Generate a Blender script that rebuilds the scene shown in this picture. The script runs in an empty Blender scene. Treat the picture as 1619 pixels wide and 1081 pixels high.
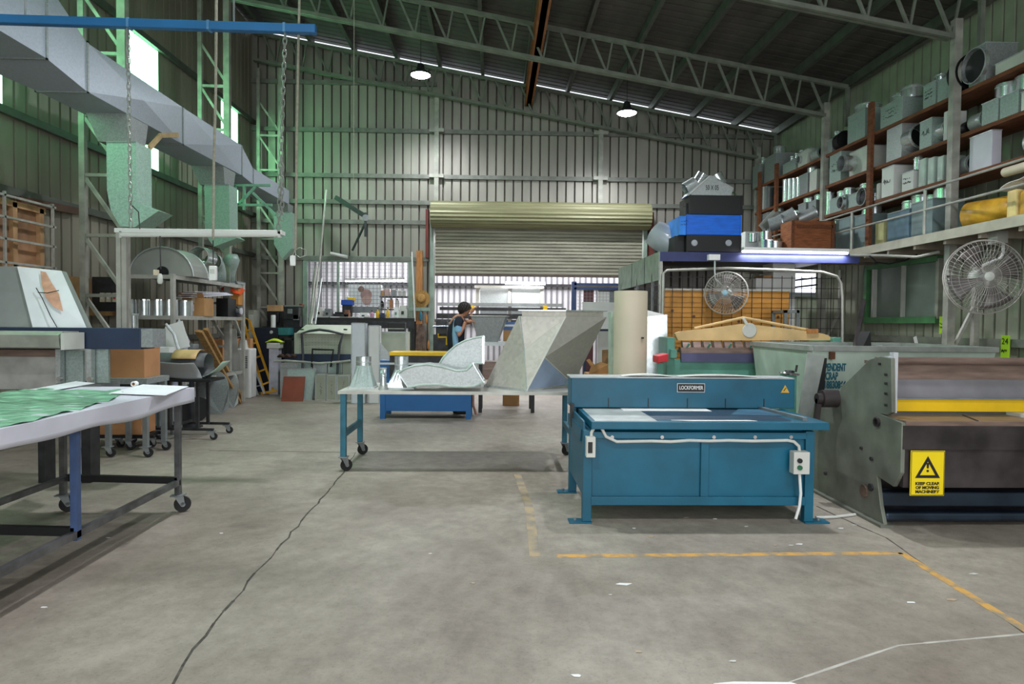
import bpy, bmesh, math, random
from mathutils import Vector as V, Matrix
random.seed(7)
C = bpy.context.scene.collection
SC = bpy.context.scene
F, CX, CY, CH = 1050.0, 809.5, 540.5, 1.5
# ---------------------------------------------------------------- camera
yaw, pitch, roll = math.atan(29.5/F), math.atan(30/F), 0.009
R0 = V((math.cos(yaw), -math.sin(yaw), 0)); H0 = V((math.sin(yaw), math.cos(yaw), 0)); Z = V((0, 0, 1))
FW = (H0*math.cos(pitch) - Z*math.sin(pitch)).normalized(); U0 = R0.cross(FW)
RV = R0*math.cos(roll) + U0*math.sin(roll); UV = U0*math.cos(roll) - R0*math.sin(roll)
CP = V((0, 0, CH))
cam = bpy.data.objects.new('camera', bpy.data.cameras.new('camera')); C.objects.link(cam)
cam.matrix_world = Matrix.Translation(CP) @ Matrix((RV, UV, -FW)).transposed().to_4x4()
cam.data.sensor_width = 36; cam.data.lens = F/1619*36; cam.data.clip_end = 200; SC.camera = cam
def ray(px, py): return RV*(px-CX) + UV*(CY-py) + FW*F
OFF = V((0, 0, 0))
def at(px, py, Y): r = ray(px, py); return CP + r*((Y+OFF.y)/r.y) - OFF
def atz(px, py, z): r = ray(px, py); return CP + r*((z-CH)/r.z)
def atx(px, py, X): r = ray(px, py); return CP + r*(X/r.x)
def rat(px, py=300): q_ = ray(px, py); return q_.x/q_.y
# ---------------------------------------------------------------- materials
def lin(c):
    if isinstance(c, str):
        c = [int(c[i:i+2], 16)/255 for i in (0, 2, 4)]
    return tuple(((x+.055)/1.055)**2.4 if x > .04045 else x/12.92 for x in c)
MATS = {}
def mat(name, col, rough=.5, metal=0, var=.12, scale=6, bump=0, spangle=False, col2=None, stretch=None, fac=(.35, .7)):
    if name in MATS: return MATS[name]
    m = bpy.data.materials.new(name); m.use_nodes = True; nt = m.node_tree; n = nt.nodes; L = nt.links
    b = n['Principled BSDF']; b.inputs['Roughness'].default_value = rough; b.inputs['Metallic'].default_value = metal
    c = lin(col); tc = n.new('ShaderNodeTexCoord'); mp = n.new('ShaderNodeMapping'); L.new(tc.outputs['Object'], mp.inputs[0])
    if stretch: mp.inputs['Scale'].default_value = stretch
    if spangle:
        t = n.new('ShaderNodeTexVoronoi'); t.inputs['Scale'].default_value = scale*7; out = t.outputs['Color']
        bw = n.new('ShaderNodeRGBToBW'); L.new(out, bw.inputs[0]); out = bw.outputs[0]
    else:
        t = n.new('ShaderNodeTexNoise'); t.inputs['Scale'].default_value = scale; t.inputs['Detail'].default_value = 5
        out = t.outputs['Fac']
    L.new(mp.outputs[0], t.inputs['Vector'])
    r = n.new('ShaderNodeValToRGB'); L.new(out, r.inputs[0])
    lo = lin(col2) if col2 else tuple(x*(1-var*2) for x in c); hi = tuple(min(1, x*(1+var)) for x in c)
    r.color_ramp.elements[0].color = (*lo, 1); r.color_ramp.elements[1].color = (*hi, 1)
    r.color_ramp.elements[0].position, r.color_ramp.elements[1].position = fac if not spangle else (0.1, .9)
    L.new(r.outputs[0], b.inputs['Base Color'])
    if bump:
        bp = n.new('ShaderNodeBump'); bp.inputs['Strength'].default_value = bump; bp.inputs['Distance'].default_value = .02
        L.new(out, bp.inputs['Height']); L.new(bp.outputs[0], b.inputs['Normal'])
    MATS[name] = m; return m
def emis(name, col, s):
    if name in MATS: return MATS[name]
    m = bpy.data.materials.new(name); m.use_nodes = True; b = m.node_tree.nodes['Principled BSDF']
    b.inputs['Base Color'].default_value = (*lin(col), 1); b.inputs['Emission Color'].default_value = (*lin(col), 1)
    b.inputs['Emission Strength'].default_value = s; MATS[name] = m; return m
WALLM = mat('wall_sheet', '9f9b91', .45, .3, .12, 1.6, stretch=(1, 1, .25))
WALLL = mat('left_wall_sheet', '958f80', .55, .25, .14, 1.6, stretch=(1, 1, .25))
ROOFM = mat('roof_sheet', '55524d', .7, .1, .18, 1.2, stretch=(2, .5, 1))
LEANM = mat('leanto_sheet', 'cfcfd4', .5, .1, .08, 2)
LEAND = mat('leanto_rib', '77777c', .5, .2, .08, 2)
GALV = mat('galvanised_sheet', 'b9bfbf', .38, .45, .07, 9, spangle=True)
GALVD = mat('dull_galvanised', '9aa0a0', .5, .35, .09, 10, spangle=True)
GALVG = mat('weathered_galvanised', 'a2b2ad', .5, .3, .08, 10, spangle=True)
GALVB = mat('bright_galvanised', 'd4dadb', .22, .75, .06, 5, spangle=True)
DUCTM = mat('duct_sheet', 'a9b1bc', .45, .25, .04, 8, spangle=True)
STEEL = mat('grey_steel', '8d9293', .45, .5, .1, 8)
STEELD = mat('dark_steel', '3a3b3d', .45, .5, .2, 8)
CHROME = mat('chrome', 'd8d8dc', .15, .95, .03, 3)
RAIL = mat('light_steel', 'b4b3ab', .45, .3, .1, 8)
GREENST = mat('pale_green_steel', '8fa295', .5, .2, .12, 5)
FRAMEW = mat('column_paint', 'a9a89e', .5, .2, .15, 6)
TRUSSM = mat('truss_paint', '7d8276', .55, .2, .12, 5)
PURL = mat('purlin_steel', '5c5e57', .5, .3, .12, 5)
RUST = mat('red_oxide', '6e4026', .7, 0, .2, 6)
TIMB = mat('shelf_timber', '7d4a2c', .75, 0, .2, 5, stretch=(8, 1, 8))
PINE = mat('pine', 'b58c55', .65, 0, .18, 5, stretch=(6, 6, 1))
PINEO = mat('orange_timber', 'bd7f45', .6, 0, .15, 5, stretch=(6, 6, 1))
PLYO = mat('orange_board', 'cf9140', .6, 0, .14, 3)
CARD = mat('cardboard', 'b98d5c', .8, 0, .08, 4)
CARDO = mat('orange_cardboard', 'c08a5e', .8, 0, .08, 3)
TAPE = mat('tape', 'd6c19a', .35, 0, .05, 5)
BLUEP = mat('machine_blue', '065c76', .42, 0, .12, 3, bump=.02)
BLUES = mat('strong_blue', '085c98', .4, 0, .06, 3)
BLUEPIPE = mat('pipe_blue', '2c71ad', .35, .1, .06, 3)
TEAL = mat('table_teal', '2d7187', .5, .1, .15, 6)
NAVY = mat('navy', '2b3a55', .45, .1, .12, 3)
BOXBLUE = mat('box_blue', '0b6be0', .45, 0, .1, 5, stretch=(1, 1, 6))
BLACK = mat('black', '131416', .5, 0, .15, 5)
RUB = mat('rubber', '1c1b1c', .7, 0, .15, 8)
CREAM = mat('cream', 'e0bd84', .55, 0, .1, 4)
BEIGE = mat('beige_roll', 'd8cbb4', .6, 0, .03, 2)
PALEG = mat('pale_machine', 'bcc2b0', .5, 0, .06, 4)
GREENM = mat('green_machine', '5f9c8a', .5, 0, .12, 4)
WHITE = mat('white', 'e6e6e4', .5, 0, .03, 4)
WHITEL = mat('white_lavender', 'd3d2de', .45, 0, .05, 3)
PAPER = mat('paper', 'e9eaef', .6, 0, .04, 3)
GREYS = mat('grey_vinyl', '939594', .5, .1, .05, 4)
PLASW = mat('plastic_grey', 'c9cac3', .45, 0, .04, 4)
RED = mat('red', 'd0202c', .45, 0, .08, 4)
YEL = mat('yellow', 'e3b90c', .45, 0, .12, 4)
LADY = mat('ladder_yellow', 'd99f2a', .5, 0, .1, 4)
SIGNY = mat('sign_yellow', 'f1d40a', .45, 0, .03, 4)
HIVIS = mat('hi_vis', 'c8e020', .7, 0, .08, 4)
ORANGE = mat('orange_cloth', 'e0501c', .8, 0, .1, 5)
INK = mat('ink', '15161a', .7, 0, .05, 5)
BROWNB = mat('brown_board', '8a4630', .55, 0, .12, 3)
STRAW = mat('straw', 'b98f52', .85, 0, .2, 60, bump=.4)
GMACH = mat('guillotine_grey', '7b7f73', .5, .2, .2, 3)
GDARK = mat('worn_dark_steel', '4a4344', .42, .45, .28, 3.5)
GBROWN = mat('oiled_brown_steel', '8c766c', .38, .4, .16, 4, stretch=(1, 6, 6))
GBLUE = mat('foot_beam', '2c3a4a', .4, .3, .25, 3)
BINM = mat('bin_pale_green', 'c2d3c5', .5, .1, .1, 3)
TEXTG = mat('stencil_teal', '1d6172', .6, 0, .05, 3)
GREENF = mat('window_green', '4f8a57', .5, 0, .15, 5)
FILM = mat('green_film', '93c9a9', .28, 0, .15, 6, bump=.7, col2='618f75', stretch=(1, 3.5, 1))
LEMON = mat('lime_tag', 'b4e32c', .6, 0, .05, 4)
PACKY = mat('yellow_wrap', 'd8a432', .4, 0, .18, 6)
SKIN = mat('skin', 'b98468', .6, 0, .05, 10)
HAIR = mat('hair', '2b2220', .7, 0, .2, 30)
SHIRTN = mat('shirt_navy', '1a2130', .8, 0, .1, 10)
SHIRTB = mat('shirt_blue', '8ab8da', .8, 0, .05, 10)
PINK = mat('pink_cloth', 'd79db0', .8, 0, .05, 10)
ROLLER = mat('roller_olive', '8c8a68', .45, .2, .12, 3, stretch=(.4, 1, 8))
CURT = mat('curtain', 'a39f8e', .5, .2, .14, 2.5, stretch=(.4, 1, 5))
GLASSD = mat('dusty_glass', '7a8a80', .35, 0, .08, 3)
TUBEON = emis('tube_lit', 'f4f6ff', 9)
TUBEOFF = mat('tube_off', 'dcdcd8', .4, 0, .03, 4)
LAMP = emis('highbay_lens', 'eef2ff', 60)
SKYL = emis('translucent_sheet', 'a8ffca', 6)
def clear(name, col, alpha, rough=.15, metal=0):
    m = mat(name, col, rough, metal, .06, 4); m.node_tree.nodes['Principled BSDF'].inputs['Alpha'].default_value = alpha; return m
WRAP = clear('clear_wrap', 'd4dce4', .6, .12)
CLEARP = clear('clear_plastic', 'b8d4c8', .55, .12)
# ---------------------------------------------------------------- mesh builder
class M:
    def __init__(s): s.v = []; s.f = []; s.sm = False
    def add(s, vs, fs):
        o = len(s.v); s.v += [V(p)+OFF for p in vs]; s.f += [[i+o for i in f] for f in fs]; return s
    def box(s, x0, y0, z0, x1, y1, z1):
        x0, x1 = min(x0, x1), max(x0, x1); y0, y1 = min(y0, y1), max(y0, y1); z0, z1 = min(z0, z1), max(z0, z1)
        return s.add([(x0,y0,z0),(x1,y0,z0),(x1,y1,z0),(x0,y1,z0),(x0,y0,z1),(x1,y0,z1),(x1,y1,z1),(x0,y1,z1)],
            [(0,3,2,1),(4,5,6,7),(0,1,5,4),(1,2,6,5),(2,3,7,6),(3,0,4,7)])
    def hexa(s, b, t):
        return s.add(list(b)+list(t), [(0,3,2,1),(4,5,6,7),(0,1,5,4),(1,2,6,5),(2,3,7,6),(3,0,4,7)])
    def bar(s, p, q, w, h=None, up=(0, 0, 1)):
        p, q = V(p), V(q); h = h or w; d = (q-p).normalized(); up = V(up)
        if abs(d.dot(up)) > .97: up = V((0, 1, 0)) if abs(d.y) < .9 else V((1, 0, 0))
        a = d.cross(up).normalized()*w/2; b = a.cross(d).normalized()*h/2
        return s.hexa([p-a-b, p+a-b, p+a+b, p-a+b], [q-a-b, q+a-b, q+a+b, q-a+b])
    def loft(s, rings, c0=True, c1=True, closed=True):
        n = len(rings[0]); vs = [p for r in rings for p in r]; fs = []
        for i in range(len(rings)-1):
            for j in range(n if closed else n-1):
                k = (j+1) % n; fs.append((i*n+j, i*n+k, (i+1)*n+k, (i+1)*n+j))
        if c0: fs.append(tuple(range(n))[::-1])
        if c1: fs.append(tuple((len(rings)-1)*n+j for j in range(n)))
        return s.add(vs, fs)
    def ring(s, c, ax, r, n=12, ry=None):
        ax = V(ax).normalized(); u = V((0, 0, 1)) if abs(ax.z) < .9 else V((1, 0, 0)); a = ax.cross(u).normalized(); b = a.cross(ax)
        return [V(c)+a*r*math.cos(2*math.pi*j/n)+b*(ry or r)*math.sin(2*math.pi*j/n) for j in range(n)]
    def cyl(s, p, q, r, n=12, r2=None, caps=True):
        d = V(q)-V(p); return s.loft([s.ring(p, d, r, n), s.ring(q, d, r if r2 is None else r2, n)], caps, caps)
    def pipe(s, p, q, r, th=.006, n=20, r2=None):
        d = V(q)-V(p); r2 = r if r2 is None else r2
        rs = [s.ring(p, d, r, n), s.ring(q, d, r2, n), s.ring(q, d, r2-th, n), s.ring(p, d, r-th, n), s.ring(p, d, r, n)]
        s.loft(rs, False, False); return s
    def lathe(s, prof, o=(0, 0, 0), ax=(0, 0, 1), n=20, caps=True):
        ax = V(ax).normalized(); return s.loft([s.ring(V(o)+ax*z, ax, max(r, 1e-4), n) for r, z in prof], caps, caps)
    def tube(s, pts, r, n=8, caps=True):
        pts = [V(p) for p in pts]; rs = []
        u = None
        for i, p in enumerate(pts):
            d = (pts[min(i+1, len(pts)-1)]-pts[max(i-1, 0)]).normalized()
            if u is None: u = d.cross(V((0, 0, 1)) if abs(d.z) < .9 else V((1, 0, 0))).normalized()
            u = (u-d*u.dot(d)).normalized(); w = d.cross(u)
            rs.append([p+u*r*math.cos(2*math.pi*j/n)+w*r*math.sin(2*math.pi*j/n) for j in range(n)])
        return s.loft(rs, caps, caps)
    def prism(s, pts, vec):
        vec = V(vec); return s.loft([[V(p) for p in pts], [V(p)+vec for p in pts]])
    def grid(s, fn, nu, nv, th=None):
        vs = [fn(i/nu, j/nv) for i in range(nu+1) for j in range(nv+1)]
        fs = [(i*(nv+1)+j, (i+1)*(nv+1)+j, (i+1)*(nv+1)+j+1, i*(nv+1)+j+1) for i in range(nu) for j in range(nv)]
        s.add(vs, fs); s.th = th; return s
    def plate(s, quad, th=.003):
        q = [V(p) for p in quad]; nrm = (q[1]-q[0]).cross(q[2]-q[0]).normalized()*th
        return s.loft([q, [p+nrm for p in q]])
    def obj(s, name, m, parent=None, smooth=False, bev=0, label=None, sol=None):
        o0 = V(parent['_o']) if parent is not None and '_o' in parent else None
        if parent is None:
            xs = [p.x for p in s.v]; ys = [p.y for p in s.v]
            o0 = V(((min(xs)+max(xs))/2, (min(ys)+max(ys))/2, min(p.z for p in s.v)))
        elif o0 is None: o0 = V((0, 0, 0))
        me = bpy.data.meshes.new(name); me.from_pydata([tuple(p-o0) for p in s.v], [], s.f); me.materials.append(m)
        o = bpy.data.objects.new(name, me); C.objects.link(o)
        if parent is None: o.location = o0
        else: o.parent = parent; o['_o'] = tuple(o0)
        if smooth:
            for p in me.polygons: p.use_smooth = True
            try: me.set_sharp_from_angle(angle=math.radians(40))
            except Exception: pass
        if sol: k = o.modifiers.new('s', 'SOLIDIFY'); k.thickness = sol; k.offset = 0
        if bev: k = o.modifiers.new('b', 'BEVEL'); k.width = bev; k.segments = 2; k.limit_method = 'ANGLE'
        if label: o['label'] = label
        return o
def thing(name, label, cat, loc, group=None):
    o = bpy.data.objects.new(name, None); C.objects.link(o); o.location = V(loc)+OFF; o['_o'] = tuple(V(loc)+OFF)
    o['label'] = label; o['category'] = cat
    if group: o['group'] = group
    return o
def tag(o, label, cat, group=None):
    o['label'] = label; o['category'] = cat
    if group: o['group'] = group
    return o
def struct(o): o['kind'] = 'structure'; return o
def dup(o, loc, rz=None, label=None, parent=None):
    c = o.copy(); C.objects.link(c)
    if parent is not None: c.parent = parent
    if loc is not None: c.location = loc
    if rz is not None: c.rotation_euler = (0, 0, rz)
    if label: c['label'] = label
    for ch in list(o.children): dup(ch, None, parent=c)
    return c
def text(s, size, loc, xdir, zdir, m, parent, name='lettering', ext=.001, bold=0, w=None):
    cu = bpy.data.curves.new('t', 'FONT'); cu.body = s; cu.size = size; cu.extrude = ext; cu.align_x = 'CENTER'; cu.align_y = 'CENTER'; cu.offset = bold
    t = bpy.data.objects.new('t', cu); C.objects.link(t); bpy.context.view_layer.update()
    me = bpy.data.meshes.new_from_object(t.evaluated_get(bpy.context.evaluated_depsgraph_get())); bpy.data.objects.remove(t)
    xd, zd = V(xdir).normalized(), V(zdir).normalized(); nd = xd.cross(zd)
    sx = 1
    if w:
        xs = [v.co.x for v in me.vertices]; sx = w/max(max(xs)-min(xs), 1e-6)
    o0 = V(parent['_o']) if '_o' in parent else V((0, 0, 0))
    for v in me.vertices: v.co = V(loc)+xd*v.co.x*sx+zd*v.co.y+nd*v.co.z-o0
    me.materials.clear(); me.materials.append(m)
    o = bpy.data.objects.new(name, me); C.objects.link(o); o.parent = parent; o['_o'] = tuple(o0); return o
def scribble(c, xdir, zdir, w, h, parent, rows=2, name='marker_writing'):
    xd, zd = V(xdir).normalized(), V(zdir).normalized(); nd = xd.cross(zd); b = M()
    for r in range(rows):
        x = -w/2; z = h/2-h*(r+.5)/rows; pts = []
        while x < w/2*random.uniform(.7, 1):
            pts.append(V(c)+xd*x+zd*(z+random.uniform(-.3, .3)*h/rows)+nd*.002); x += w*.07
        for i in range(len(pts)-1):
            if random.random() < .82: b.bar(pts[i], pts[i+1], .004, .004, nd)
    return b.obj(name, INK, parent)
# ---------------------------------------------------------------- setting
def corrug(A, B, z0, z1, m, name=None, pan=.158, gw=.039, gd=.085, obj=None):
    """standing sheet from A to B (xy); z0,z1 numbers or functions of the point; the grooves step away from the room"""
    A, B = V((*A, 0)), V((*B, 0)); d = B-A; Ln = d.length; d = d/Ln; nrm = V((d.y, -d.x, 0))
    f0 = z0 if callable(z0) else (lambda p: z0); f1 = z1 if callable(z1) else (lambda p: z1)
    x = 0; pr = []
    while x < Ln:
        pr += [(x, 0), (min(x+pan, Ln), 0), (min(x+pan+gw*.42, Ln), -gd), (min(x+pan+gw*.58, Ln), -gd)]; x += pan+gw
    b = obj or M(); pr.append((Ln, 0)); vs = []; fs = []
    for s_, o_ in pr:
        p = A+d*s_+nrm*o_; vs += [(p.x, p.y, f0(p)), (p.x, p.y, f1(p))]
    for i in range(len(pr)-1): fs.append((2*i, 2*i+2, 2*i+3, 2*i+1))
    b.add(vs, fs)
    if name: return struct(b.obj(name, m, sol=.002))
    return b
def roofz(X): return 7.05-.175*X
YB = 15.0
LW = lambda Y: -5.75+.025*Y
RW = lambda Y: 6.95-.04*Y
YF = -5.0
# floor
fm = bpy.data.materials.new('concrete'); fm.use_nodes = True
nt = fm.node_tree; n = nt.nodes; L = nt.links; b = n['Principled BSDF']
tc = n.new('ShaderNodeTexCoord'); n1 = n.new('ShaderNodeTexNoise'); n1.inputs['Scale'].default_value = .55; n1.inputs['Detail'].default_value = 8; n1.inputs['Roughness'].default_value = .62
n2 = n.new('ShaderNodeTexNoise'); n2.inputs['Scale'].default_value = 9; n2.inputs['Detail'].default_value = 9; n2.inputs['Roughness'].default_value = .75
n3 = n.new('ShaderNodeTexNoise'); n3.inputs['Scale'].default_value = 70; n3.inputs['Detail'].default_value = 3
for q in (n1, n2, n3): L.new(tc.outputs['Object'], q.inputs['Vector'])
r1 = n.new('ShaderNodeValToRGB'); L.new(n1.outputs['Fac'], r1.inputs[0])
r1.color_ramp.elements[0].position = .3; r1.color_ramp.elements[0].color = (*lin('7a6f64'), 1)
r1.color_ramp.elements[1].position = .68; r1.color_ramp.elements[1].color = (*lin('a8a093'), 1)
r2 = n.new('ShaderNodeValToRGB'); L.new(n2.outputs['Fac'], r2.inputs[0])
r2.color_ramp.elements[0].position = .3; r2.color_ramp.elements[0].color = (.55, .55, .54, 1)
r2.color_ramp.elements[1].position = .65; r2.color_ramp.elements[1].color = (1.05, 1.05, 1.05, 1)
r3 = n.new('ShaderNodeValToRGB'); L.new(n3.outputs['Fac'], r3.inputs[0])
r3.color_ramp.elements[0].position = .28; r3.color_ramp.elements[0].color = (.6, .6, .6, 1); r3.color_ramp.elements[1].position = .42
mx = n.new('ShaderNodeMixRGB'); mx.blend_type = 'MULTIPLY'; mx.inputs[0].default_value = .75; L.new(r1.outputs[0], mx.inputs[1]); L.new(r2.outputs[0], mx.inputs[2])
my = n.new('ShaderNodeMixRGB'); my.blend_type = 'MULTIPLY'; my.inputs[0].default_value = .5; L.new(mx.outputs[0], my.inputs[1]); L.new(r3.outputs[0], my.inputs[2])
L.new(my.outputs[0], b.inputs['Base Color']); b.inputs['Roughness'].default_value = .55
bp = n.new('ShaderNodeBump'); bp.inputs['Strength'].default_value = .12; bp.inputs['Distance'].default_value = .01; L.new(n2.outputs['Fac'], bp.inputs['Height']); L.new(bp.outputs[0], b.inputs['Normal'])
struct(M().box(-9, YF-3, -.15, 10, 20, 0).obj('floor', fm))
# painted lines and joint (thin strips on the slab)
PAINT = mat('worn_yellow_paint', 'b58a45', .7, 0, .3, 9, col2='8b8272', fac=(.38, .55))
PAINTF = mat('faded_paint', '9d8a6c', .7, 0, .2, 6, col2='857f74', fac=(.4, .6))
CRACK = mat('joint_dirt', '4e4a42', .9, 0, .3, 20)
def strip(name, pts, w, m, h=.002, jit=0):
    P = [atz(x, y, 0) for x, y in pts]; Q = []
    for i in range(len(P)-1):
        k = max(1, int((P[i+1]-P[i]).length/.12)) if jit else 1
        for j in range(k): Q.append(P[i].lerp(P[i+1], j/k)+V((random.uniform(-jit, jit), 0, 0)))
    Q.append(P[-1]); b = M()
    for i in range(len(Q)-1):
        a, c = Q[i], Q[i+1]; d = (c-a).normalized(); s_ = V((d.y, -d.x, 0))*w/2*(random.uniform(.5, 1.3) if jit else 1)
        b.hexa([a-s_, a+s_, c+s_, c-s_], [p+V((0, 0, h)) for p in (a-s_, a+s_, c+s_, c-s_)])
    return struct(b.obj(name, m))
strip('trim_1', [(880, 879), (1425, 874)], .055, PAINT)
strip('trim_2', [(1425, 874), (1619, 994), (1760, 1080)], .055, PAINT)
strip('trim_3', [(818, 750), (836, 800), (846, 880)], .07, PAINTF)
strip('trim_4', [(262, 1120), (290, 1050), (405, 905), (470, 832), (540, 752), (562, 715)], .013, CRACK, .001, .012)
strip('trim_5', [(330, 712), (545, 715)], .015, CRACK, .001, .006)
strip('trim_6', [(330, 640), (560, 646)], .02, mat('pale_joint', 'a09e94', .8), .001, .006)
strip('trim_39', [(1290, 800), (1400, 850), (1619, 1000)], .012, CRACK, .001, .006)
strip('trim_50', [(1240, 1081), (1420, 1020), (1619, 1002)], .012, mat('pale_scratch', 'b8b4ac', .8), .001, .004)
# back wall
WX0, WX1, WZ0, WZ1 = -4.2, -1.86, 1.0, 2.83
DX0, DX1, DZ = -1.33, 3.3, 3.7
b = M(); top = lambda p: roofz(p.x)-.15
corrug((LW(YB)-.05, YB), (WX0, YB), 0, top, None, obj=b)
corrug((WX0, YB), (WX1, YB), 0, WZ0, None, obj=b); corrug((WX0, YB), (WX1, YB), WZ1, top, None, obj=b)
corrug((WX1, YB), (DX0, YB), 0, top, None, obj=b); corrug((DX0, YB), (DX1, YB), DZ, top, None, obj=b)
corrug((DX1, YB), (RW(YB)+.1, YB), 0, top, None, obj=b)
struct(b.obj('wall_back', WALLM, sol=.002))
# left wall with translucent sheets
b = M(); WIN = [(3.6, 4.45), (6.85, 7.72), (10.2, 11.05), (13.4, 14.2)]; y = YF
def lwp(y): return (LW(y), y)
for i, (a, c) in enumerate(WIN):
    corrug(lwp(y), lwp(a), 0, lambda p: roofz(p.x)-.02, None, obj=b); corrug(lwp(a), lwp(c), 0, 3.87, None, obj=b)
    corrug(lwp(a), lwp(c), 5.84, lambda p: roofz(p.x)-.02, None, obj=b); y = c
    struct(corrug(lwp(a), lwp(c), 3.87, 5.84, None).obj('window_%d' % (i+2), SKYL, sol=.002))
corrug(lwp(y), lwp(YB), 0, lambda p: roofz(p.x)-.02, None, obj=b)
struct(b.obj('wall_left', WALLL, sol=.002))
b = M(); rwp = lambda y: (RW(y), y)
WR0, WR1, WRZ0, WRZ1 = 9.55, 11.3, 1.62, 2.5
corrug(rwp(YB), rwp(WR1), 0, 5.93, None, obj=b); corrug(rwp(WR1), rwp(WR0), 0, WRZ0, None, obj=b); corrug(rwp(WR1), rwp(WR0), WRZ1, 5.93, None, obj=b)
corrug(rwp(WR0), rwp(YF), 0, 5.93, None, obj=b)
struct(b.obj('wall_right', mat('right_wall_sheet', '9ea38f', .55, .2, .12, 2), sol=.002))
# roof
pr = []; y = YF
while y < YB+.1: pr += [(y, 0), (y+.15, 0), (y+.165, .03), (y+.185, .03)]; y += .2
vs, fs = [], []
for yy, dz in pr:
    vs += [(-6.2, yy, roofz(-6.2)+dz), (7.4, yy, roofz(7.4)+dz)]
for i in range(len(pr)-1): fs.append((2*i, 2*i+1, 2*i+3, 2*i+2))
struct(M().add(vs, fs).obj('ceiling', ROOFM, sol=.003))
k = 7
def trim(p, q, w, h, m=PURL):
    global k
    o = struct(M().bar(p, q, w, h).obj('trim_%d' % k, m)); k += 1; return o
for i in range(-6, 8):
    X = -.28+i*.94
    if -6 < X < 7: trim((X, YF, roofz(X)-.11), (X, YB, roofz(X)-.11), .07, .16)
for z, x0, x1 in ((6.78, LW(YB), -1.3), (5.74, LW(YB), 6.3), (4.74, LW(YB), 6.3), (4.16, LW(YB), 6.3), (3.72, LW(YB), -1.5), (2.9, LW(YB), -1.45)):
    trim((x0, YB-.05, z), (x1, YB-.05, z), .06, .09, mat('girt_steel', '7e8078', .5, .3))
for z in (1.2, 2.95, 3.84, 4.6, 5.88): trim((LW(YF)+.05, YF, z), (LW(YB)+.05, YB, z), .06, .09, PURL)
for z in (1.3, 5.85): trim((RW(YF)-.06, YF, z), (RW(YB)-.06, YB, z), .08, .1, TRUSSM)
# back wall posts
for px, zb in ((690, 3.75), (949, 3.75)):
    X = at(px, 300, 14.85).x; b = M()
    b.bar((X, 14.86, zb), (X, 14.86, roofz(X)-.75), .1, .1)
    o = tag(b.obj('wall_post', FRAMEW), 'steel wall post rising to the roof above the %s of the roller door' % ('left end' if px < 800 else 'right half'), 'post')
    o['_o'] = tuple(o.location)
    for z in (4.74, 5.74): M().box(X-.16, 14.8, z-.04, X+.16, 14.86, z+.04).obj('cleat', FRAMEW, o)
# lean-to behind the openings
def lean(x0, x1, Y):
    b = M(); x = x0
    corrug((x0, Y), (x1, Y), 0, 3.7, None, pan=.11, gw=.05, gd=.03, obj=b); return b
struct(lean(-7, 6, 18.6).obj('wall_rear', LEANM, sol=.002))
b = M(); x = -7
while x < 6: b.box(x+.115, 18.56, 0, x+.155, 18.585, 3.7); x += .16
struct(b.obj('trim_60', LEAND))
struct(M().box(-7, YB+.1, 3.75, 7, 18.8, 3.8).obj('ceiling_rear', ROOFM))
struct(M().box(-7.1, YB+.1, 0, -7, 18.8, 3.8).obj('wall_rear_left', LEANM)); struct(M().box(6, YB+.1, 0, 6.1, 18.8, 3.8).obj('wall_rear_right', LEANM))
for j, z in enumerate((2.55, 1.55)): struct(M().bar((-7, 18.5, z), (6, 18.5, z), .08, .08).obj('trim_%d' % (61+j), STEELD))
# ---------------------------------------------------------------- roof trusses, lattice columns
def truss(Y, label):
    t = thing('roof_truss', label, 'truss', (0, Y, 6.5), 'roof trusses')
    x0, x1 = -5.25, 6.25; zt = lambda x: roofz(x)-.22; zb = lambda x: roofz(x)-.8
    M().bar((x0, Y, zt(x0)), (x1, Y, zt(x1)), .07, .07).obj('top_chord', TRUSSM, t)
    b = M().bar((x0, Y-.03, zb(x0)), (x1-.4, Y-.03, zb(x1-.4)), .05, .06); b.bar((x0, Y+.04, zb(x0)), (x1-.4, Y+.04, zb(x1-.4)), .05, .06); b.obj('bottom_chord', TRUSSM, t)
    b = M(); x = x0+.2
    while x < x1-.6:
        b.bar((x, Y, zt(x)), (x+.28, Y, zb(x+.28)), .035, .035); b.bar((x+.28, Y, zb(x+.28)), (x+.38, Y, zt(x+.38)), .03, .03); x += .56
    b.bar((x1, Y, zt(x1)), (x1, Y, zb(x1)-.1), .06, .06)
    b.obj('web_bracing', TRUSSM, t)
truss(14.75, 'roof truss against the back wall, just below the strip of daylight')
truss(11.75, 'roof truss nearer than the back wall, crossing above the two hanging lamps')
truss(8.5, 'roof truss nearest the camera, cut by the top of the photo at right')
def lattice(xo, xi, Y, z1, label, step=.75, m=FRAMEW, base=0, zi=None):
    t = thing('lattice_column', label, 'column', ((xo+xi)/2, Y, base), 'lattice steel columns')
    M().bar((xo, Y, base), (xo, Y, z1), .07, .07).obj('outer_chord', m, t)
    M().bar((xi, Y, base), (xi, Y, zi or z1), .1, .1).obj('inner_chord', m, t)
    b = M(); z = base+.3
    while z < z1-step:
        b.bar((xo, Y, z), (xi, Y, z), .04, .04); b.bar((xo, Y, z+step), (xi, Y, z+.03), .04, .04); z += step
    b.obj('lacing', m, t)
lattice(-5.14, -4.64, 8.5, 7.0, 'lattice column against left wall behind the nearest duct hood')
lattice(-5.1, -4.64, 11.75, 7.0, 'lattice column on left wall between the two nearer duct hoods and the corner')
lattice(-5.17, -4.68, 14.8, 7.0, 'lattice column in the far left corner of the shed')
lattice(-5.25, -4.72, 5.2, 7.0, 'lattice column on left wall nearest the camera')
lattice(6.28, 5.93, 8.5, 2.5, 'pale steel column nearest on the right, standing through the mezzanine', zi=5.45)
lattice(6.22, 5.87, 11.75, 2.5, 'pale steel column at right where the cage meets the shelving', zi=5.45)
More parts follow.
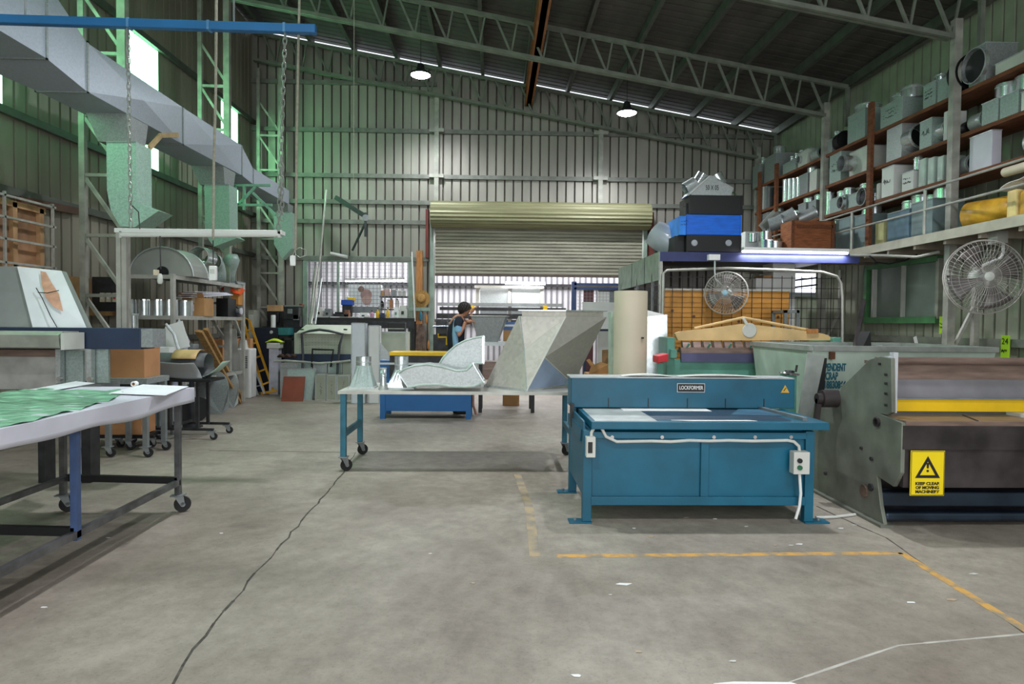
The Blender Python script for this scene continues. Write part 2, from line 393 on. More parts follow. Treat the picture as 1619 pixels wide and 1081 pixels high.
lattice(6.2, 5.86, 14.75, 2.5, 'steel column in the far right corner', zi=5.45)
# brown monorail beam
p = at(833, 150, 14.9); X = .74
b = M(); b.box(X-.09, 2, 6.32, X+.09, 14.9, 6.345).box(X-.09, 2, 6.6, X+.09, 14.9, 6.625).box(X-.05, 2, 6.32, X+.05, 14.9, 6.62)
tag(b.obj('monorail_beam', mat('brown_beam', '9a5c30', .6, 0, .15, 4)), 'rusty brown steel beam running overhead along the middle of the roof', 'beam')
# high-bay lamps
def highbay(X, Y, z, label, e=420, ang=165):
    t = thing('highbay_lamp', label, 'lamp', (X, Y, z), 'high bay lamps')
    M().lathe([(.03, .22), (.06, .2), (.08, .1), (.2, .03), (.2, 0), (.185, 0), (.185, .02)], (X, Y, z), n=24).obj('lamp_shade', STEELD, t, smooth=True)
    M().lathe([(.02, -.04), (.12, -.03), (.18, 0), (.18, .015)], (X, Y, z), n=24).obj('lens', LAMP, t, smooth=True)
    M().cyl((X, Y, z+.2), (X, Y, roofz(X)-.1), .006, 6).obj('cable', BLACK, t)
    l = bpy.data.objects.new('highbay_light', bpy.data.lights.new('highbay_light', 'SPOT')); C.objects.link(l); l.location = (X, Y, z-.06)
    l.data.spot_size = math.radians(ang); l.data.spot_blend = .5; l.data.energy = e; l.data.shadow_soft_size = .15; l.data.color = (.93, .96, 1)
p = at(665, 119, 12.6); highbay(p.x, p.y, p.z, 'lit hanging lamp left of the brown overhead beam')
p = at(991, 179, 12.6); highbay(p.x, p.y, p.z, 'lit hanging lamp right of the brown overhead beam')
for X, Y in ((-1.7, 6.4), (2.7, 6.4), (-1.7, 0), (2.7, 0)): highbay(X, Y, 6.2, 'added unseen lamp high over the hall near the camera', 560, 125)  # lamps out of view, added to keep the near floor lit
# ---------------------------------------------------------------- roller door
t = thing('roller_door', 'olive roller door part open in the back wall, curtain rolled on its drum', 'roller door', (1, 14.8, 2.6))
b = M(); n_ = 44; rs = []
for X in (-1.38, 3.42):
    rs.append([V((X, 14.62+(.29-.016*(j % 2))*math.cos(2*math.pi*j/n_), 3.86+(.29-.016*(j % 2))*math.sin(2*math.pi*j/n_))) for j in range(n_)])
b.loft(rs); b.obj('drum', ROLLER, t)
b = M(); pts = []; z = 2.58
while z < 3.7: pts += [(0, z), (.025, z+.012), (.025, z+.055), (0, z+.067)]; z += .075
vs, fs = [], []
for d, z in pts: vs += [(-1.3, 14.8-d, z), (3.3, 14.8-d, z)]
for i in range(len(pts)-1): fs.append((2*i, 2*i+1, 2*i+3, 2*i+2))
M().add(vs, fs).obj('curtain', CURT, t, sol=.003)
M().bar((-1.3, 14.79, 2.56), (3.3, 14.79, 2.56), .05, .06).obj('bottom_rail', mat('rail_brown', '5d5048', .6), t)
for X in (-1.37, 3.36): M().box(X-.04, 14.72, 0, X+.04, 14.86, 3.7).obj('guide', GREENST, t)
for X in (-1.46, 3.46): M().box(X-.03, 14.5, 2.9, X+.03, 14.75, 3.95).obj('drum_bracket', mat('bracket_red', '6b2a22', .6), t)
# ================================================================ LEFT SIDE
# ---- long overhead duct with hoods
t = thing('ventilation_duct', 'long galvanised duct running along the left wall with three drop hoods', 'duct', (-4.5, 9, 3.9))
def rect(Y, x1, x0, z0, z1): return [V((x0, Y, z0)), V((x1, Y, z0)), V((x1, Y, z1)), V((x0, Y, z1))]
ST = [(3.6, -4.28, -5.1, 3.99, 4.85)]
for px, yt, yb, xi in ((73, -30, 92, -5.1), (138, 68, 145, -4.8), (289, 170, 228, -4.8), (382, 230, 277, -4.8), (400, 266, 291, -4.78), (457, 301, 323, -4.76)):
    p, q = atx(px, yb, -4.28), atx(px, yt, -4.28); ST.append((p.y, -4.28, xi, p.z, q.z))
for i in range(len(ST)-1):
    a, c = ST[i], ST[i+1]
    M().loft([rect(a[0], *a[1:]), rect(c[0], *c[1:])]).obj('duct_section', DUCTM, t)
for s_ in (ST[1], ST[2], ST[3], ST[4], ST[5]):
    Y, x1, x0, z0, z1 = s_; b = M()
    b.box(x0-.015, Y-.012, z0-.015, x1+.015, Y+.012, z0).box(x0-.015, Y-.012, z1, x1+.015, Y+.012, z1+.015)
    b.box(x1, Y-.012, z0-.015, x1+.015, Y+.012, z1+.015).box(x0-.015, Y-.012, z0-.015, x0, Y+.012, z1+.015); b.obj('flange', GALVD, t)
# cross-break creases
for (a, c) in ((ST[2], ST[3]), (ST[3], ST[4])):
    p = [V((a[1]+.002, a[0], a[3])), V((a[1]+.002, a[0], a[4])), V((c[1]+.002, c[0], c[4])), V((c[1]+.002, c[0], c[3]))]; m_ = sum(p, V())/4+V((.03, 0, 0))
    b = M()
    b.add(p+[m_], [(0, 4, 1), (1, 4, 2), (2, 4, 3), (3, 4, 0)]); b.obj('cross_broken_panel', DUCTM, t)
GREENG = mat('hood_galvanised', '9fbdaf', .5, .25, .09, 9, spangle=True)
def hood(Y0, Y1, pts, ztop, xl, xr):
    P = [at(x, y, Y0) for x, y in pts]; h = M().prism(P, (0, Y1-Y0, 0)).obj('drop_hood', GREENG, t)
    M().loft([rect2(Y0, Y1, xl, xr, P[0].z), rect2(Y0-.1, Y1+.05, xl-.1, xr+.02, 3.94)]).obj('collar', GALVD, h)
    P = [at(x, y, Y0-.003) for x, y in pts]; b = M()
    b.bar(P[0], P[1], .012, .012); b.obj('joint_strip', GALVD, h)
def rect2(Y0, Y1, x0, x1, z): return [V((x0, Y0, z)), V((x1, Y0, z)), V((x1, Y1, z)), V((x0, Y1, z))]
hood(8.0, 8.35, [(168, 224), (215, 224), (216, 320), (251, 333), (213, 359), (190, 358), (175, 332), (169, 300)], 0, -4.66, -4.3)
hood(10.8, 11.15, [(323, 292), (362, 292), (363, 368), (375, 376), (338, 390), (324, 370)], 0, -4.7, -4.31)
hood(14.05, 14.3, [(433, 335), (460, 335), (461, 392), (446, 409), (433, 386)], 0, -4.66, -4.3)
# brackets
b = M(); p = [atx(236, 234, -4.27), atx(254, 214, -4.27), atx(281, 213, -4.27)]
b.bar(p[0], p[1], .03, .06); b.bar(p[1], p[2], .03, .06)
tag(b.obj('timber_brace', mat('pale_timber', 'c9a97a', .7)), 'pale timber brace fixed under the overhead duct beside the nearest hood', 'brace')
b = M(); A = at(430, 322, 12); 
b.bar(at(370, 293, 11.6), at(428, 293, 11.6), .04, .04).bar(at(376, 324, 11.6), at(404, 295, 11.6), .04, .04).bar(at(430, 324, 11.6), at(372, 324, 11.6), .04, .04).bar(at(386, 332, 11.6), at(386, 293, 11.6), .04, .04)
b.bar(at(400, 305, 11.6), at(436, 340, 11.6), .04, .04).bar(at(372, 293, 11.6), at(372, 324, 11.6), .04, .04)
tag(b.obj('wall_bracket', mat('pale_green_bracket', '8fc7aa', .5)), 'pale green welded steel bracket beneath the duct behind the middle hood', 'bracket')
# ---- blue beam, chains, ropes
a = at(-160, 26, 5.5); c = at(500, 47, 5.5); t = thing('hanging_beam', 'long blue steel beam hanging overhead at upper left', 'beam', tuple((a+c)/2))
M().bar(a, c, .068, .068).obj('beam', BLUEPIPE, t, bev=.008)
for px in (-60, 202, 329, 450):
    q = a.lerp(c, (px+160)/660); M().bar(q-V((.01, 0, 0)), q+V((.01, 0, 0)), .074, .074).obj('clamp_band', mat('band_blue', '5b93c4', .4), t)
for q in (a.lerp(c, .3), a.lerp(c, .8)): M().cyl(q, (q.x, q.y, roofz(q.x)-.2), .008, 6).obj('hanger_rod', STEEL, t)
def chain(p, q, label, link=.045, r=.0045):
    p, q = V(p), V(q); d = (q-p); n_ = int(d.length/link); d.normalize(); b = M()
    a1 = d.cross(V((0, 1, 0))).normalized(); a2 = d.cross(a1)
    for i in range(n_):
        c0 = p+d*(i+.5)*link; s_ = a1 if i % 2 else a2; L_ = link*.72; W_ = link*.3
        pts = [c0+d*L_*math.cos(a_)+s_*W_*math.sin(a_) for a_ in [2*math.pi*j/8 for j in range(9)]]
        b.tube(pts, r, 4, False)
    return tag(b.obj('hanging_chain', mat('chain_steel', 'a9aba6', .4, .4)), label, 'chain')
chain(at(202, 42, 5.5), at(207, 362, 5.5), 'steel chain hanging from the blue beam down past the nearest hood', .05, .005)
chain(at(451, 50, 5.5), at(440, 366, 5.5), 'steel chain hanging from right end of the blue beam', .05, .005)
chain(at(446, 250, 5.5), at(446, 350, 5.5), 'short second chain fall beside the chain at right end of the blue beam', .05, .004)
def rope(pts, label, r=.011, m=None, name='hanging_rope'):
    return tag(M().tube(pts, r, 6).obj(name, m or mat('rope', 'a5a090', .8, 0, .1, 40)), label, 'rope')
rope([at(342, -20, 6), at(341, 150, 6), at(338, 260, 6), at(337, 378, 6)], 'pale rope hanging from the roof to the left lamp fitting')
rope([at(474, -20, 6), at(472, 60, 6), at(470, 180, 6), at(468, 320, 6), at(467, 395, 6)], 'pale rope hanging right of the blue beam chain')
rope([at(560, -10, 9), at(559, 300, 9)], 'thin cord hanging in front of the back wall at left', .004)
# cords with plug and switch box
b = thing('hanging_power_cord', 'grey power cord with plug and switch box hanging below the left lamp fitting', 'cord', tuple(at(253, 450, 6)))
M().tube([at(206, 322, 6), at(219, 335, 6), at(221, 362, 6)], .005, 6).obj('cord', STEELD, b)
M().tube([at(253, 373, 6), at(254, 425, 6)], .005, 6).obj('cord', STEELD, b)
M().lathe([(.012, .07), (.02, .05), (.024, 0), (.015, -.02)], at(253, 445, 6), n=10).obj('plug', PLASW, b, smooth=True)
q = at(247, 431, 6); M().box(q.x-.02, q.y-.015, q.z-.025, q.x+.02, q.y+.015, q.z+.025).obj('switch_box', mat('box_cream', 'd8c8b0', .5), b, bev=.004)
b = thing('pendant_switch', 'white pendant control box hanging from the rope above the rack', 'switch', tuple(at(337, 430, 6)))
q = at(337, 431, 6); M().box(q.x-.032, q.y-.02, q.z-.07, q.x+.032, q.y+.02, q.z+.06).obj('housing', WHITE, b, bev=.008); M().box(q.x-.02, q.y-.026, q.z-.01, q.x+.02, q.y-.02, q.z+.03).obj('button', PLASW, b)
M().tube([at(337, 418, 6), at(337, 380, 6)], .005, 6).obj('cord', STEELD, b)
b = thing('pendant_switch', 'white pendant control box hanging by a loop of cord near the far left corner', 'switch', tuple(at(463, 410, 9)))
q = at(463, 412, 9); M().box(q.x-.035, q.y-.02, q.z-.07, q.x+.035, q.y+.02, q.z+.07).obj('housing', WHITE, b, bev=.008)
M().tube([q+V((0, 0, .07)), at(466, 396, 9), at(474, 391, 9), at(484, 396, 9), at(484, 404, 9), at(474, 407, 9), at(467, 402, 9), at(466, 380, 9), at(468, 330, 9)], .006, 6).obj('cord', RAIL, b)
# ---- left fluorescent lamp on a post
t = thing('lamp_gantry', 'unlit white fluorescent batten on a grey post at left', 'lamp', tuple(at(193, 520, 6.3)))
q0, q1 = at(187, 520, 6.3), at(200, 365, 6.3)
M().box(q0.x, 6.27, 1.26, q0.x+.04, 6.33, q1.z).box(q0.x+.04, 6.29, 1.26, q1.x, 6.33, q1.z).obj('post', RAIL, t)
a, c = at(184, 363, 6.3), at(447, 364, 6.3); M().box(a.x, 6.26, a.z-.03, c.x, 6.38, a.z+.01).obj('batten', WHITE, t, bev=.004)
a, c = at(192, 371, 6.28), at(442, 371, 6.28); M().cyl(a, c, .022, 12).obj('fluorescent_tube', TUBEOFF, t, smooth=True)
for q in (a, c): M().box(q.x-.012, 6.26, q.z-.03, q.x+.012, 6.3, q.z+.03).obj('tube_holder', PLASW, t)
# ---- castor helper
def castor(x, y, ztop, parent, r=.05, ang=.3):
    d = V((math.cos(ang), math.sin(ang), 0)); s_ = V((-d.y, d.x, 0)); w_ = V((x, y, r))+d*.03
    f = M(); f.box(x-.045, y-.045, ztop-.01, x+.045, y+.045, ztop)
    for k_ in (-1, 1): f.prism([V((x, y, ztop-.01))+s_*k_*.026-d*.03, V((x, y, ztop-.01))+s_*k_*.026+d*.035, w_+s_*k_*.026+d*.015, w_+s_*k_*.026-d*.015-V((0, 0, .01))], s_*k_*.004)
    o = f.obj('castor', STEEL, parent)
    M().lathe([(r*.5, -.014), (r*.96, -.016), (r, -.008), (r, .008), (r*.96, .016), (r*.5, .014)], w_, s_, 18).obj('wheel', RUB, o, smooth=True)
    M().cyl(w_-s_*.03, w_+s_*.03, r*.3, 10).obj('axle', STEEL, o, smooth=True)
# ---- near left bench
t = thing('layout_bench', 'long near left work bench on castors with white sheet top', 'bench', (-2.9, 3.2, 0))
X0, X1, Y0, Y1, ZT = -3.55, -2.42, .9, 5.35, .955
M().box(X0, Y0, ZT-.03, X1, Y1, ZT).obj('bench_top', STEELD, t)
def drape(u, v):
    y = Y0-.02+(Y1-Y0+.06)*v; e = .012*math.sin(y*3.1)+.008*math.sin(y*7.3)
    if u < .8: return V((X0+(X1-X0+.02)*u/.8, y, ZT+.004+.002*math.sin(u*9+y*2)))
    k_ = (u-.8)/.2; return V((X1+.02+.006*math.sin(y*4)*k_, y, ZT+.004-k_*(.115+e)))
M().grid(drape, 20, 60).obj('white_sheet_cover', WHITEL, t, smooth=True, sol=.004)
for (x, y, m_) in ((X1+.0, 5.22, STEELD), (X0+.25, 5.22, STEELD), (X1-.0, 3.95, mat('leg_blue', '4a5f8a', .45, .2)), (X0+.25, 3.95, STEELD), (X1, 1.2, STEELD)):
    x -= .03; o = M().box(x-.02, y-.02, .14 if y > 5 or y < 2 else .2, x+.02, y+.02, ZT-.02).obj('leg', mat('bench_steel', '6a6a6c', .35, .5, .25, 7) if m_ is STEELD else m_, t)
    if y > 5 or y < 2: castor(x, y, .14, o, .062, .5)
b = M().bar((X1-.03, 1.2, .235), (X1-.03, 5.22, .235), .04, .04).obj('long_rail', mat('bench_steel', '6a6a6c'), t)
b = M().bar((X0+.25, 1.2, .27), (X0+.25, 5.22, .27), .04, .04).obj('long_rail', mat('bench_steel', '6a6a6c'), t)
for y in (5.22, 3.95): M().bar((X0+.25, y, .27), (X1-.03, y, .25), .04, .05).obj('cross_rail', BLACK, t)
def film(u, v):
    y = 1.0+4.1*v; xr = X1-.0-.05*max(0, math.sin(y*3.1+1))-.4*max(0, (y-4.1)/1.0)**1.6+.015*math.sin(y*13)
    x = X0+.02+(xr-X0-.02)*u; return V((x, y, ZT+.014+.006*math.sin(x*23+y*5)*math.sin(y*17)+.005*math.sin(y*31+x*7)))
tag(M().grid(film, 40, 90).obj('plastic_film', FILM, smooth=True), 'crumpled green plastic film lying over the near left bench', 'plastic film')
def flat(name, pts, z, m_, label, cat, th=.003):
    P = [atz(x, y, z) for x, y in pts]; return tag(M().prism(P, (0, 0, th)).obj(name, m_), label, cat)
flat('white_sheet', [(172, 622), (226, 608), (298, 611), (262, 625)], .97, PAPER, 'white sheet on the far right corner of near left bench', 'sheet')
flat('white_sheet', [(48, 616), (120, 603), (150, 606), (85, 617)], .97, PAPER, 'white sheet at the back of near left bench under the folder', 'sheet')
t = thing('tape_roll', 'small white roll of tape at the far end of near left bench', 'tape', tuple(atz(213, 611, .962)))
q = atz(213, 611, .965); M().pipe(q+V((0, -.02, .022)), q+V((0, .02, .022)), .022, .009, 16).obj('tape', WHITE, t, smooth=True); M().pipe(q+V((0, -.018, .022)), q+V((0, .018, .022)), .013, .002, 12).obj('core', CARD, t)
# ---- sheet folder machine at far left
t = thing('sheet_folder', 'grey sheet folding machine with navy beam at far left', 'folding machine', (-4.1, 6.3, 0))
def bx(x0, y0, x1, y1, Y, d):  # pixel rectangle at depth Y, solid d deep
    a, c = at(x0, y1, Y), at(x1, y0, Y); return (a.x, Y, a.z, c.x, Y+d, c.z)
M().box(*bx(-180, 519, 222, 549, 6.0, .25)).obj('navy_beam', NAVY, t, bev=.004)
M().box(*bx(222.5, 520, 241, 549, 6.01, .24)).obj('beam_end', GALVD, t)
a = bx(-180, 524, 98, 551, 5.75, .2)
M().prism([V((a[0], 5.72, a[2]+.02)), V((a[0], 5.7, a[5]-.03)), V((a[0], 5.76, a[5])), V((a[0], 5.98, a[5])), V((a[0], 5.98, a[2]))], (a[3]-a[0], 0, 0)).obj('clamp_bar', mat('folder_grey', 'a4a69c', .45, .2), t)
M().box(*bx(96, 526, 101, 553, 5.7, .28)).obj('clamp_end', PLASW, t)
M().box(*bx(-180, 553, 88, 614, 6.02, .5)).obj('front_panel', mat('folder_panel', 'a9a9a4', .5, .1), t)
M().box(*bx(-180, 553, 88, 562, 6.0, .02)).obj('trim_strip', GBROWN, t)
for x in (88, 137): M().box(*bx(x, 552, x+7, 606, 5.98, .06)).obj('guide_post', GALV, t); q = at(x+4, 599, 5.95); M().cyl(q, q+V((0, .04, 0)), .02, 8).obj('wing_bolt', CHROME, t)
M().box(*bx(97, 554, 131, 605, 6.06, .03)).obj('side_panel', GALVG, t); M().box(*bx(146, 550, 171, 605, 6.06, .03)).obj('side_panel', GALVG, t)
for px in (-150, 70):
    q = at(px, 610, 6.2); M().box(q.x-.03, 6.15, 0, q.x+.03, 6.3, .9).obj('leg', STEELD, t)
q = at(140, 605, 6.2); M().box(q.x-.04, 6.15, 0, q.x+.04, 6.3, .93).obj('leg', STEELD, t); 
M().box(*bx(-180, 606, 160, 614, 6.08, .3)).obj('table_edge', STEEL, t)
# leaning sheets behind the folder
def lean_sheet(name, pts, Y0_, dy, m_, label, cat, th=.006):
    P = [at(x, y, Y0_+(dy if i in (1, 2) else 0)) for i, (x, y) in enumerate(pts)]   # order: bottom-left, top-left, top-right, bottom-right
    return tag(M().plate(P, th).obj(name, m_), label, cat)
lean_sheet('grey_sheet', [(-60, 519), (-70, 421), (27, 421), (52, 519)], 6.4, .35, GREYS, 'plain grey panel leaning behind the folder at the left edge', 'panel')
o = lean_sheet('stained_sheet', [(52, 519), (27, 421), (97, 428), (137, 519)], 6.38, .35, PAPER, 'white panel with orange stain leaning behind the folder', 'panel')
for nm, pts in (('orange_stain', [(64, 428), (72, 430), (80, 445), (93, 465), (99, 492), (84, 484), (72, 470), (66, 450)]),):
    P = [at(x, y, 6.36+.35*(519-y)/95-.005) for x, y in pts]; b = M().prism(P, (0, .002, 0)); b.obj(nm, mat('orange_stain', 'dba68c', .7, 0, .1, 12), None); oo = bpy.context.scene.collection.objects[-1]; oo.parent = o; oo.location = oo.location-o.location
for pts in ([(57, 455), (66, 470), (80, 500), (90, 517)], [(60, 462), (75, 463), (93, 459)]):
    P = [at(x, y, 6.34+.35*(519-y)/95) for x, y in pts]; b = M().tube(P, .004, 5); oo = b.obj('pen_line', INK, None); oo.parent = o; oo.location = oo.location-o.location
P = [at(97, 428, 6.8), at(105, 430, 6.8), at(146, 519, 6.45), at(137, 519, 6.45)]
tag(M().plate(P, .02).obj('board', GREYS), 'narrow grey board edge leaning right of the white stained panel', 'board')
# ---- timber-framed window with bars on left wall
def wl(px, y): # point on the left wall
    q_ = ray(px, y); Y = 5.68/(-q_.x/q_.y+.025); p_ = at(px, y, Y); return V((LW(Y)+.07, Y, p_.z))
WN = mat('window_timber', 'b08a62', .7, 0, .15, 5)
t = struct(M().box(LW(8)+.03, 6.9, 2.05, LW(8)+.05, 8.25, 2.82).obj('window_1', mat('window_board', '9c7454', .7, 0, .25, 3)))
for z in (2.08, 2.8): o = M().box(LW(8)+.05, 6.9, z-.035, LW(8)+.1, 8.27, z+.035).obj('window_frame', WN, None); o.parent = t; o.location = o.location-t.location
for y in (7.25, 7.75, 8.2): o = M().box(LW(8)+.05, y-.035, 2.05, LW(8)+.1, y+.035, 2.82).obj('window_frame', WN, None); o.parent = t; o.location = o.location-t.location
b = M()
for y in (7.05, 7.5, 8.3): b.bar((LW(8)+.16, y, 1.9), (LW(8)+.16, y, 2.9), .025, .025)
for z in (2.12, 2.38, 2.62, 2.86): b.bar((LW(8)+.16, 6.5, z), (LW(8)+.16, 8.35, z), .025, .025)
for y in (7.05, 8.3): b.bar((LW(8)+.02, y, 2.88), (LW(8)+.16, y, 2.88), .025, .025)
o = tag(b.obj('security_grille', RAIL), 'white bar grille over the timber window on the left wall', 'grille')
tag(M().bar(wl(30, 316), wl(122, 334), .05, .09).obj('timber_plank', mat('dark_plank', '5b3c2b', .7)), 'brown plank resting on the left wall rail above the grilled window', 'plank')
# ---- small box row on wall behind post (switches)
for i, px in enumerate((161, 171, 181)):
    q = at(px, 470, 8.8); b = thing('wall_switch', ('left', 'middle', 'right')[i]+'most of the three cream switches behind the lamp post', 'switch', tuple(q), 'cream switches behind the lamp post')
    M().box(q.x-.03, q.y, q.z-.06, q.x+.03, q.y+.05, q.z+.06).obj('switch_body', mat('switch_cream', 'd9cdb8', .5), b, bev=.006); M().box(q.x-.01, q.y-.01, q.z-.02, q.x+.01, q.y, q.z+.02).obj('rocker', RED if i == 2 else WHITE, b)
b = M(); q = at(171, 480, 8.87); b.box(q.x-.2, 8.86, q.z-.1, q.x+.2, 8.88, q.z+.35); tag(b.obj('switch_backboard', STEELD), 'dark backboard carrying the cream switches', 'board')
# ================================================================ rack
OFF = V((-.5, 1.05, .055))
t = thing('storage_rack', 'galvanised steel rack with open shelves along the left wall', 'rack', (-4.55, 9.7, 0))
RX0, RX1, RY0, RY1 = -4.66, -4.0, 8.4, 11.0
for z in (2.07, 1.5, .55):
    o = M().box(RX0, RY0, z-.012, RX1, RY1, z+.004).obj('shelf', STEEL, t)
    M().box(RX1, RY0, z-.05, RX1+.012, RY1, z+.006).box(RX0, RY0-.012, z-.05, RX1, RY0, z+.006).obj('shelf_lip', RAIL, o)
for x, y in ((RX1, RY0), (RX1, RY1), (RX0, RY0), (RX0, RY1)): M().box(x-.01, y-.045, 0, x+.035, y+.03, 2.09).obj('post', RAIL, t)
# on the top shelf
t = thing('half_round_duct', 'grey half-round duct elbow with black mouth on top of left rack', 'duct fitting', (-4.4, 8.9, 2.08))
arch = [at(200, 431, 8.75)]+[V((-4.42+.62*math.cos(a_)*-1, 8.75, 2.08+.5*math.sin(a_))) for a_ in [math.pi*j/14 for j in range(2, 15)]]
arch = [V((-4.32+.46*math.cos(a_), 8.75, 2.08+.42*math.sin(a_))) for a_ in [math.pi*j/16 for j in range(17)]]
M().prism(arch, (0, .5, 0)).obj('body', mat('fitting_grey', '9a9c96', .5, .2, .06, 3), t)
rim = [p+V((0, -.012, 0)) for p in arch]; M().tube(rim, .012, 6).obj('rim', GALV, t); M().tube([p+V((0, .5, 0)) for p in rim], .012, 6).obj('rim', GALV, t)
M().lathe([(.001, 0), (.09, .0), (.09, .01)], (-4.3, 8.735, 2.13), (0, -1, 0), 20).obj('mouth', BLACK, t)
def spiral(p, q, r, label, n=20, name='spiral_duct'):
    p, q = V(p), V(q); d = q-p; k_ = max(3, int(d.length/.03)); prof = []
    for i in range(k_+1): prof.append((r*(1 if i % 2 else .985), d.length*i/k_))
    b = M().lathe(prof, p, d, n, False); t = thing(name, label, 'duct', tuple(p)); b.obj('duct_wall', GALVB, t, smooth=True, sol=.004)
    M().pipe(p-d.normalized()*.005, p+d.normalized()*.012, r*1.03, .01, n).obj('end_ring', GALV, t); return t
spiral(at(322, 400, 9.4)+V((-.08, 0, -.05)), at(322, 400, 9.4)+V((-.08, .35, -.05)), .15, 'shiny ribbed duct lying behind the half-round elbow on left rack')
spiral((-4.22, 10.0, 2.08), (-4.22, 10.0, 2.4), .1, 'shiny round duct stub standing on left rack beside the hourglass fitting')
t = thing('hourglass_fitting', 'shiny hourglass shaped metal fitting on left rack top', 'fitting', (-4.1, 9.6, 2.08)); q = V((-4.1, 9.55, 2.08))
M().lathe([(.075, 0), (.09, .04), (.08, .1), (.05, .16), (.05, .2), (.08, .26)], q, n=20, caps=False).obj('body', GALVB, t, smooth=True, sol=.004); M().pipe(q+V((0, 0, .25)), q+V((0, 0, .27)), .09, .01).obj('rim', GALV, t)
t = thing('duct_elbow', 'dull grey-green duct elbow with round mouth on left rack top', 'duct fitting', (-4.2, 10.3, 2.08)); q = V((-4.15, 10.3, 2.08))
M().tube([q+V((0, .0, 0)), q+V((0, 0, .16)), q+V((.0, -.05, .27)), q+V((.02, -.17, .33)), q+V((.04, -.3, .33))], .13, 16, False).obj('body', GALVG, t, smooth=True, sol=.004)
M().lathe([(.12, 0), (.12, .01)], q+V((.04, -.31, .33)), (0.1, -1, 0), 20).obj('mouth', mat('mouth_olive', '5f6655', .6), t)
t = thing('flared_cone', 'flared galvanised cone fitting at far end of left rack top', 'fitting', (-4.1, 10.75, 2.08)); q = V((-4.1, 10.75, 2.08))
M().lathe([(.06, 0), (.06, .16), (.1, .3), (.14, .42), (.1, .52)], q, n=16, caps=False).obj('body', GALVG, t, smooth=True, sol=.004); M().pipe(q, q+V((0, 0, .02)), .066, .01).obj('rim', GALV, t)
t = thing('sheet_bundle', 'thin stack of sheet offcuts on the far end of left rack top', 'sheets', (-4.2, 11, 2.08))
for i in range(3): M().box(-4.5+.03*i, 10.85-.05*i, 2.085+.02*i, -4.02, 11.2, 2.1+.02*i).obj('sheet', (GALVG, GALV, STEEL)[i], t)
# middle shelf: silver tins
for i, px in enumerate((206, 231, 254, 275, 288)):
    Y = 8.6+.12*i if i < 4 else 9.3; q = atx(px, 500, -4.12+.0*i) if 0 else V((( px-780)/F*(8.62+.2*(i > 3)), 8.62+.2*(i > 3), 1.506))
    if i == 4: q = V((-4.1, 9.0, 1.506))
    t = thing('metal_tin', 'shiny silver drum on the middle rack shelf, '+('nearest the lamp post', 'second from the lamp post', 'third from the lamp post', 'fourth from the lamp post', 'behind the front rack post')[i], 'tin', tuple(q), 'silver drums on the middle rack shelf')
    M().lathe([(.108, 0), (.108, .22), (.1, .22)], q, n=22).obj('body', GALVB, t, smooth=True); M().pipe(q+V((0, 0, .215)), q+V((0, 0, .23)), .111, .008).obj('rim', CHROME, t)
t = thing('round_duct', 'tall pale round duct standing just right of the lamp post', 'duct', tuple(V((-4.42, 8.2, 1.2)))); q = at(211, 519, 8.2); M().pipe((q.x, 8.2, -.05), (q.x, 8.2, 1.52), .062, .004).obj('duct_wall', GALVB, t, smooth=True); M().pipe((q.x, 8.2, 1.5), (q.x, 8.2, 1.53), .067, .01).obj('rim', GALV, t)
def carton(x0, y0, z0, x1, y1, z1, label, m_=CARD, tape=True, lab=False, group=None, open_=False, name='cardboard_box'):
    t = thing(name, label, 'box', ((x0+x1)/2, (y0+y1)/2, z0), group)
    M().box(x0, y0, z0, x1, y1, z1-.012).obj('body', m_, t, bev=.004); xm = (x0+x1)/2
    if open_:
        M().prism([(x0, y0, z1-.012), (x1, y0, z1-.012), (x1, y0-.07, z1+.06), (x0, y0-.07, z1+.06)], (0, .005, .004)).obj('flap', m_, t)
        M().prism([(x0, y0, z1-.012), (x0, y1, z1-.012), (x0-.08, y1, z1+.07), (x0-.08, y0, z1+.07)], (.004, 0, .004)).obj('flap', m_, t)
    else:
        M().box(x0, y0, z1-.012, xm-.002, y1, z1).obj('flap', m_, t); M().box(xm+.002, y0, z1-.012, x1, y1, z1).obj('flap', m_, t)
    if tape: M().box(xm-.025, y0-.002, z1-.09, xm+.025, y0, z1+.002).obj('tape', TAPE, t)
    if lab: M().box(x0+.06, y0-.002, z0+.08, x0+.06+(x1-x0)*.35, y0, z0+.08+(z1-z0)*.35).obj('paper_label', PAPER, t)
    return t
carton(-4.3, 9.35, 1.506, -3.97, 9.7, 1.8, 'brown cardboard box with white label on the middle rack shelf', lab=True, open_=True)
carton(-4.2, 10.35, 1.506, -4.0, 10.7, 1.82, 'black box on the middle rack shelf beside the labelled carton', BLACK, tape=False, name='black_box')
carton(-4.25, 10.75, 1.72, -3.98, 11.0, 2.0, 'orange-brown carton under orange cloth on the rack', mat('carton_orange', 'c98a42', .8), tape=False)
M_ = M().grid(lambda u, v: V((-4.28+.34*u, 10.68+.34*v, 2.0+.05*math.sin(u*5)*math.sin(v*4+1)-(.05 if u > .9 or v < .1 else 0))), 12, 12)
tag(M_.obj('orange_cloth', ORANGE, smooth=True, sol=.01), 'crumpled orange cloth lying on the carton on the rack', 'cloth')
t = thing('power_tool', 'grey power tool on the far end of the middle rack shelf', 'tool', (-4.05, 10.8, 1.506)); q = V((-4.02, 10.75, 1.51))
M().cyl(q+V((-.1, 0, .1)), q+V((.08, 0, .1)), .045, 12).obj('motor', STEEL, t, smooth=True); M().tube([q+V((-.1, 0, .1)), q+V((-.12, 0, .16)), q+V((0, 0, .18)), q+V((.06, 0, .12))], .015, 8).obj('handle', BLACK, t); M().cyl(q+V((.08, 0, .1)), q+V((.1, 0, .1)), .06, 14).obj('disc', WHITEL, t)
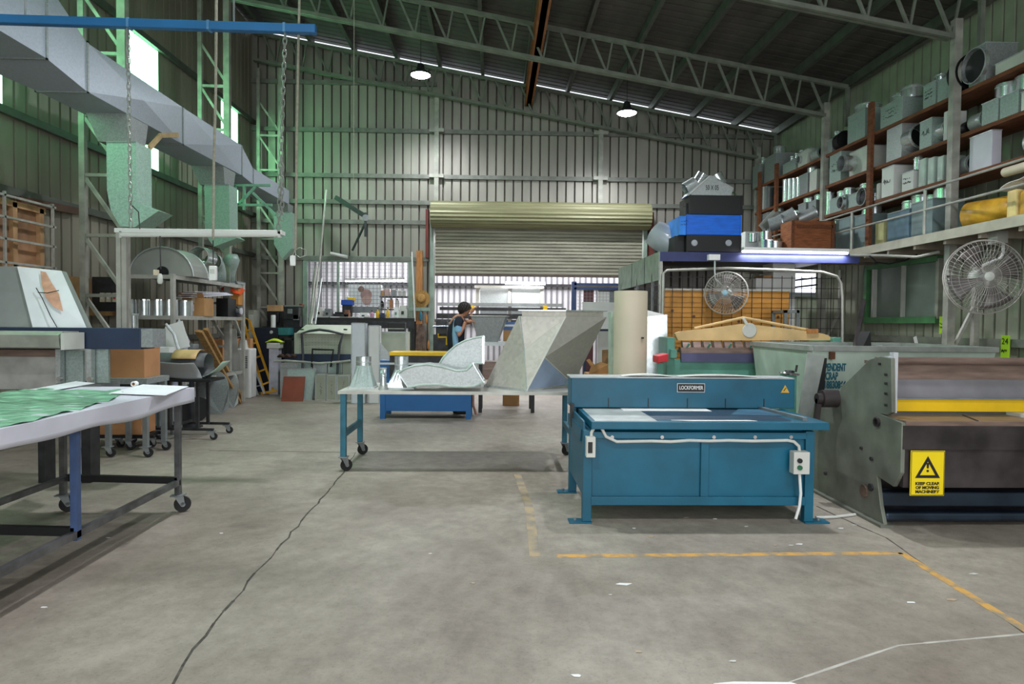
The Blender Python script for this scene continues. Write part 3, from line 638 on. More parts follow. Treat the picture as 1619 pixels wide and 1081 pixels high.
M().box(q.x-.08, q.y-.04, q.z, q.x+.05, q.y+.04, q.z+.06).obj('base', STEELD, t)
t = thing('paper_bundle', 'bundle of long white sheets lying under the rack top', 'sheets', (-4.2, 9.8, 1.9))
for i in range(4): q0, q1 = at(288+i*4, 470-i*3, 9.2), at(358-i*2, 466-i*2+i, 10.2); M().bar(q0, q1, .25-.03*i, .012).obj('sheet', (PAPER, WHITEL)[i % 2], t)
OFF = V((0, 0, 0))
# behind: timber window through rack
b = struct(M().box(LW(9)+.05, 8.5, 1.55, LW(9)+.1, 10.0, 2.05).obj('window_6', mat('window_board2', '8d6b3d', .7, 0, .2, 3)))
# lower part junk
t = thing('white_sheet_pile', 'white crumpled sheets leaning in the lower bay of the left rack', 'sheets', tuple(at(270, 560, 9.2)))
for i, pts in enumerate(([(243, 560), (262, 515), (288, 507), (300, 548)], [(262, 552), (283, 503), (300, 540), (292, 565)], [(240, 566), (250, 548), (278, 552), (282, 566)])):
    M().plate([at(x, y, 9.1+.1*i) for x, y in pts], .01).obj('sheet', (WHITE, WHITEL, mat('pale_mint', 'bcd2c6', .6))[i], t)
b = M().tube([at(262, 512, 9), at(275, 528, 9), at(280, 545, 9), at(286, 562, 9)], .02, 8); tag(b.obj('flexible_hose', GALV, smooth=True), 'curved silver hose hanging from the lower rack shelf', 'hose')
# ---- cardboard box on table beyond folder
SZ = .86
carton(at(174, 552, 7.4).x, 7.4, SZ, at(228, 552, 7.4).x, 7.75, at(200, 550, 7.4).z, 'large orange-brown cardboard box on the stand behind the folder', CARDO, tape=False)
t = thing('stand', 'low steel stand holding the cardboard box behind the near bench', 'stand', (-4.0, 7.5, 0))
x0, x1 = at(165, 600, 7.3).x, at(232, 600, 7.3).x
M().box(x0, 7.3, SZ-.06, x1, 7.8, SZ).obj('stand_top', GALVD, t)
for x, y in ((x0, 7.3), (x1-.05, 7.3), (x0, 7.7), (x1-.05, 7.7)):
    o = M().box(x, y, .12, x+.05, y+.05, SZ-.06).obj('leg', STEEL, t); castor(x+.02, y+.02, .12, o, .05)
M().box(x0, 7.29, SZ-.12, x1, 7.3, SZ-.06).obj('apron', BLACK, t)
t = thing('table', 'white topped small table behind the vinyl roll', 'table', tuple(V((-4.75, 9.0, 0))))
ya = 8.75; x0, x1 = at(232, 570, ya).x, at(272, 570, ya).x
M().box(x0, ya, .86, x1, 9.05, .9).obj('table_top', WHITE, t)
for x in (x0, x1-.03):
    for y in (ya, 9.0): M().box(x, y, 0, x+.03, y+.03, .86).obj('leg', STEEL, t)
carton(at(230, 570, 8.8).x, 8.8, .9, at(268, 570, 8.8).x, 9.0, at(240, 549, 8.8).z, 'white cardboard box behind the rolled vinyl at left', WHITE, tape=False)
t = thing('vice', 'small dark bench vice on its pedestal behind the rolled vinyl', 'vice', (0, 0, 0)); q = at(298, 552, 9.3)
M().lathe([(.14, 0), (.14, .02), (.04, .05), (.035, q.z-.2)], (q.x, 9.4, 0), n=14).obj('pedestal', STEELD, t)
M().box(q.x-.12, 9.3, q.z-.22, q.x+.12, 9.5, q.z).obj('body', STEELD, t, bev=.01); M().cyl(q+V((-.13, -.02, -.04)), q+V((.15, -.02, -.04)), .012, 8).obj('screw', CHROME, t); M().box(q.x-.06, 9.28, q.z, q.x+.08, 9.45, q.z+.07).obj('jaw', STEEL, t, bev=.008)
# ---- trolley table with rolled grey vinyl
t = thing('trolley_table', 'small dark topped trolley under the rolled grey vinyl', 'table', (-3.9, 8.6, 0))
TZ = .765; x0, x1 = at(228, 600, 8.3).x, at(332, 600, 8.3).x
M().box(x0, 8.3, TZ-.03, x1, 8.75, TZ).obj('table_top', BLACK, t)
for x, y in ((x0+.25, 8.35), (x1-.2, 8.35), (x0+.25, 8.65), (x1-.2, 8.65)): M().box(x, y, .16, x+.035, y+.035, TZ-.03).obj('leg', STEELD, t)
for y in (8.4, 8.9):
    o = M().bar((x0, y, .14), (x1-.0, y, .13), .035, .03).obj('base_rail', STEELD, t); castor(x1-.03, y, .115, o, .045, .2); castor(x0+.1, y, .125, o, .045, 1)
M().bar((x0+.3, 8.4, .17), (x0+.3, 8.9, .17), .035, .03).obj('base_rail', STEELD, t)
t = thing('vinyl_roll', 'curled grey vinyl sheet with tan inside lying on the trolley', 'vinyl roll', tuple(V((-4, 8.5, TZ))))
xa, xb = at(224, 580, 8.35).x, at(318, 580, 8.35).x
def curl(u, v):
    a_ = -2.2+u*5.6; r_ = .165-.05*u; y = 8.56; z = TZ+.185
    return V((xa+(xb-xa)*(.0+v), y+r_*math.cos(a_)*1.15, z+r_*math.sin(a_)*1.1-.015))
M().grid(curl, 40, 4).obj('rolled_part', mat('vinyl_dark', '58595b', .5, .05), t, smooth=True, sol=.006)
def curl2(u, v):
    y = 8.38-.1*u*u; return V((xa-.06*u+(xb-xa-.0)*v, y, TZ+.01+.2*u+.01*math.sin(v*6)))
M().grid(curl2, 10, 12).obj('outer_flap', mat('vinyl_light', 'a0a2a4', .5, 0, .04, 4), t, smooth=True, sol=.008)
def curl3(u, v): a_ = 1.1+u*1.6; return V((xa+.34+(xb-xa-.42)*v, 8.56+.2*math.cos(a_), TZ+.17+.19*math.sin(a_)))
M().grid(curl3, 10, 3).obj('tan_lining', mat('tan', 'd3ae78', .6), t, smooth=True, sol=.004)
def curl4(u, v): return V((xb-.1+.32*u, 8.45+.25*v, TZ+.015+.2*u**2))
tag(M().grid(curl4, 12, 3).obj('green_tint_sheet', mat('mint_sheet', 'c3e0d2', .35), smooth=True, sol=.004), 'pale mint curled sheet end beside the vinyl roll on the trolley', 'sheet')
# hand truck wheels and things under
t = thing('hand_truck', 'old hand truck with two rusty wheels behind the near left bench', 'hand truck', tuple(V(((302-780)/F*9.8, 9.9, 0))))
for i, (px, Y) in enumerate(((299, 9.55), (317, 9.95))):
    q = V(((px-780)/F*Y, Y, .19)); ax = V((.8, -.6, 0)).normalized()
    o = M().lathe([(.09, -.03), (.175, -.035), (.19, -.015), (.19, .015), (.175, .035), (.09, .03)], q, ax, 26).obj('wheel', RUB, t, smooth=True); M().lathe([(.02, .02), (.06, .03), (.1, .02), (.1, -.02), (.06, -.03), (.02, -.02)], q, ax, 20).obj('hub', mat('hub_rust', '8a6556', .6, .2), o, smooth=True)
a_, c_ = V(((299-780)/F*9.55, 9.58, .19)), V(((317-780)/F*9.95, 9.92, .19)); M().cyl(a_, c_, .015, 8).obj('axle', STEEL, t)
M().tube([a_, at(293, 605, 9.5), at(288, 570, 9.6)], .014, 8).obj('frame_tube', WHITE, t); M().tube([c_, at(306, 605, 9.9), at(302, 572, 10)], .014, 8).obj('frame_tube', WHITE, t)
carton(at(147, 680, 7.85).x, 7.87, .15, at(222, 680, 7.85).x, 8.2, .45, 'brown carton low on the dolly under the near left bench', CARDO, tape=False)
t = thing('dolly', 'black castor dolly beneath the brown carton', 'dolly', (-4.4, 8, 0))
x0, x1 = at(142, 690, 7.83).x, at(241, 690, 7.83).x
M().bar((x0, 7.88, .13), (x1, 7.88, .13), .04, .04).obj('rail', BLACK, t); M().bar((x0, 8.15, .13), (x1, 8.15, .13), .04, .04).obj('rail', BLACK, t)
o = M().bar((x1-.1, 7.88, .13), (x1-.1, 8.15, .13), .04, .04).obj('rail', BLACK, t)
for x in (x0+.3, x1-.05):
    for y in (7.88, 8.15): castor(x, y, .115, o, .045, 1.2)
t = thing('plastic_crate', 'pale blue white crate on the floor behind the near left bench', 'crate', tuple(V((-3.6, 7.3, 0))))
x0, x1 = at(233, 650, 9.15).x, at(268, 650, 9.15).x; M().prism([(x0, 9.15, .05), (x1-.03, 9.15, .05), (x1, 9.15, .78), (x0-.02, 9.15, .78)], (0, .25, 0)).obj('body', mat('crate_blue', 'b9c2e0', .5), t, bev=.01); M().box(x0-.03, 9.14, .74, x1+.02, 9.42, .79).obj('rim', WHITE, t); M().box(x0, 9.16, 0, x1-.03, 9.4, .05).obj('foot', NAVY, t)
# leaning disc sheets
def disc_sheet(px, Y, w_, h_, m_, label, tilt=.25, curve=False):
    x = (px-780)/F*Y; pts = []
    for j in range(25):
        a_ = math.pi*j/24; pts.append(V((x+w_/2*math.cos(a_), Y+tilt*h_*math.sin(a_)**.8, .35*h_+.65*h_*math.sin(a_)**.8)))
    pts += [V((x-w_/2, Y, .1*h_)), V((x-w_/4, Y-.02, 0.0)), V((x+w_/3, Y-.02, 0.0)), V((x+w_/2, Y, .12*h_))]
    return tag(M().prism(pts, (.0, .012, 0)).obj('curved_cheek_sheet', m_), label, 'sheet metal')
disc_sheet(338, 10.75, .55, .68, GALVD, 'large rounded galvanised cheek sheet leaning beside the rack')
disc_sheet(362, 11.5, .4, .62, GALV, 'smaller rounded galvanised cheek sheet right of the large one')
# timber planks
for i, (p0, p1, w_) in enumerate((((377, 636), (314, 523), .11), ((383, 632), (325, 520), .07), ((366, 612), (306, 522), .09))):
    a_ = atz(p0[0], p0[1], .03); c_ = at(p1[0], p1[1], a_.y-1.9)
    tag(M().bar(a_, c_, w_, .04, (0, 1, 0)).obj('timber_plank', (PINE, PINE, mat('dark_timber', '6b5138', .7))[i]), ('wide pine plank leaning on the rack, nearest the floor edge', 'narrow pine plank leaning beside the wide one', 'dark plank leaning behind the pine planks')[i], 'plank')
# mirror-like frame and sheets
def tubeframe(pts, Y, dy, r, m_, name, label, cat, close=False, base=None):
    y0 = max(p[1] for p in pts); y1 = min(p[1] for p in pts)
    P = [at(x, y, Y+dy*(y0-y)/(y0-y1)) for x, y in pts]
    if close: P.append(P[0])
    return tag(M().tube(P, r, 8).obj(name, m_, smooth=True), label, cat)
tubeframe([(352, 610), (345, 560), (326, 518), (344, 516), (362, 575)], 12.3, .2, .012, WHITE, 'tube_frame', 'thin white tubular frame leaning in front of the rack', 'frame')
for i, (x0, x1, y0, y1, m_) in enumerate(((347, 356, 518, 600, GALVD), (356, 366, 522, 600, GALV), (366, 374, 520, 590, PLASW))):
    lean_sheet('sheet_strip', [(x0+6, 634), (x0, y0), (x1, y0), (x1+6, 634)], 12.35+i*.12, .1, m_, ('left', 'middle', 'right')[i]+'most grey strip leaning between the planks and air unit', 'strip')
for i, (x, y, w_, h_) in enumerate(((345, 545, 14, 18), (366, 545, 18, 20), (388, 548, 16, 26))):
    Yc = (12.1, 13.2, 13.3)[i]; carton(at(x-w_/2, y, Yc).x, Yc, 0, at(x+w_/2, y, Yc).x, Yc+.15, at(x, y-h_/2, Yc).z, ('left', 'middle', 'right')[i]+'most of three brown cartons standing behind the planks', CARDO, tape=False)
# air unit
t = thing('portable_air_unit', 'tall white portable air unit with vent slots beside the yellow ladder', 'air conditioner', tuple(atz(388, 628, 0)))
Y = 12.6; Y = 1.5*F/(629-507.5); x0, x1 = (376-780)/F*Y, (401-780)/F*Y; h_ = CH-(552-508)/F*Y
M().prism([(x0, Y+.03, 0), (x0+.03, Y, 0), (x1-.03, Y-.03, 0), (x1, Y, 0), (x1, Y+.3, 0), (x0, Y+.3, 0)], (0, 0, h_)).obj('cabinet', WHITE, t, bev=.02)
M().cyl((x0+.1, Y+.14, h_), (x0+.1, Y+.14, h_+.16), .1, 18, .07).obj('outlet_neck', PLASW, t, smooth=True)
b = M(); 
for r_ in range(7): b.box(x0+.17, Y-.035, h_-.16-.035*r_, x0+.25, Y-.03, h_-.145-.035*r_)
b.obj('vent_slots', BLACK, t)
t = thing('dark_bin', 'dark grey tapered bin left of the white air unit', 'bin', ((x0-.1), Y+.2, 0)); q0 = (356-780)/F*Y
M().prism([(q0+.12, Y+.15, 0), (x0-.01, Y+.15, 0), (x0-.01, Y+.15, h_-.03), (q0+.06, Y+.15, h_-.1), (q0, Y+.15, h_-.25)], (0, .3, 0)).obj('body', mat('bin_grey', '4b4b50', .5), t, bev=.01)
M().box(q0+.05, Y+.13, h_-.14, x0-.01, Y+.47, h_-.1).obj('lid', mat('bin_grey', '4b4b50'), t)
# yellow ladder
t = thing('step_ladder', 'yellow step ladder leaning near the left rack', 'ladder', tuple(atz(425, 618, 0)))
def lp(x, y, off=0): return at(x, y, 13.6+off+(618-y)/113*.3)
for A, B in (((418, 622), (385, 508)), ((432, 616), (394, 506))): M().bar(lp(*A), lp(*B), .045, .03, (0, 1, 0)).obj('rail', LADY, t)
for f in (.12, .3, .49, .68, .87):
    a_ = lp(418+(385-418)*f, 622+(508-622)*f); c_ = lp(432+(394-432)*f, 616+(506-616)*f); M().bar(a_, c_, .05, .035).obj('rung', LADY, t)
M().tube([lp(394, 506), lp(388, 503), lp(375, 508), lp(378, 524), lp(390, 528)], .016, 8).obj('top_hoop', LADY, t)
M().bar(lp(413, 622), lp(438, 617), .06, .05).obj('foot', LADY, t)
t = thing('ladder', 'narrow aluminium ladder leaning over the rack beside the yellow one', 'ladder', tuple(atz(415, 624, 0)))
def lq(x, y): return at(x, y, 13.35-(y-624)/150*.1)
for A, B in (((418, 622), (366, 492)), ((408, 624), (356, 496))): M().bar(lq(*A), lq(*B), .03, .03, (0, 1, 0)).obj('rail', GALV, t)
for f in (.1, .25, .4, .55, .7, .85): M().cyl(lq(418-52*f, 622-130*f), lq(408-52*f, 624-128*f), .012, 8).obj('rung', GALV, t)
t = thing('spray_tube', 'white tube with yellow cap leaning at top of the aluminium ladder', 'tube', tuple(at(357, 500, 10.9))); M().cyl(at(356, 467, 12.9), at(360, 493, 12.9), .03, 12).obj('tube', WHITE, t, smooth=True); M().cyl(at(354, 495, 12.88), at(359, 503, 12.88), .022, 10).obj('cap', YEL, t)
# ================================================================ CENTRE
# ---- notching/forming machine (blue), front right of centre
MX0, MX1, MY0, MY1 = .68, 2.44, 4.94, 5.9
t = thing('lockforming_machine', 'blue lock forming machine with sheet table standing on the yellow-lined floor', 'machine', (1.6, 5.4, 0))
for x, y, w_ in ((MX0, MY0, 1), (MX1, MY0, -1), (MX0, MY1-.07, 1), (MX1, MY1-.07, -1)):
    o = M().box(x, y, .012, x+.068*w_, y+.068, .70).obj('leg', BLUEP, t, bev=.003)
    f = M().box(x-.1 if w_ > 0 else x-.07, y-.02, 0, x+.068 if w_ > 0 else x+.12, y+.09, .012).obj('foot_plate', BLUEP, o)
    M().cyl((x-.05 if w_ > 0 else x+.06, y+.04, .01), (x-.05 if w_ > 0 else x+.06, y+.04, .03), .012, 8).obj('bolt', STEEL, o)
M().box(MX0+.06, MY0+.03, .2, MX1-.06, MY0+.04, .68).obj('front_panel', BLUEP, t)
M().box(MX0+.005, MY0+.06, .2, MX0+.02, MY1-.02, .76).obj('side_panel', BLUEP, t); M().box(MX1-.02, MY0+.06, .2, MX1-.005, MY1-.02, .76).obj('side_panel', BLUEP, t)
M().box(MX0+.06, MY1-.03, .2, MX1-.06, MY1-.02, .76).obj('back_panel', BLUEP, t)
M().box(MX0+.06, MY0, .135, MX1-.06, MY0+.06, .2).obj('stretcher', BLUEP, t, bev=.003)
M().box(MX0+.06, MY0, .64, MX1-.06, MY0+.06, .69).obj('upper_rail', BLUEP, t, bev=.003)
M().box(1.575, MY0+.005, .2, 1.635, MY0+.05, .65).obj('mullion', BLUEP, t, bev=.003)
M().prism([(MX0-.01, 5.0, .70), (MX0-.01, MY1, .70), (MX0-.01, MY1, .60), (MX0-.01, 5.05, .6)], (MX1-MX0+.02, 0, 0)).obj('under_frame', BLUEP, t)
# table
TX0, TX1 = .735, 2.53
M().box(TX0, 4.9, .715, TX1, 5.68, .772).obj('table', BLUEP, t, bev=.004)
o = M().box(TX0+.03, 4.93, .772, TX0+.5, 5.66, .775).obj('table_plate', mat('worn_plate', 'b2b8b5', .45, .2, .12, 6), t)
M().box(TX0+.5, 4.99, .772, TX1-.25, 5.66, .7745).obj('table_plate', mat('dark_sheet', '31465a', .4, .2, .15, 3), t)
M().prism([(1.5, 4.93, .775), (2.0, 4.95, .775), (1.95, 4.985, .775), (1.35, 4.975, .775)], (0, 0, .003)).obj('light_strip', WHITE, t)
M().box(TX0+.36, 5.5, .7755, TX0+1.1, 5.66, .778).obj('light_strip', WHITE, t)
M().bar((TX1-.14, 5.0, .785), (TX1-.22, 5.66, .785), .035, .025).obj('fence', STEEL, t); M().prism([(TX1-.6, 5.3, .776), (TX1-.2, 5.25, .776), (TX1-.25, 5.62, .776), (TX1-.42, 5.63, .776)], (0, 0, .004)).obj('scrap_sheet', mat('blue_sheet', '4f7690', .4, .2), t)
# beam
o = M().box(.67, 5.66, .78, 2.61, 5.92, 1.035).obj('top_beam', BLUEP, t, bev=.006)
M().box(.66, 5.655, 1.035, 2.6, 5.93, 1.045).obj('beam_cap', mat('cap_grey', 'a2aaa9', .4, .3, .1, 5), t)
b = M()
for x0, x1, z_ in ((1.12, 1.55, .045), (1.62, 2.3, .04)): b.grid(lambda u, v: V((x0+(x1-x0)*u, 5.7+.15*v, 1.048+z_*math.sin(u*math.pi)*.35)), 10, 2)
b.obj('cap_strip', PLASW, t, sol=.002)
for px in (962, 1025, 1087, 1147, 1208):
    q = at(px, 640, 5.655); M().box(q.x-.003, 5.654, .785, q.x+.003, 5.66, .865).obj('slot', BLACK, t)
M().box(.665, 5.6, .62, .69, 5.7, .82).obj('side_bracket', STEELD, t); q = at(911, 660, 5.6); M().cyl((q.x, 5.58, q.z), (q.x, 5.64, q.z), .02, 8).obj('knob', BLACK, t)
q = at(1092.5, 613, 5.65); w2 = 21.5/186
o = M().box(q.x-w2, 5.647, q.z-.034, q.x+w2, 5.655, q.z+.034).obj('name_plate', BLACK, t); M().box(q.x-w2-.004, 5.649, q.z-.038, q.x+w2+.004, 5.655, q.z+.038).obj('plate_border', WHITE, o)
text('LOCKFORMER', .045, (q.x, 5.645, q.z), (1, 0, 0), Z, WHITE, o, w=.205, bold=.0006)
def tri_sign(cx, cz, Y, s_, parent, bg, frame=True, bolt=False, sgn=-1):
    # black warning triangle facing the camera side
    o_ = M(); pts = [V((cx-s_*.5, Y, cz-s_*.4)), V((cx+s_*.5, Y, cz-s_*.4)), V((cx, Y, cz+s_*.47))]; c0 = sum(pts, V())/3
    inn = [c0+(p-c0)*.62 for p in pts]
    for i in range(3): j = (i+1) % 3; o_.prism([pts[i], pts[j], inn[j], inn[i]], (0, -.001, 0))
    o_.obj('warning_triangle', INK, parent)
    M().prism([V((cx-s_*.035, Y, cz-s_*.02)), V((cx+s_*.035, Y, cz-s_*.02)), V((cx+s_*.055, Y, cz+s_*.2)), V((cx-s_*.055, Y, cz+s_*.2))], (0, -.001, 0)).obj('exclamation_stroke', INK, parent)
    M().cyl((cx, Y, cz-s_*.12), (cx, Y-.001, cz-s_*.12), s_*.05, 12).obj('exclamation_dot', INK, parent)
q = at(1241.5, 615, 5.65); o = M().prism([(q.x-.038, 5.655, q.z-.032), (q.x+.038, 5.655, q.z-.032), (q.x, 5.655, q.z+.036)], (0, -.003, 0)).obj('warning_label', mat('amber', 'e0b040', .5), t); M().bar((q.x-.012, 5.65, q.z-.015), (q.x+.008, 5.65, q.z+.012), .006, .004).obj('hazard_symbol', INK, o)
# conduit and control boxes
P = [(965, 690), (968, 696), (975, 698), (1030, 697), (1060, 698), (1090, 696), (1120, 697), (1150, 696), (1190, 697), (1245, 696), (1255, 698), (1263, 705), (1264, 713)]
M().tube([at(x, y, 4.93) for x, y in [(951, 676), (958, 690)]+P[2:]], .012, 8).obj('conduit', PLASW, t, smooth=True)
M().tube([at(939, 677, 4.93), at(935, 684, 4.93), at(935, 694, 4.93)], .012, 8).obj('conduit', PLASW, t, smooth=True)
for px in (968, 1047, 1129, 1194, 1251):
    q = at(px, 691, 4.93); M().cyl(q, q+V((0, .02, 0)), .014, 10).obj('saddle_clip', CHROME, t)
a = at(1251, 748, 4.9); c = at(1277, 713, 4.9)
o = M().box(a.x, 4.86, a.z, c.x, 4.94, c.z).obj('control_box', PLASW, t, bev=.005)
for y, m_ in ((728, BLACK), (739, mat('button_green', '1f6b47', .4))):
    q = at(1264, y, 4.86); M().cyl(q, q-V((0, .015, 0)), .018, 14).obj('push_button', m_, o, smooth=True)
a = at(926, 722, 4.9); c = at(941, 690, 4.9)
o = M().box(a.x, 4.87, a.z, c.x, 4.94, c.z).obj('isolator_box', PLASW, t, bev=.004); q = (a+c)/2; M().box(q.x-.022, 4.862, q.z-.04, q.x+.01, 4.87, q.z+.04).obj('isolator_switch', BLACK, o)
M().tube([at(1264, 748, 4.9), at(1266, 780, 4.9), at(1264, 800, 4.9), at(1258, 820, 4.9)], .011, 8).obj('conduit', WHITE, t, smooth=True)
M().tube([atz(1290, 818, .012), atz(1320, 817, .012), atz(1352, 813, .012)], .011, 8).obj('conduit', PLASW, t, smooth=True)
# hand wheel at right rear
q = at(1248, 592, 6.3)
t = thing('crank_mechanism', 'grey crank hand wheel behind right end of the blue machine beam', 'hand wheel', (q.x, 6.3, 0))
M().box(q.x-.05, 6.25, 0, q.x+.05, 6.4, q.z).obj('pedestal', GREENM, t); M().lathe([(.09, 0), (.095, .01), (.09, .02)], q, (0.1, 0, 1), 20).obj('wheel', CHROME, t, smooth=True); M().lathe([(.05, .02), (.04, .04)], q, (0, 0, 1), 12).obj('hub', BLACK, t)
M().cyl(at(1258, 588, 6.3), at(1260, 577, 6.3), .011, 8).obj('crank_handle', BLACK, t)
# ---- mobile table
t = thing('mobile_work_table', 'long mobile work table with teal legs carrying duct fittings', 'table', (-.4, 7.1, 0))
QX0, QX1, QY0, QY1, QZ = -1.54, .86, 6.62, 7.55, .81
M().box(QX0, QY0, QZ-.03, QX1, QY1, QZ).obj('table_top', mat('table_top_steel', 'bfbfb6', .4, .35, .12, 4), t)
for x, y in ((QX0+.02, QY0+.02), (QX0+.02, QY1-.08), (QX1-.07, QY0+.02), (QX1-.07, QY1-.08)):
    o = M().box(x, y, .15, x+.055, y+.055, QZ-.03).obj('leg', TEAL if x < 0 or 1 else STEEL, t, bev=.003); castor(x+.028, y+.028, .15, o, .06, .6)
for x in (QX0+.045, QX1-.045): M().bar((x, QY0+.05, .37), (x, QY1-.05, .37), .04, .06).obj('side_rail', TEAL, t)
# square-to-round helper
def sq2round(cx, cy, z0, w_, h_, r_, hc, label, m_=GALVG, dx=0, dy=0, depth=None):
    t = thing('square_to_round', label, 'duct fitting', (cx, cy, z0)); n_ = 24; dpt = depth or w_
    def sq(k_):
        a_ = 2*math.pi*k_/n_; c_, s_ = math.cos(a_), math.sin(a_); m__ = max(abs(c_), abs(s_)); return V((cx+w_/2*c_/m__, cy+dpt/2*s_/m__, z0))
    r0 = [sq(k_) for k_ in range(n_)]; r1 = [V((cx+dx+r_*math.cos(2*math.pi*k_/n_), cy+dy+r_*math.sin(2*math.pi*k_/n_), z0+h_)) for k_ in range(n_)]
    M().loft([r0, r1], False, False).obj('body', m_, t, sol=.004)
    M().pipe((cx+dx, cy+dy, z0+h_-.01), (cx+dx, cy+dy, z0+h_+hc), r_, .004, 24).obj('collar', GALVB, t, smooth=True); M().pipe((cx+dx, cy+dy, z0+h_+hc*.35), (cx+dx, cy+dy, z0+h_+hc*.42), r_+.004, .006, 24).obj('swage_ring', GALV, t)
    b = M(); e = .01
    for (x0, y0, x1, y1) in ((-1, -1, 1, -1), (1, -1, 1, 1), (1, 1, -1, 1), (-1, 1, -1, -1)): b.bar((cx+x0*w_/2, cy+y0*dpt/2, z0+.008), (cx+x1*w_/2, cy+y1*dpt/2, z0+.008), .014, .016)
    b.obj('base_flange', GALV, t); return t
q = at(574, 603, 6.95); sq2round(q.x, 6.98, QZ, .25, .235, .078, .09, 'galvanised square to round fitting nearest the left end of mobile table')
q = at(634, 606, 6.95); sq2round(q.x+.0, 6.98, QZ, .29, .19, .073, .14, 'second square to round fitting behind the curved duct on mobile table', GALVB)
t = thing('flared_tube', 'small shiny flared tube between the two square to round fittings', 'duct fitting', tuple(at(606, 608, 6.8))); q = at(606, 609, 6.8); q.z = QZ
M().lathe([(.05, 0), (.032, .06), (.03, .09), (.03, .22)], q, n=20, caps=False).obj('body', GALVB, t, smooth=True, sol=.003); M().pipe(q+V((0, 0, .21)), q+V((0, 0, .222)), .033, .005).obj('rim', GALV, t)
# S-shaped offset duct lying flat-on
def cheek_duct(label, outline_top, outline_bot, Y0_, Y1_, name='offset_duct', ends=True, m_=GALV):
    tp = [at(x, y, Y0_) for x, y in outline_top]; bt = [at(x, y, Y0_) for x, y in outline_bot]; d = V((0, Y1_-Y0_, 0)); n_ = len(tp)
    mz = min(p.z for p in bt+tp); sh = V((0, 0, max(0, QZ+.008-mz))); tp = [p+sh for p in tp]; bt = [p+sh for p in bt]
    t = thing(name, label, 'duct fitting', tuple((bt[0]+bt[-1])/2+d/2)); th = .006
    for k_, off in ((0, V((0, 0, 0))), (1, d-V((0, th, 0)))):
        b = M()
        for i in range(n_-1): b.prism([tp[i]+off, bt[i]+off, bt[i+1]+off, tp[i+1]+off], (0, th, 0))
        b.obj('cheek', m_, t)
    for nm, L_ in (('heel_sheet', tp), ('throat_sheet', bt)):
        b = M()
        for i in range(n_-1): b.prism([L_[i], L_[i+1], L_[i+1]+V((0, 0, .004)), L_[i]+V((0, 0, .004))], d)
        b.obj(nm, GALVD, t)
        M().tube([p+V((0, -.006, 0)) for p in L_], .012, 6).obj('seam', mat('seam_green', 'c7d8cf', .35, .3), t, smooth=True)
    for a_, c_ in ((tp[0], bt[0]), (tp[-1], bt[-1])):
        b = M(); b.bar(a_+V((0, -.01, 0)), c_+V((0, -.01, 0)), .028, .012).bar(a_+d, c_+d, .028, .012).bar(a_, a_+d, .02, .02).bar(c_, c_+d, .02, .02); b.obj('end_flange', GALVB, t)
    return t
cheek_duct('long galvanised offset duct lying along the front of mobile table',
    [(630, 590), (640, 583), (655, 578), (675, 576), (700, 580), (722, 586), (738, 585), (748, 575)],
    [(645, 611), (650, 611), (665, 608), (690, 607), (712, 610), (735, 611), (748, 610), (765, 604)], 6.68, 7.0)
cheek_duct('quarter bend duct standing on the offset duct on mobile table',
    [(692, 580), (700, 566), (710, 555), (722, 545), (736, 538), (750, 534), (764, 532)],
    [(722, 585), (728, 585), (736, 583), (742, 579), (748, 574), (756, 574), (764, 574)], 7.05, 7.4, 'duct_bend')
# big transition
t = thing('offset_transition', 'large leaning rectangular transition duct at right end of mobile table', 'duct fitting', tuple(at(850, 612, 7)))
Ya, Yb_ = 6.75, 7.5
B1, B2, B3 = at(767, 609, 7.15), at(833, 616, 6.68), at(906, 600, 7.4); B4 = B1+B3-B2
for q in (B1, B2, B3, B4): q.z = QZ+.01
T2, T3 = at(895, 500, 6.85), at(959, 500, 7.05); T1 = at(820, 498, 6.95); T4 = T1+T3-T2; T4.y += .3
zt = T2.z
for q in (T1, T3, T4): q.z = zt
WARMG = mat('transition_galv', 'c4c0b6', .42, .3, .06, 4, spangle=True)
mid = at(829, 553, (B1.y+B2.y+T1.y+T2.y)/4-.05); k1 = B2.lerp(T2, .44)
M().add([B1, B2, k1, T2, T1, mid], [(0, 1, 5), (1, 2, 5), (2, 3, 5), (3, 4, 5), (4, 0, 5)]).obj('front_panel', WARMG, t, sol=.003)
M().add([k1, B3, T3, T2], [(0, 1, 2), (0, 2, 3)]).obj('side_panel', mat('transition_shaded_side', 'a8a79c', .5, .2, .04, 4, spangle=True), t, sol=.003)  # same galvanised sheet as the front, its shading put into a darker colour
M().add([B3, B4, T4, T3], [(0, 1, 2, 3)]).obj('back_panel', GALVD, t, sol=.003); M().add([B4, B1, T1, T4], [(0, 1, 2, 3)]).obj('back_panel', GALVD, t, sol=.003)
cr = [at(773, 607, 7.1), at(810, 566, 6.85), at(827, 556, 6.8)]
M().tube([T1.lerp(T2, .03), mid, B2], .006, 6).obj('crease', GALV, t)
M().tube([B1, mid, T2], .004, 6).obj('crease', WARMG, t)
M().tube([B2, T2], .008, 6).obj('corner_seam', PLASW, t)
M().add([B2, B3, k1], [(0, 1, 2)]).obj('tinted_facet', mat('facet_blue_shading', 'a9bcda', .3, .25, .08, 4), t, sol=.003)  # bluish shading of this facet put into its colour
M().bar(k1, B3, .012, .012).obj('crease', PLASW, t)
b = M()
for A, B in ((B1, B2), (B2, B3), (B3, B4), (B4, B1)): b.bar(A, B, .03, .025)
b.obj('base_flange', GALVB, t)
cen = (T1+T2+T3+T4)/4; b = M(); tt = [cen+(p-cen)*.92 for p in (T1, T2, T3, T4)]
b.loft([tt, [p+V((0, 0, .055)) for p in tt]], False, False); b.obj('neck', WARMG, t, sol=.004)
b = M(); t2 = [cen+(p-cen)*1.0+V((0, 0, .06)) for p in (T1, T2, T3, T4)]
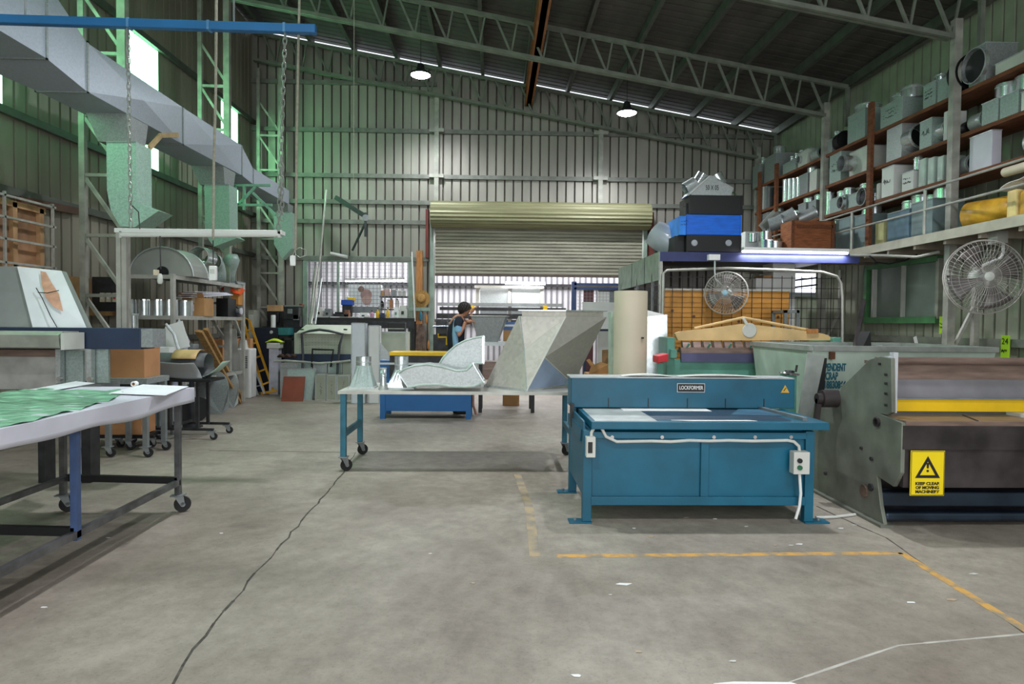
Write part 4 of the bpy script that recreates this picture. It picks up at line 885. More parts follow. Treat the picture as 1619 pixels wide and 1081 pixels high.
for i in range(4): b.bar(t2[i], t2[(i+1) % 4], .03, .012)
b.obj('top_flange', GALVB, t)
flat('sheet', [(640, 612), (760, 612), (760, 608), (650, 608)], QZ+.002, GALVB, 'thin sheet under the offset duct on mobile table', 'sheet', .003)
# ---- yellow and blue machine behind
t = thing('rolling_machine', 'low blue machine with yellow bar behind the mobile table', 'machine', (-1.2, 10.5, 0))
a, c = at(601, 665, 10.3), at(745, 622, 10.3)
M().box(a.x+.05, 10.3, .12, c.x-.05, 10.9, .62).obj('body', BLUES, t, bev=.005)
for x in (a.x, c.x-.08):
    for y in (10.28, 10.85): M().box(x, y, 0, x+.08, y+.08, .62).obj('leg', BLUES, t)
a, c = at(616, 580, 10.35), at(700, 556, 10.35)
M().box(a.x, 10.35, .62, c.x, 10.8, .98).obj('upper_body', STEELD, t); M().box(a.x, 10.3, .98, c.x+.05, 10.82, 1.035).obj('yellow_bar', YEL, t, bev=.004)
M().box(at(600, 570, 10.35).x, 10.4, .62, a.x, 10.8, .9).obj('end_box', BLUES, t); M().box(at(600, 570, 10.35).x, 10.3, .84, c.x+.1, 10.34, .87).obj('front_rod', GALV, t)
q = at(748, 640, 10.6); M().tube([q+V((0, 0, .3)), q, V((q.x+.05, 10.6, .03))], .02, 8).obj('cable', mat('salmon', 'b98a78'), t)
# long bent strip in front-left
tag(M().tube([at(433, 571, 12.9), at(450, 570, 12.9), at(480, 572, 12.9), at(505, 574, 12.9), at(535, 572, 12.9), at(554, 570, 12.9)], .022, 8).obj('bent_strip', RAIL, smooth=True), 'long pale bent strip lying across the grey boxes left of mobile table', 'strip')
# ---- grey boxes and panels on floor at left centre
FY = 12.6
def slab(name, x0, y0, x1, y1, Y, dep, m_, label, cat, lip=True, tilt=0):
    a, c = at(x0, y1, Y), at(x1, y0, Y); z0 = 0 if a.z < .5 else a.z
    t = thing(name, label, cat, ((a.x+c.x)/2, Y, z0)); fr = [V((a.x, Y, z0)), V((c.x, Y, z0)), V((c.x+tilt*.2, Y+tilt, c.z)), V((a.x+tilt*.2, Y+tilt, c.z))]
    M().prism(fr, (0, dep, 0)).obj('body', m_, t)
    if lip:
        b = M()
        for i in range(4): b.bar(fr[i], fr[(i+1) % 4], .02, .02)
        b.obj('flange', GALV, t)
    return t
slab('sheet_metal_box', 444, 574, 470, 627, 13.1, .3, GALV, 'tall grey metal box behind the red-brown panel', 'metal box')
slab('sheet_metal_box', 470, 575, 492, 627, 13.15, .3, GALVG, 'second grey metal box right behind the red-brown panel', 'metal box')
slab('metal_sheet', 449, 584, 493, 631, 12.7, .05, GALVG, 'grey-green metal panel leaning behind the red-brown panel', 'metal panel', tilt=.15)
slab('brown_board', 444, 596, 478, 633, 12.45, .04, BROWNB, 'red-brown board standing on the floor against grey panel', 'board', lip=False, tilt=.1)
for i, (x0, x1, y0) in enumerate(((499, 516, 592), (516, 532, 593), (533, 553, 594))):
    t = slab('sheet_metal_box', x0, y0, x1-1, 630, 12.7, .3, mat('box_grey_green', 'a3a696', .5, .2, .05, 4), ('left', 'middle', 'right')[i]+'most of three low grey boxes with marker writing', 'metal box')
    q = at((x0+x1)/2, 612, 12.68); scribble(q, (0, 0, 1), (-1, 0, 0), .28, .06, t, 1)
slab('sheet_metal_box', 555, 592, 574, 628, 12.9, .3, GALV, 'low shiny box right of the three written boxes', 'metal box')
for i, x0 in enumerate((496, 520)): slab('duct_piece', x0, 574, x0+20, 592, 13.2, .3, (GALV, GALVG)[i], ('shiny', 'dull')+() if 0 else ('shiny duct piece behind the leftmost written box', 'dull duct piece behind the rightmost written box')[i], 'duct piece')
# ---- pale machine cabinet with black bar frame
t = thing('pale_cabinet_machine', 'pale green machine cabinet with pegboard front and black rims', 'machine', tuple(V((-3.5, 13.4, 0))))
a, c = at(465, 562, 13.3), at(557, 527, 13.3)
M().box(a.x, 13.3, 0, c.x, 14.1, c.z).obj('cabinet', PALEG, t, bev=.01)
a2, c2 = at(470, 527, 13.2), at(560, 514, 13.2)
M().prism([V((a2.x-.02, 13.15, a2.z)), V((c2.x, 13.15, a2.z)), V((c2.x, 13.6, c2.z)), V((a2.x+.06, 13.6, c2.z))], (0, .4, -.01)).obj('sloped_top', PALEG, t)
b = M(); 
for i in range(14):
    for j in range(7): q = at(474+i*5, 533+j*4.2, 13.295); b.box(q.x-.006, 13.292, q.z-.006, q.x+.006, 13.3, q.z+.006)
b.obj('peg_holes', STEEL, t)
for px in (477, 546): q = at(px, 522, 13.15); M().box(q.x-.03, 13.12, q.z, q.x+.03, 13.2, q.z+.03).obj('latch', mat('latch_green', '3a5a40'), t)
def frame_tube(pts, Y, r_, label, m_=BLACK, name='tube_frame'): return tag(M().tube([at(x, y, Y) for x, y in pts], r_, 8).obj(name, m_, smooth=True), label, 'frame')
frame_tube([(477, 616), (479, 560), (477, 527), (490, 523), (505, 521), (520, 523), (542, 528), (537, 545), (534, 575), (533, 600)], 12.95, .025, 'tall curved black tube frame in front of pale cabinet', mat('frame_dark', '4a4d52', .4, .3))
frame_tube([(493, 580), (494, 552), (527, 553), (523, 580)], 12.9, .022, 'small black tube frame standing in front of pale cabinet', BLACK)
M_ = slab('dark_bench', 452, 560, 560, 572, 13.25, .04, NAVY, 'low navy bench edge beneath the pale cabinet', 'bench', lip=False)
# white tall ducts
slab('rectangular_duct', 556, 511, 577, 612, 12.2, .25, mat('white_duct', 'd6dbe2', .4, .2, .04, 4), 'tall white upright duct right of the pale cabinet', 'duct')
slab('rectangular_duct', 583, 515, 600, 604, 12.25, .2, WHITE, 'shorter white upright duct right of the tall one', 'duct')
slab('cabinet', 601, 525, 642, 612, 13.0, .6, PALEG, 'pale green steel cabinet left of the straw hat post', 'cabinet')
P = [at(600, 634, 12.3), at(600, 540, 12.3), at(616, 560, 12.3), at(624, 634, 12.3)]
tag(M().prism(P, (0, .01, 0)).obj('triangular_sheet', GALV), 'triangular galvanised offcut beside the white ducts', 'sheet metal')
# ---- workbench in front of opening in back wall with tools
t = thing('tool_bench', 'long black tool bench below the meshed opening in the back wall', 'bench', (-3.0, 14.4, 0))
a, c = at(497, 507, 14.3), at(655, 503, 14.3); BZ = c.z
M().box(a.x, 14.3, BZ-.06, c.x, 14.9, BZ).obj('bench_top', BLACK, t); M().box(a.x, 14.3, BZ-.22, c.x, 14.33, BZ-.06).obj('apron', STEELD, t)
for x in (a.x, (a.x+c.x)/2, c.x-.06): M().box(x, 14.35, 0, x+.06, 14.41, BZ-.06).obj('leg', STEELD, t); M().box(x, 14.8, 0, x+.06, 14.86, BZ-.06).obj('leg', STEELD, t)
M().box(a.x, 14.35, .5, c.x, 14.85, .53).obj('lower_shelf', STEELD, t)
b = thing('toolbox', 'open black toolbox shelf under the bench right end', 'tool box', tuple(at(628, 524, 14.2)))
M().box(*bx(613, 510, 640, 525, 13.1, .25)).obj('body', BLACK, b, bev=.01); M().box(*bx(614, 519, 639, 520, 13.08, .02)).obj('front_bar', RAIL, b)
BI = [(506, 16, 7, PLASW, 'bench_light', 'pale grey box at left end of tool bench', 'box'), (519, 14, 12, STEEL, 'battery_charger', 'grey charger unit second from left on tool bench', 'charger'), (540, 9, 24, STEELD, 'tool_case', 'dark tool case lying on tool bench', 'case'),
 (549, 12, 8, mat('rusty_part', '8b5a44'), 'motor_part', 'rusty motor part behind the dark tool case', 'motor part'), (576, 8, 14, WHITE, 'paper_box', 'white box in the middle of tool bench', 'box'), (588, 10, 6, mat('pink_bottle', 'c58fa8'), 'pink_bottle', 'pink bottle right of the white box on tool bench', 'bottle'),
 (597, 14, 5, YEL, 'yellow_bottle', 'left yellow bottle on tool bench', 'bottle'), (613, 15, 5, YEL, 'yellow_bottle', 'right yellow bottle on tool bench', 'bottle'), (605, 8, 8, NAVY, 'drill', 'navy drill between the two yellow bottles', 'drill'),
 (627, 17, 9, WHITE, 'document_box', 'white box with green mark on tool bench', 'box'), (638, 20, 13, PLASW, 'grey_case', 'pale grey case at the right end of tool bench', 'case')]
for px, h_, w_, m_, nm, lb, ct in BI:
    q = at(px, 503, 14.5); u = 14.5/F; t = thing(nm, lb, ct, (q.x, 14.5, BZ)); w2 = w_*u/2
    if 'bottle' in nm:
        M().lathe([(w2, 0), (w2, h_*u*.7), (w2*.4, h_*u*.85), (w2*.4, h_*u)], (q.x, 14.5, BZ), n=12).obj('body', m_, t, smooth=True); M().cyl((q.x, 14.5, BZ+h_*u), (q.x, 14.5, BZ+h_*u+.02), w2*.45, 8).obj('cap', BLACK, t)
    else:
        M().box(q.x-w2, 14.42, BZ, q.x+w2, 14.6, BZ+h_*u*.7).obj('body', m_, t, bev=.008); M().box(q.x-w2*.8, 14.44, BZ+h_*u*.7, q.x+w2*.8, 14.58, BZ+h_*u).obj('lid', m_, t, bev=.006); M().box(q.x-w2*.4, 14.41, BZ+h_*u*.3, q.x+w2*.2, 14.42, BZ+h_*u*.55).obj('marking', mat('mark_green', '4c8f73') if nm == 'document_box' else STEELD, t)
# loose scraps on bench
for i, px in enumerate((512, 530, 545, 560, 568, 583, 620)):
    q = at(px, 503, 14.38); tag(M().bar((q.x-.1, 14.38, BZ+.01), (q.x+.1, 14.36+.03*math.sin(i*2), BZ+.012), .05, .02).obj('offcut', (PLASW, WHITE, RAIL)[i % 3]), ('first', 'second', 'third', 'fourth', 'fifth', 'sixth', 'last')[i]+' pale offcut from the left along the front of tool bench', 'offcut', 'pale offcuts on the tool bench')
# shelves inside the opening: bench beyond in lean-to
t = thing('wall_shelf', 'shelf with bottles and boxes in the lean-to behind the tool bench', 'shelf', tuple(at(625, 470, 15.6)))
for y in (468, 488): a, c = at(600, y, 15.6), at(648, y, 15.6); M().box(a.x, 15.6, a.z-.03, c.x, 15.9, a.z).obj('shelf_board', STEELD, t)
for px in (600, 647): q = at(px, 488, 15.6); M().box(q.x-.02, 15.6, 0, q.x+.02, 15.9, at(px, 450, 15.6).z).obj('upright', STEEL, t)
for i, (px, y0, y1, w_, m_, lb) in enumerate(((604, 459, 467, 6, CARD, 'small brown box left on the upper lean-to shelf'), (612, 457, 467, 8, mat('rose', 'c2a49c'), 'rose grey box on the upper lean-to shelf'), (622, 458, 467, 8, STEEL, 'grey box on the upper lean-to shelf'), (635, 459, 467, 12, WHITE, 'long white box on the upper lean-to shelf'))):
    a, c = at(px-w_/2, y1, 15.65), at(px+w_/2, y0, 15.65); t = thing('small_box', lb, 'box', (a.x, 15.65, at(600, 468, 15.6).z)); zz = at(600, 468, 15.6).z; M().box(a.x, 15.65, zz, c.x, 15.8, c.z-.01).obj('body', m_, t); M().box(a.x-.004, 15.645, c.z-.02, c.x+.004, 15.805, c.z).obj('lid', m_, t)
for i, (px, h_, m_, lb) in enumerate(((604, 12, BLACK, 'black can on the lower lean-to shelf'), (614, 14, WHITE, 'white bottle on the lower lean-to shelf'), (619, 16, PINEO, 'orange bottle on the lower lean-to shelf'), (628, 15, WHITE, 'white tin with dark lid on the lower lean-to shelf'))):
    q = at(px, 487.5, 15.7); u = 15.7/F; t = thing('bottle', lb, 'bottle', tuple(q)); M().lathe([(3*u, 0), (3*u, h_*u*.75), (1.5*u, h_*u*.9)], q, n=12).obj('body', m_, t, smooth=True); M().cyl(q+V((0, 0, h_*u*.9)), q+V((0, 0, h_*u)), 1.6*u, 10).obj('cap', BLACK, t)
t = thing('storage_tub', 'blue tub with yellow tray on top behind the tool bench', 'tub', tuple(at(548, 482, 14.75))); 
M().box(*bx(539, 474, 557, 482, 14.7, .2)).obj('tub', mat('tub_blue', '1c4fb0', .5), t, bev=.01); M().box(*bx(549, 470, 560, 475, 14.72, .15)).obj('tray', YEL, t, bev=.01); M().box(*bx(545, 468, 551, 474, 14.74, .1)).obj('rag', WHITE, t, bev=.01)
M().box(*bx(541, 482, 556, 503, 14.75, .12)).obj('stand', STEELD, t)
# opening frame, mesh, poster
t = struct(M().box(WX0-.04, 14.93, WZ1-.0, WX1+.04, 15.0, WZ1+.13).obj('window_7', GREENST))
for x in (WX0, WX1): o = M().box(x-.05, 14.93, .95, x+.05, 15.0, WZ1).obj('window_frame', GREENST, None); o.parent = t; o.location -= t.location
b = M(); 
xx = WX0+.06
while xx < WX1-.02: b.box(xx-.004, 14.96, 1.4, xx+.004, 14.964, WZ1); xx += .085
zz = 1.4
while zz < WZ1: b.box(WX0, 14.957, zz-.004, WX1, 14.961, zz+.004); zz += .085
o = b.obj('wire_mesh', STEEL, None); o.parent = t; o.location -= t.location
for x in (at(534, 450, 14.9).x,): o = M().box(x-.025, 14.9, 1.0, x+.025, 14.95, WZ1).obj('window_post', GREENST, None); o.parent = t; o.location -= t.location
t = thing('poster', 'pale poster with a pinkish blot hung behind the wire mesh', 'poster', tuple(at(577, 500, 15.2))); M().box(*bx(551, 450, 600, 483, 15.2, .01)).obj('sheet', PAPER, t)
for i, (x, y, r_, m_) in enumerate(((579, 466, .13, mat('rose_blot', 'b98f8a')), (571, 457, .07, mat('brown_blot', '8a6a60')), (580, 474, .11, mat('pale_rose', 'cfa9a0')))): q = at(x, y, 15.195-.002*i); M().lathe([(r_, 0), (r_*.9, .001)], q, (0, -1, 0), 18).obj('printed_patch', m_, t)
M().box(*bx(552, 495, 600, 484, 15.15, .05)).obj('lower_panel', STEEL, t)
# fluorescent fittings
def fluoro(x0, y0, x1, y1, Y, label, on=True, th=.03, dy=0, hang=True):
    a, c = at(x0, y0, Y), at(x1, y1, Y+dy); t = thing('fluorescent_lamp', label, 'lamp', tuple((a+c)/2))
    M().bar(a+V((0, 0, .035)), c+V((0, 0, .035)), .1, .045).obj('batten', WHITE, t); M().cyl(a, c, th/2, 10).obj('tube', TUBEON if on else TUBEOFF, t, smooth=True)
    if hang:
        for f in (.15, .85): q = a.lerp(c, f); M().cyl(q+V((0, 0, .05)), q+V((0, 0, .6)), .005, 5).obj('hanger', STEEL, t)
    l = bpy.data.objects.new('tube_light', bpy.data.lights.new('tube_light', 'AREA')); C.objects.link(l); l.location = (a+c)/2-V((0, 0, .04)); l.data.shape = 'RECTANGLE'; l.data.size = (c-a).length; l.data.size_y = .05; l.data.energy = 14 if on else 0
    if not on: bpy.data.objects.remove(l)
    return t
fluoro(546, 444, 640, 443, 15.8, 'lit fluorescent tube seen through the meshed opening', th=.05)
fluoro(799, 448, 862, 449, 17.2, 'lit fluorescent tube beneath the roller door', th=.05)
fluoro(523, 402, 550, 408, 14.85, 'small unlit fluorescent fitting on back wall above the opening', False, dy=.0, hang=False)
tag(M().tube([at(516, 300, 14.5), at(505, 420, 14.3), at(494, 500, 13.9), at(492, 512, 13.8)], .022, 8).obj('long_pole', RAIL), 'long pale pole leaning on the back wall beside the opening', 'pole')
for i, (x0, y0, x1, y1) in enumerate(((500, 420, 489, 512), (508, 440, 498, 512), (497, 425, 487, 560))): tag(M().tube([at(x0, y0, 14.6), at(x1, y1, 13.95)], .022, 6).obj('long_tube', (RAIL, GALV, PLASW)[i]), ('upper', 'shorter', 'lowest reaching')[i]+' tube leaning left of the meshed opening', 'tube')
t = thing('wall_jib', 'dark folding jib arm bolted to the back wall above the opening', 'arm', tuple(at(555, 340, 14.6)))
M().bar(at(531, 312, 14.5), at(578, 342, 14.3), .09, .09).obj('upper_arm', mat('jib_dark', '464b4c', .5, .3), t); M().bar(at(578, 336, 14.3), at(578, 374, 14.3), .05, .05).obj('drop_arm', mat('jib_dark', '464b4c'), t); M().bar(at(578, 352, 14.4), at(557, 396, 14.6), .035, .035).obj('stay', mat('jib_dark', '464b4c'), t); M().cyl(at(578, 344, 14.25), at(578, 344, 14.4), .07, 12).obj('pivot', STEEL, t)
# ---- post with hat
t = thing('timber_post', 'orange timber post beside the roller door carrying tools', 'post', tuple(V((at(663, 550, 14.45).x, 14.5, 0))))
a, c = at(658, 458, 14.6), at(668, 396, 14.6); M().box(a.x, 14.6, 0, c.x, 14.68, c.z).obj('post', PINEO, t)
a = at(646, 489, 14.5); c = at(679, 486, 14.5); M().box(a.x, 14.5, a.z-.03, c.x, 14.7, c.z).obj('shelf_board', GREENST, t)
t = thing('straw_hat', 'round straw hat hanging on the timber post', 'hat', tuple(at(666, 487, 14.45))); q = at(666, 472, 14.58)
M().lathe([(.0, -.005), (.1, 0), (.185, .015), (.19, .02), (.1, .012)], q, (0, -1, 0), 28).obj('brim', STRAW, t, smooth=True); M().lathe([(.105, 0), (.1, .06), (.07, .1), (.0, .11)], q, (0, -1, .05), 22).obj('crown', STRAW, t, smooth=True); M().lathe([(.107, .005), (.105, .025)], q, (0, -1, 0), 22).obj('band', BROWNB, t, smooth=True)
for i, (px, y0, y1, w_, m_, nm, lb) in enumerate(((665, 492, 507, 6, TEAL, 'glove', 'teal glove hanging under the straw hat'), (674, 496, 511, 4, PINEO, 'screwdriver', 'orange handled tool hanging right below the hat'), (677, 538, 552, 4, PINEO, 'screwdriver', 'orange handled tool low beside the roller door guide'))):
    q0, q1 = at(px, y0, 14.45), at(px, y1, 14.45); t = thing(nm, lb, 'tool', tuple(q1)); M().lathe([(.01, 0), (w_*.006, .02), (w_*.007, (q0-q1).length*.7), (.008, (q0-q1).length)], q1, n=10).obj('body', m_, t, smooth=True); M().cyl(q0, q0+V((0, 0, .06)), .006, 6).obj('shank', STEEL, t)
b = M()
for i in range(6): q0 = at(660+i*1.8, 512+3*(i % 2), 14.5); b.tube([q0, V((q0.x-.03+.015*i, 14.48, .75)), V((q0.x+.02, 14.46, .55))], .025, 6)
tag(b.obj('hanging_rags', mat('rag_brown', '7a655a', .8, 0, .25, 12), smooth=True), 'bunch of brown rags and belts hanging below the hat post shelf', 'rags')
tag(M().tube([at(651, 398, 14.4), at(656, 508, 14.4)], .018, 6).obj('white_tube', WHITE), 'thin white tube leaning left of the timber post', 'tube')
# ================================================================ RIGHT SIDE
# ---- guillotine
t = thing('guillotine', 'large worn grey guillotine with yellow guard bar at the right edge', 'guillotine', (4.0, 5.3, 0))
GX0, GX1 = 2.93, 5.35
def side(X):
    pts = [(1375, 568), (1392, 563), (1409, 566), (1410, 652), (1402, 656)]
    P = [atx(x, y, 2.93) for x, y in pts]
    P += [V((2.93, 4.93, .84)), V((2.93, 4.66, .81)), V((2.93, 4.66, .45)), V((2.93, 4.74, .33)), V((2.93, 4.95, .36)), V((2.93, 4.9, .15)), V((2.93, 4.84, .0)), V((2.93, 6.05, .0)), V((2.93, 6.1, .2)), V((2.93, 6.08, .62)), V((2.93, 5.95, .78))]
    P += [atx(1327, 620, 2.93), atx(1330, 612, 2.93)]
    return [V((X, p.y, p.z)) for p in P]
for X, w_ in ((GX0, .03), (GX1, .03)): M().prism(side(X), (w_, 0, 0)).obj('side_frame', GMACH, t, bev=.004)
M().box(GX0-.04, 4.82, 0, GX0+.06, 6.1, .02).obj('base_foot', GMACH, t)
q = atx(1388, 667, 2.93); M().pipe((2.91, q.y, q.z), (2.94, q.y, q.z), .035, .012, 18).obj('bearing_ring', GDARK, t); M().cyl((2.925, q.y, q.z), (2.94, q.y, q.z), .024, 14).obj('bearing_hole', BLACK, t)
for x, y, r_ in ((1363, 708, .012), (1379, 725, .015), (1378, 770, .03), (1367, 776, .05), (1306, 748, .015), (1402, 592, .01), (1402, 606, .01), (1402, 622, .01), (1402, 640, .01), (1392, 575, .01)):
    q = atx(x, y, 2.93); M().cyl((2.915, q.y, q.z), (2.935, q.y, q.z), r_, 10).obj('bolt', STEELD if r_ < .04 else mat('rust_boss', '6e5a4c', .8, 0, .3, 14), t)
q = atx(1313, 630, 2.88); o = M().cyl((2.8, q.y, q.z), (2.94, q.y, q.z), .075, 20).cyl((2.76, q.y, q.z), (2.82, q.y, q.z), .045, 16).obj('drive_hub', GDARK, t, smooth=True); M().bar((2.78, q.y, q.z), (2.78, q.y+.04, q.z-.22), .04, .04).obj('lever', GDARK, t)
x0 = GX0+.03; b = lambda *a_: M().box(*a_)
b(x0, 4.66, .79, GX1, 5.15, .822).obj('work_table', GBROWN, t); b(x0-.02, 4.655, .62, GX1, 4.67, .79).obj('table_front', GDARK, t)
b(x0, 4.675, .34, GX1, 4.72, .62).obj('front_apron', GDARK, t)
M().bar((4.05, 4.5, .832), (4.05, 5.05, .832), .1, .03).obj('support_arm', PLASW, t); M().bar((3.5, 4.68, .825), (3.62, 5.0, .825), .012, .006).obj('slot', STEELD, t)
b(x0, 4.93, .13, GX1, 5.05, .24).obj('foot_beam', GBLUE, t, bev=.01); b(x0, 4.87, .035, GX1, 5.0, .1).obj('foot_bar', GBLUE, t, bev=.02)
b(x0, 5.3, 0, GX1, 5.4, .8).obj('rear_shade_panel', GDARK, t)  # rear panel, carried down to the floor as dark backing for the shade there
b(x0+.03, 5.0, .85, GX1, 5.03, .945).obj('yellow_guard', mat('guard_yellow', 'e8bd08', .5, 0, .08, 3), t); b(x0+.1, 4.975, .945, GX1, 5.03, .955).obj('guard_lip', STEEL, t)
M().prism([(x0+.03, 5.0, .955), (x0+.03, 5.08, 1.09), (x0+.03, 5.12, 1.09), (x0+.03, 5.08, .955)], (GX1-x0, 0, 0)).obj('blade_beam', mat('beam_grey', '8d8b90', .4, .4, .12, 3), t)
b(x0+.07, 5.1, 1.09, GX1, 5.16, 1.2).obj('upper_beam', GBROWN, t); M().cyl((x0, 5.05, 1.235), (GX1, 5.05, 1.235), .03, 14).obj('guard_tube', GBROWN, t, smooth=True); b(x0+.05, 5.1, 1.2, GX1, 5.3, 1.225).obj('cover', GBROWN, t)
for x in (x0+.003, x0+.045): M().box(x, 4.9, .85, x+.036, 4.95, 1.275+(.03 if x > x0+.02 else 0)).obj('slide_strip', mat('strip_bright', 'd3d6dc', .35, .3, .06, 6), t)
q0, q1 = at(1437, 783, 4.66), at(1493, 712, 4.66); cx_, cz_ = (q0.x+q1.x)/2, (q0.z+q1.z)/2
s = thing('warning_sign', 'yellow warning sign on the front of the guillotine', 'sign', (cx_, 4.65, q0.z))
M().box(q0.x, 4.65, q0.z, q1.x, 4.655, q1.z).obj('sign_plate', SIGNY, s, bev=.003)
b = M(); e = .006
for z_ in (q0.z+e, q1.z-e): b.box(q0.x+e, 4.648, z_-.0015, q1.x-e, 4.65, z_+.0015)
for x_ in (q0.x+e, q1.x-e): b.box(x_-.0015, 4.648, q0.z+e, x_+.0015, 4.65, q1.z-e)
b.obj('sign_border', INK, s)
H_ = q1.z-q0.z; tri_sign(cx_, q0.z+H_*.62, 4.649, H_*.56, s, None)
for i, tx in enumerate(('KEEP CLEAR', 'OF MOVING', 'MACHINERY')): text(tx, .029, (cx_, 4.648, q0.z+H_*(.27-.09*i)), (1, 0, 0), Z, INK, s, bold=.0011, w=(.178, .17, .175)[i])
# ---- green folder with cream beam
FYY = 8.0
t = thing('pan_folder', 'green sheet folding machine with cream crowned beam behind the blue machine', 'folding machine', (3.1, 8.3, 0))
def fp(x, y, Y=FYY): return at(x, y, Y)
a, c = fp(1058, 640), fp(1276, 566); M().box(a.x, 8.0, .45, 3.95, 8.12, c.z-.03).obj('bed', GREENM, t)
a, c = fp(1076, 572), fp(1276, 559); M().box(a.x, 7.97, a.z, 3.95, 8.02, c.z).obj('bending_leaf', mat('leaf_purple', '5a587a', .4, .3, .1, 4), t); M().box(a.x, 7.97, c.z, 3.95, 8.15, c.z+.03).obj('leaf_edge', GBROWN, t)
for x in (1056, 1318): q = fp(x, 560); M().box(q.x-.02, 7.98, 0, q.x+.08, 8.6, fp(x, 533).z).obj('end_frame', GREENM, t, bev=.01)
pts = [(1067, 527), (1075, 524), (1130, 518), (1175, 512), (1180, 512), (1260, 521), (1300, 527), (1310, 530), (1319, 538), (1072, 538)]
M().prism([fp(x, y, 8.05) for x, y in pts], (0, .06, 0)).obj('crowned_beam', CREAM, t)
M().box(fp(1278, 524).x, 8.03, fp(1278, 527).z, fp(1296, 520).x, 8.1, fp(1296, 520).z).obj('beam_block', PINEO, t)
M().tube([fp(1098, 519, 8.08), fp(1175, 502, 8.08), fp(1280, 522, 8.08)], .017, 8).obj('truss_rod', CREAM, t); M().bar(fp(1175, 503, 8.05), fp(1181, 513, 8.05), .03, .03).obj('strut', PLASW, t)
q = fp(1185, 522, 8.045); M().lathe([(.09, 0), (.085, .004)], q, (0, -1, 0), 20).obj('name_badge', PLASW, t)
for i in range(14):
    x = 1081+i*16.6; a, c = fp(x, 552, 8.0), fp(x+12, 540, 8.0)
    M().prism([V((a.x, 8.0, a.z)), V((a.x, 8.06, c.z)), V((a.x, 8.12, c.z)), V((a.x, 8.1, a.z))], (c.x-a.x, 0, 0)).obj('clamp_finger', GBROWN, t)
    if i % 2 == 0: M().cyl(fp(x+5, 549, 7.99), fp(x+9, 543, 7.94), .012, 8).obj('finger_screw', GREENM, t)
a, c = fp(1076, 557), fp(1310, 551); M().box(a.x, 7.99, a.z, c.x, 8.1, c.z).obj('clamp_bar', GBROWN, t)
M().box(fp(1057, 590).x, 7.9, fp(1057, 565).z, fp(1066, 590).x, 8.0, fp(1057, 552).z).obj('lever_green', GREENM, t)
q0, q1 = fp(1195, 596, 7.97), fp(1216, 582, 7.97); s_ = M().box(q0.x, 7.96, q0.z-.05, q1.x, 7.97, q1.z).obj('warning_plate', SIGNY, t); tri_sign((q0.x+q1.x)/2, (q0.z+q1.z)/2-.02, 7.958, .13, s_, None)
a, c = at(1040, 574, 7.6), at(1057, 559, 7.6); t = thing('red_guard_box', 'bright red foot guard box at left end of the green folder', 'guard', (a.x, 7.7, 0)); M().prism([V((a.x, 7.6, a.z)), V((c.x, 7.6, a.z+.02)), V((c.x, 7.6, c.z)), V((a.x, 7.6, c.z-.03))], (0, .25, 0)).obj('guard', RED, t, bev=.006); M().box(a.x+.02, 7.65, 0, a.x+.08, 7.72, a.z).obj('stem', GREENM, t)
# ---- cream roll, sheets beside
q = at(997, 500, 8.0); t = thing('vinyl_roll', 'tall cream roll standing behind the blue machine', 'roll', (q.x, 8.0, 0)); zt = at(997, 459, 7.8).z
M().pipe((q.x, 8.0, 0), (q.x, 8.0, zt), .2, .02, 40).obj('rolled_sheet', BEIGE, t, smooth=True); M().pipe((q.x, 8.0, .01), (q.x, 8.0, zt-.005), .15, .01, 28).obj('inner_layer', BEIGE, t, smooth=True); a = at(1017, 534, 7.85); M().box(a.x-.03, 7.81, a.z-.01, a.x, 7.83, a.z+.01).obj('label_tag', STEELD, t)
lean_sheet('standing_sheet', [(966, 701), (966, 493), (974, 493), (974, 701)], 8.3, .02, mat('edge_green', 'bcd0bf', .4), 'pale green sheet edge standing left of the cream roll', 'sheet', .2)
lean_sheet('galvanised_sheet', [(1022, 702), (1022, 500), (1055, 497), (1056, 702)], 8.3, .1, GALVB, 'shiny galvanised sheet standing right of the cream roll', 'sheet', .02)
lean_sheet('white_strip_sheet', [(1023, 510), (1023, 490), (1050, 497), (1050, 510)], 8.55, .02, WHITE, 'white sheet edge rising behind the shiny galvanised sheet', 'sheet', .02)
# white board at cage, crumpled cardboard
lean_sheet('white_board', [(921, 520), (921, 477), (974, 478), (974, 520)], 12.5, .02, WHITE, 'white board fixed low on the cage beyond the big transition', 'board', .03)
t = thing('white_board_stand', 'dark frame carrying the white board at the cage', 'frame', tuple(V((1.9, 12.6, 0)))); 
for px in (925, 970): q = at(px, 520, 12.6); M().bar((q.x, 12.6, 0), (q.x, 12.6, q.z), .05, .05).obj('leg', NAVY, t)
q0, q1 = at(918, 521, 12.58), at(976, 521, 12.58); M().bar(q0, q1, .05, .06).obj('rail', NAVY, t)
t = thing('cardboard_scraps', 'crumpled brown cardboard standing by the cream roll', 'cardboard', tuple(at(945, 590, 8.8)))
for i, pts in enumerate(([(930, 592), (935, 578), (950, 572), (962, 576), (962, 592)], [(952, 578), (952, 553), (968, 552), (966, 580)], [(927, 569), (932, 567), (950, 588), (944, 592)], [(955, 590), (962, 556), (970, 556), (968, 592)])):
    M().plate([at(x, y, 8.75+.05*i+.02*k_) for k_, (x, y) in enumerate(pts)], .008).obj('cardboard_sheet', (CARD, mat('card_dark', '8a6a45', .8))[i % 2], t)
q = at(950, 592, 8.9); M().box(q.x-.2, 8.7, 0, q.x+.2, 9.1, q.z+.02).obj('box', CARD, t)
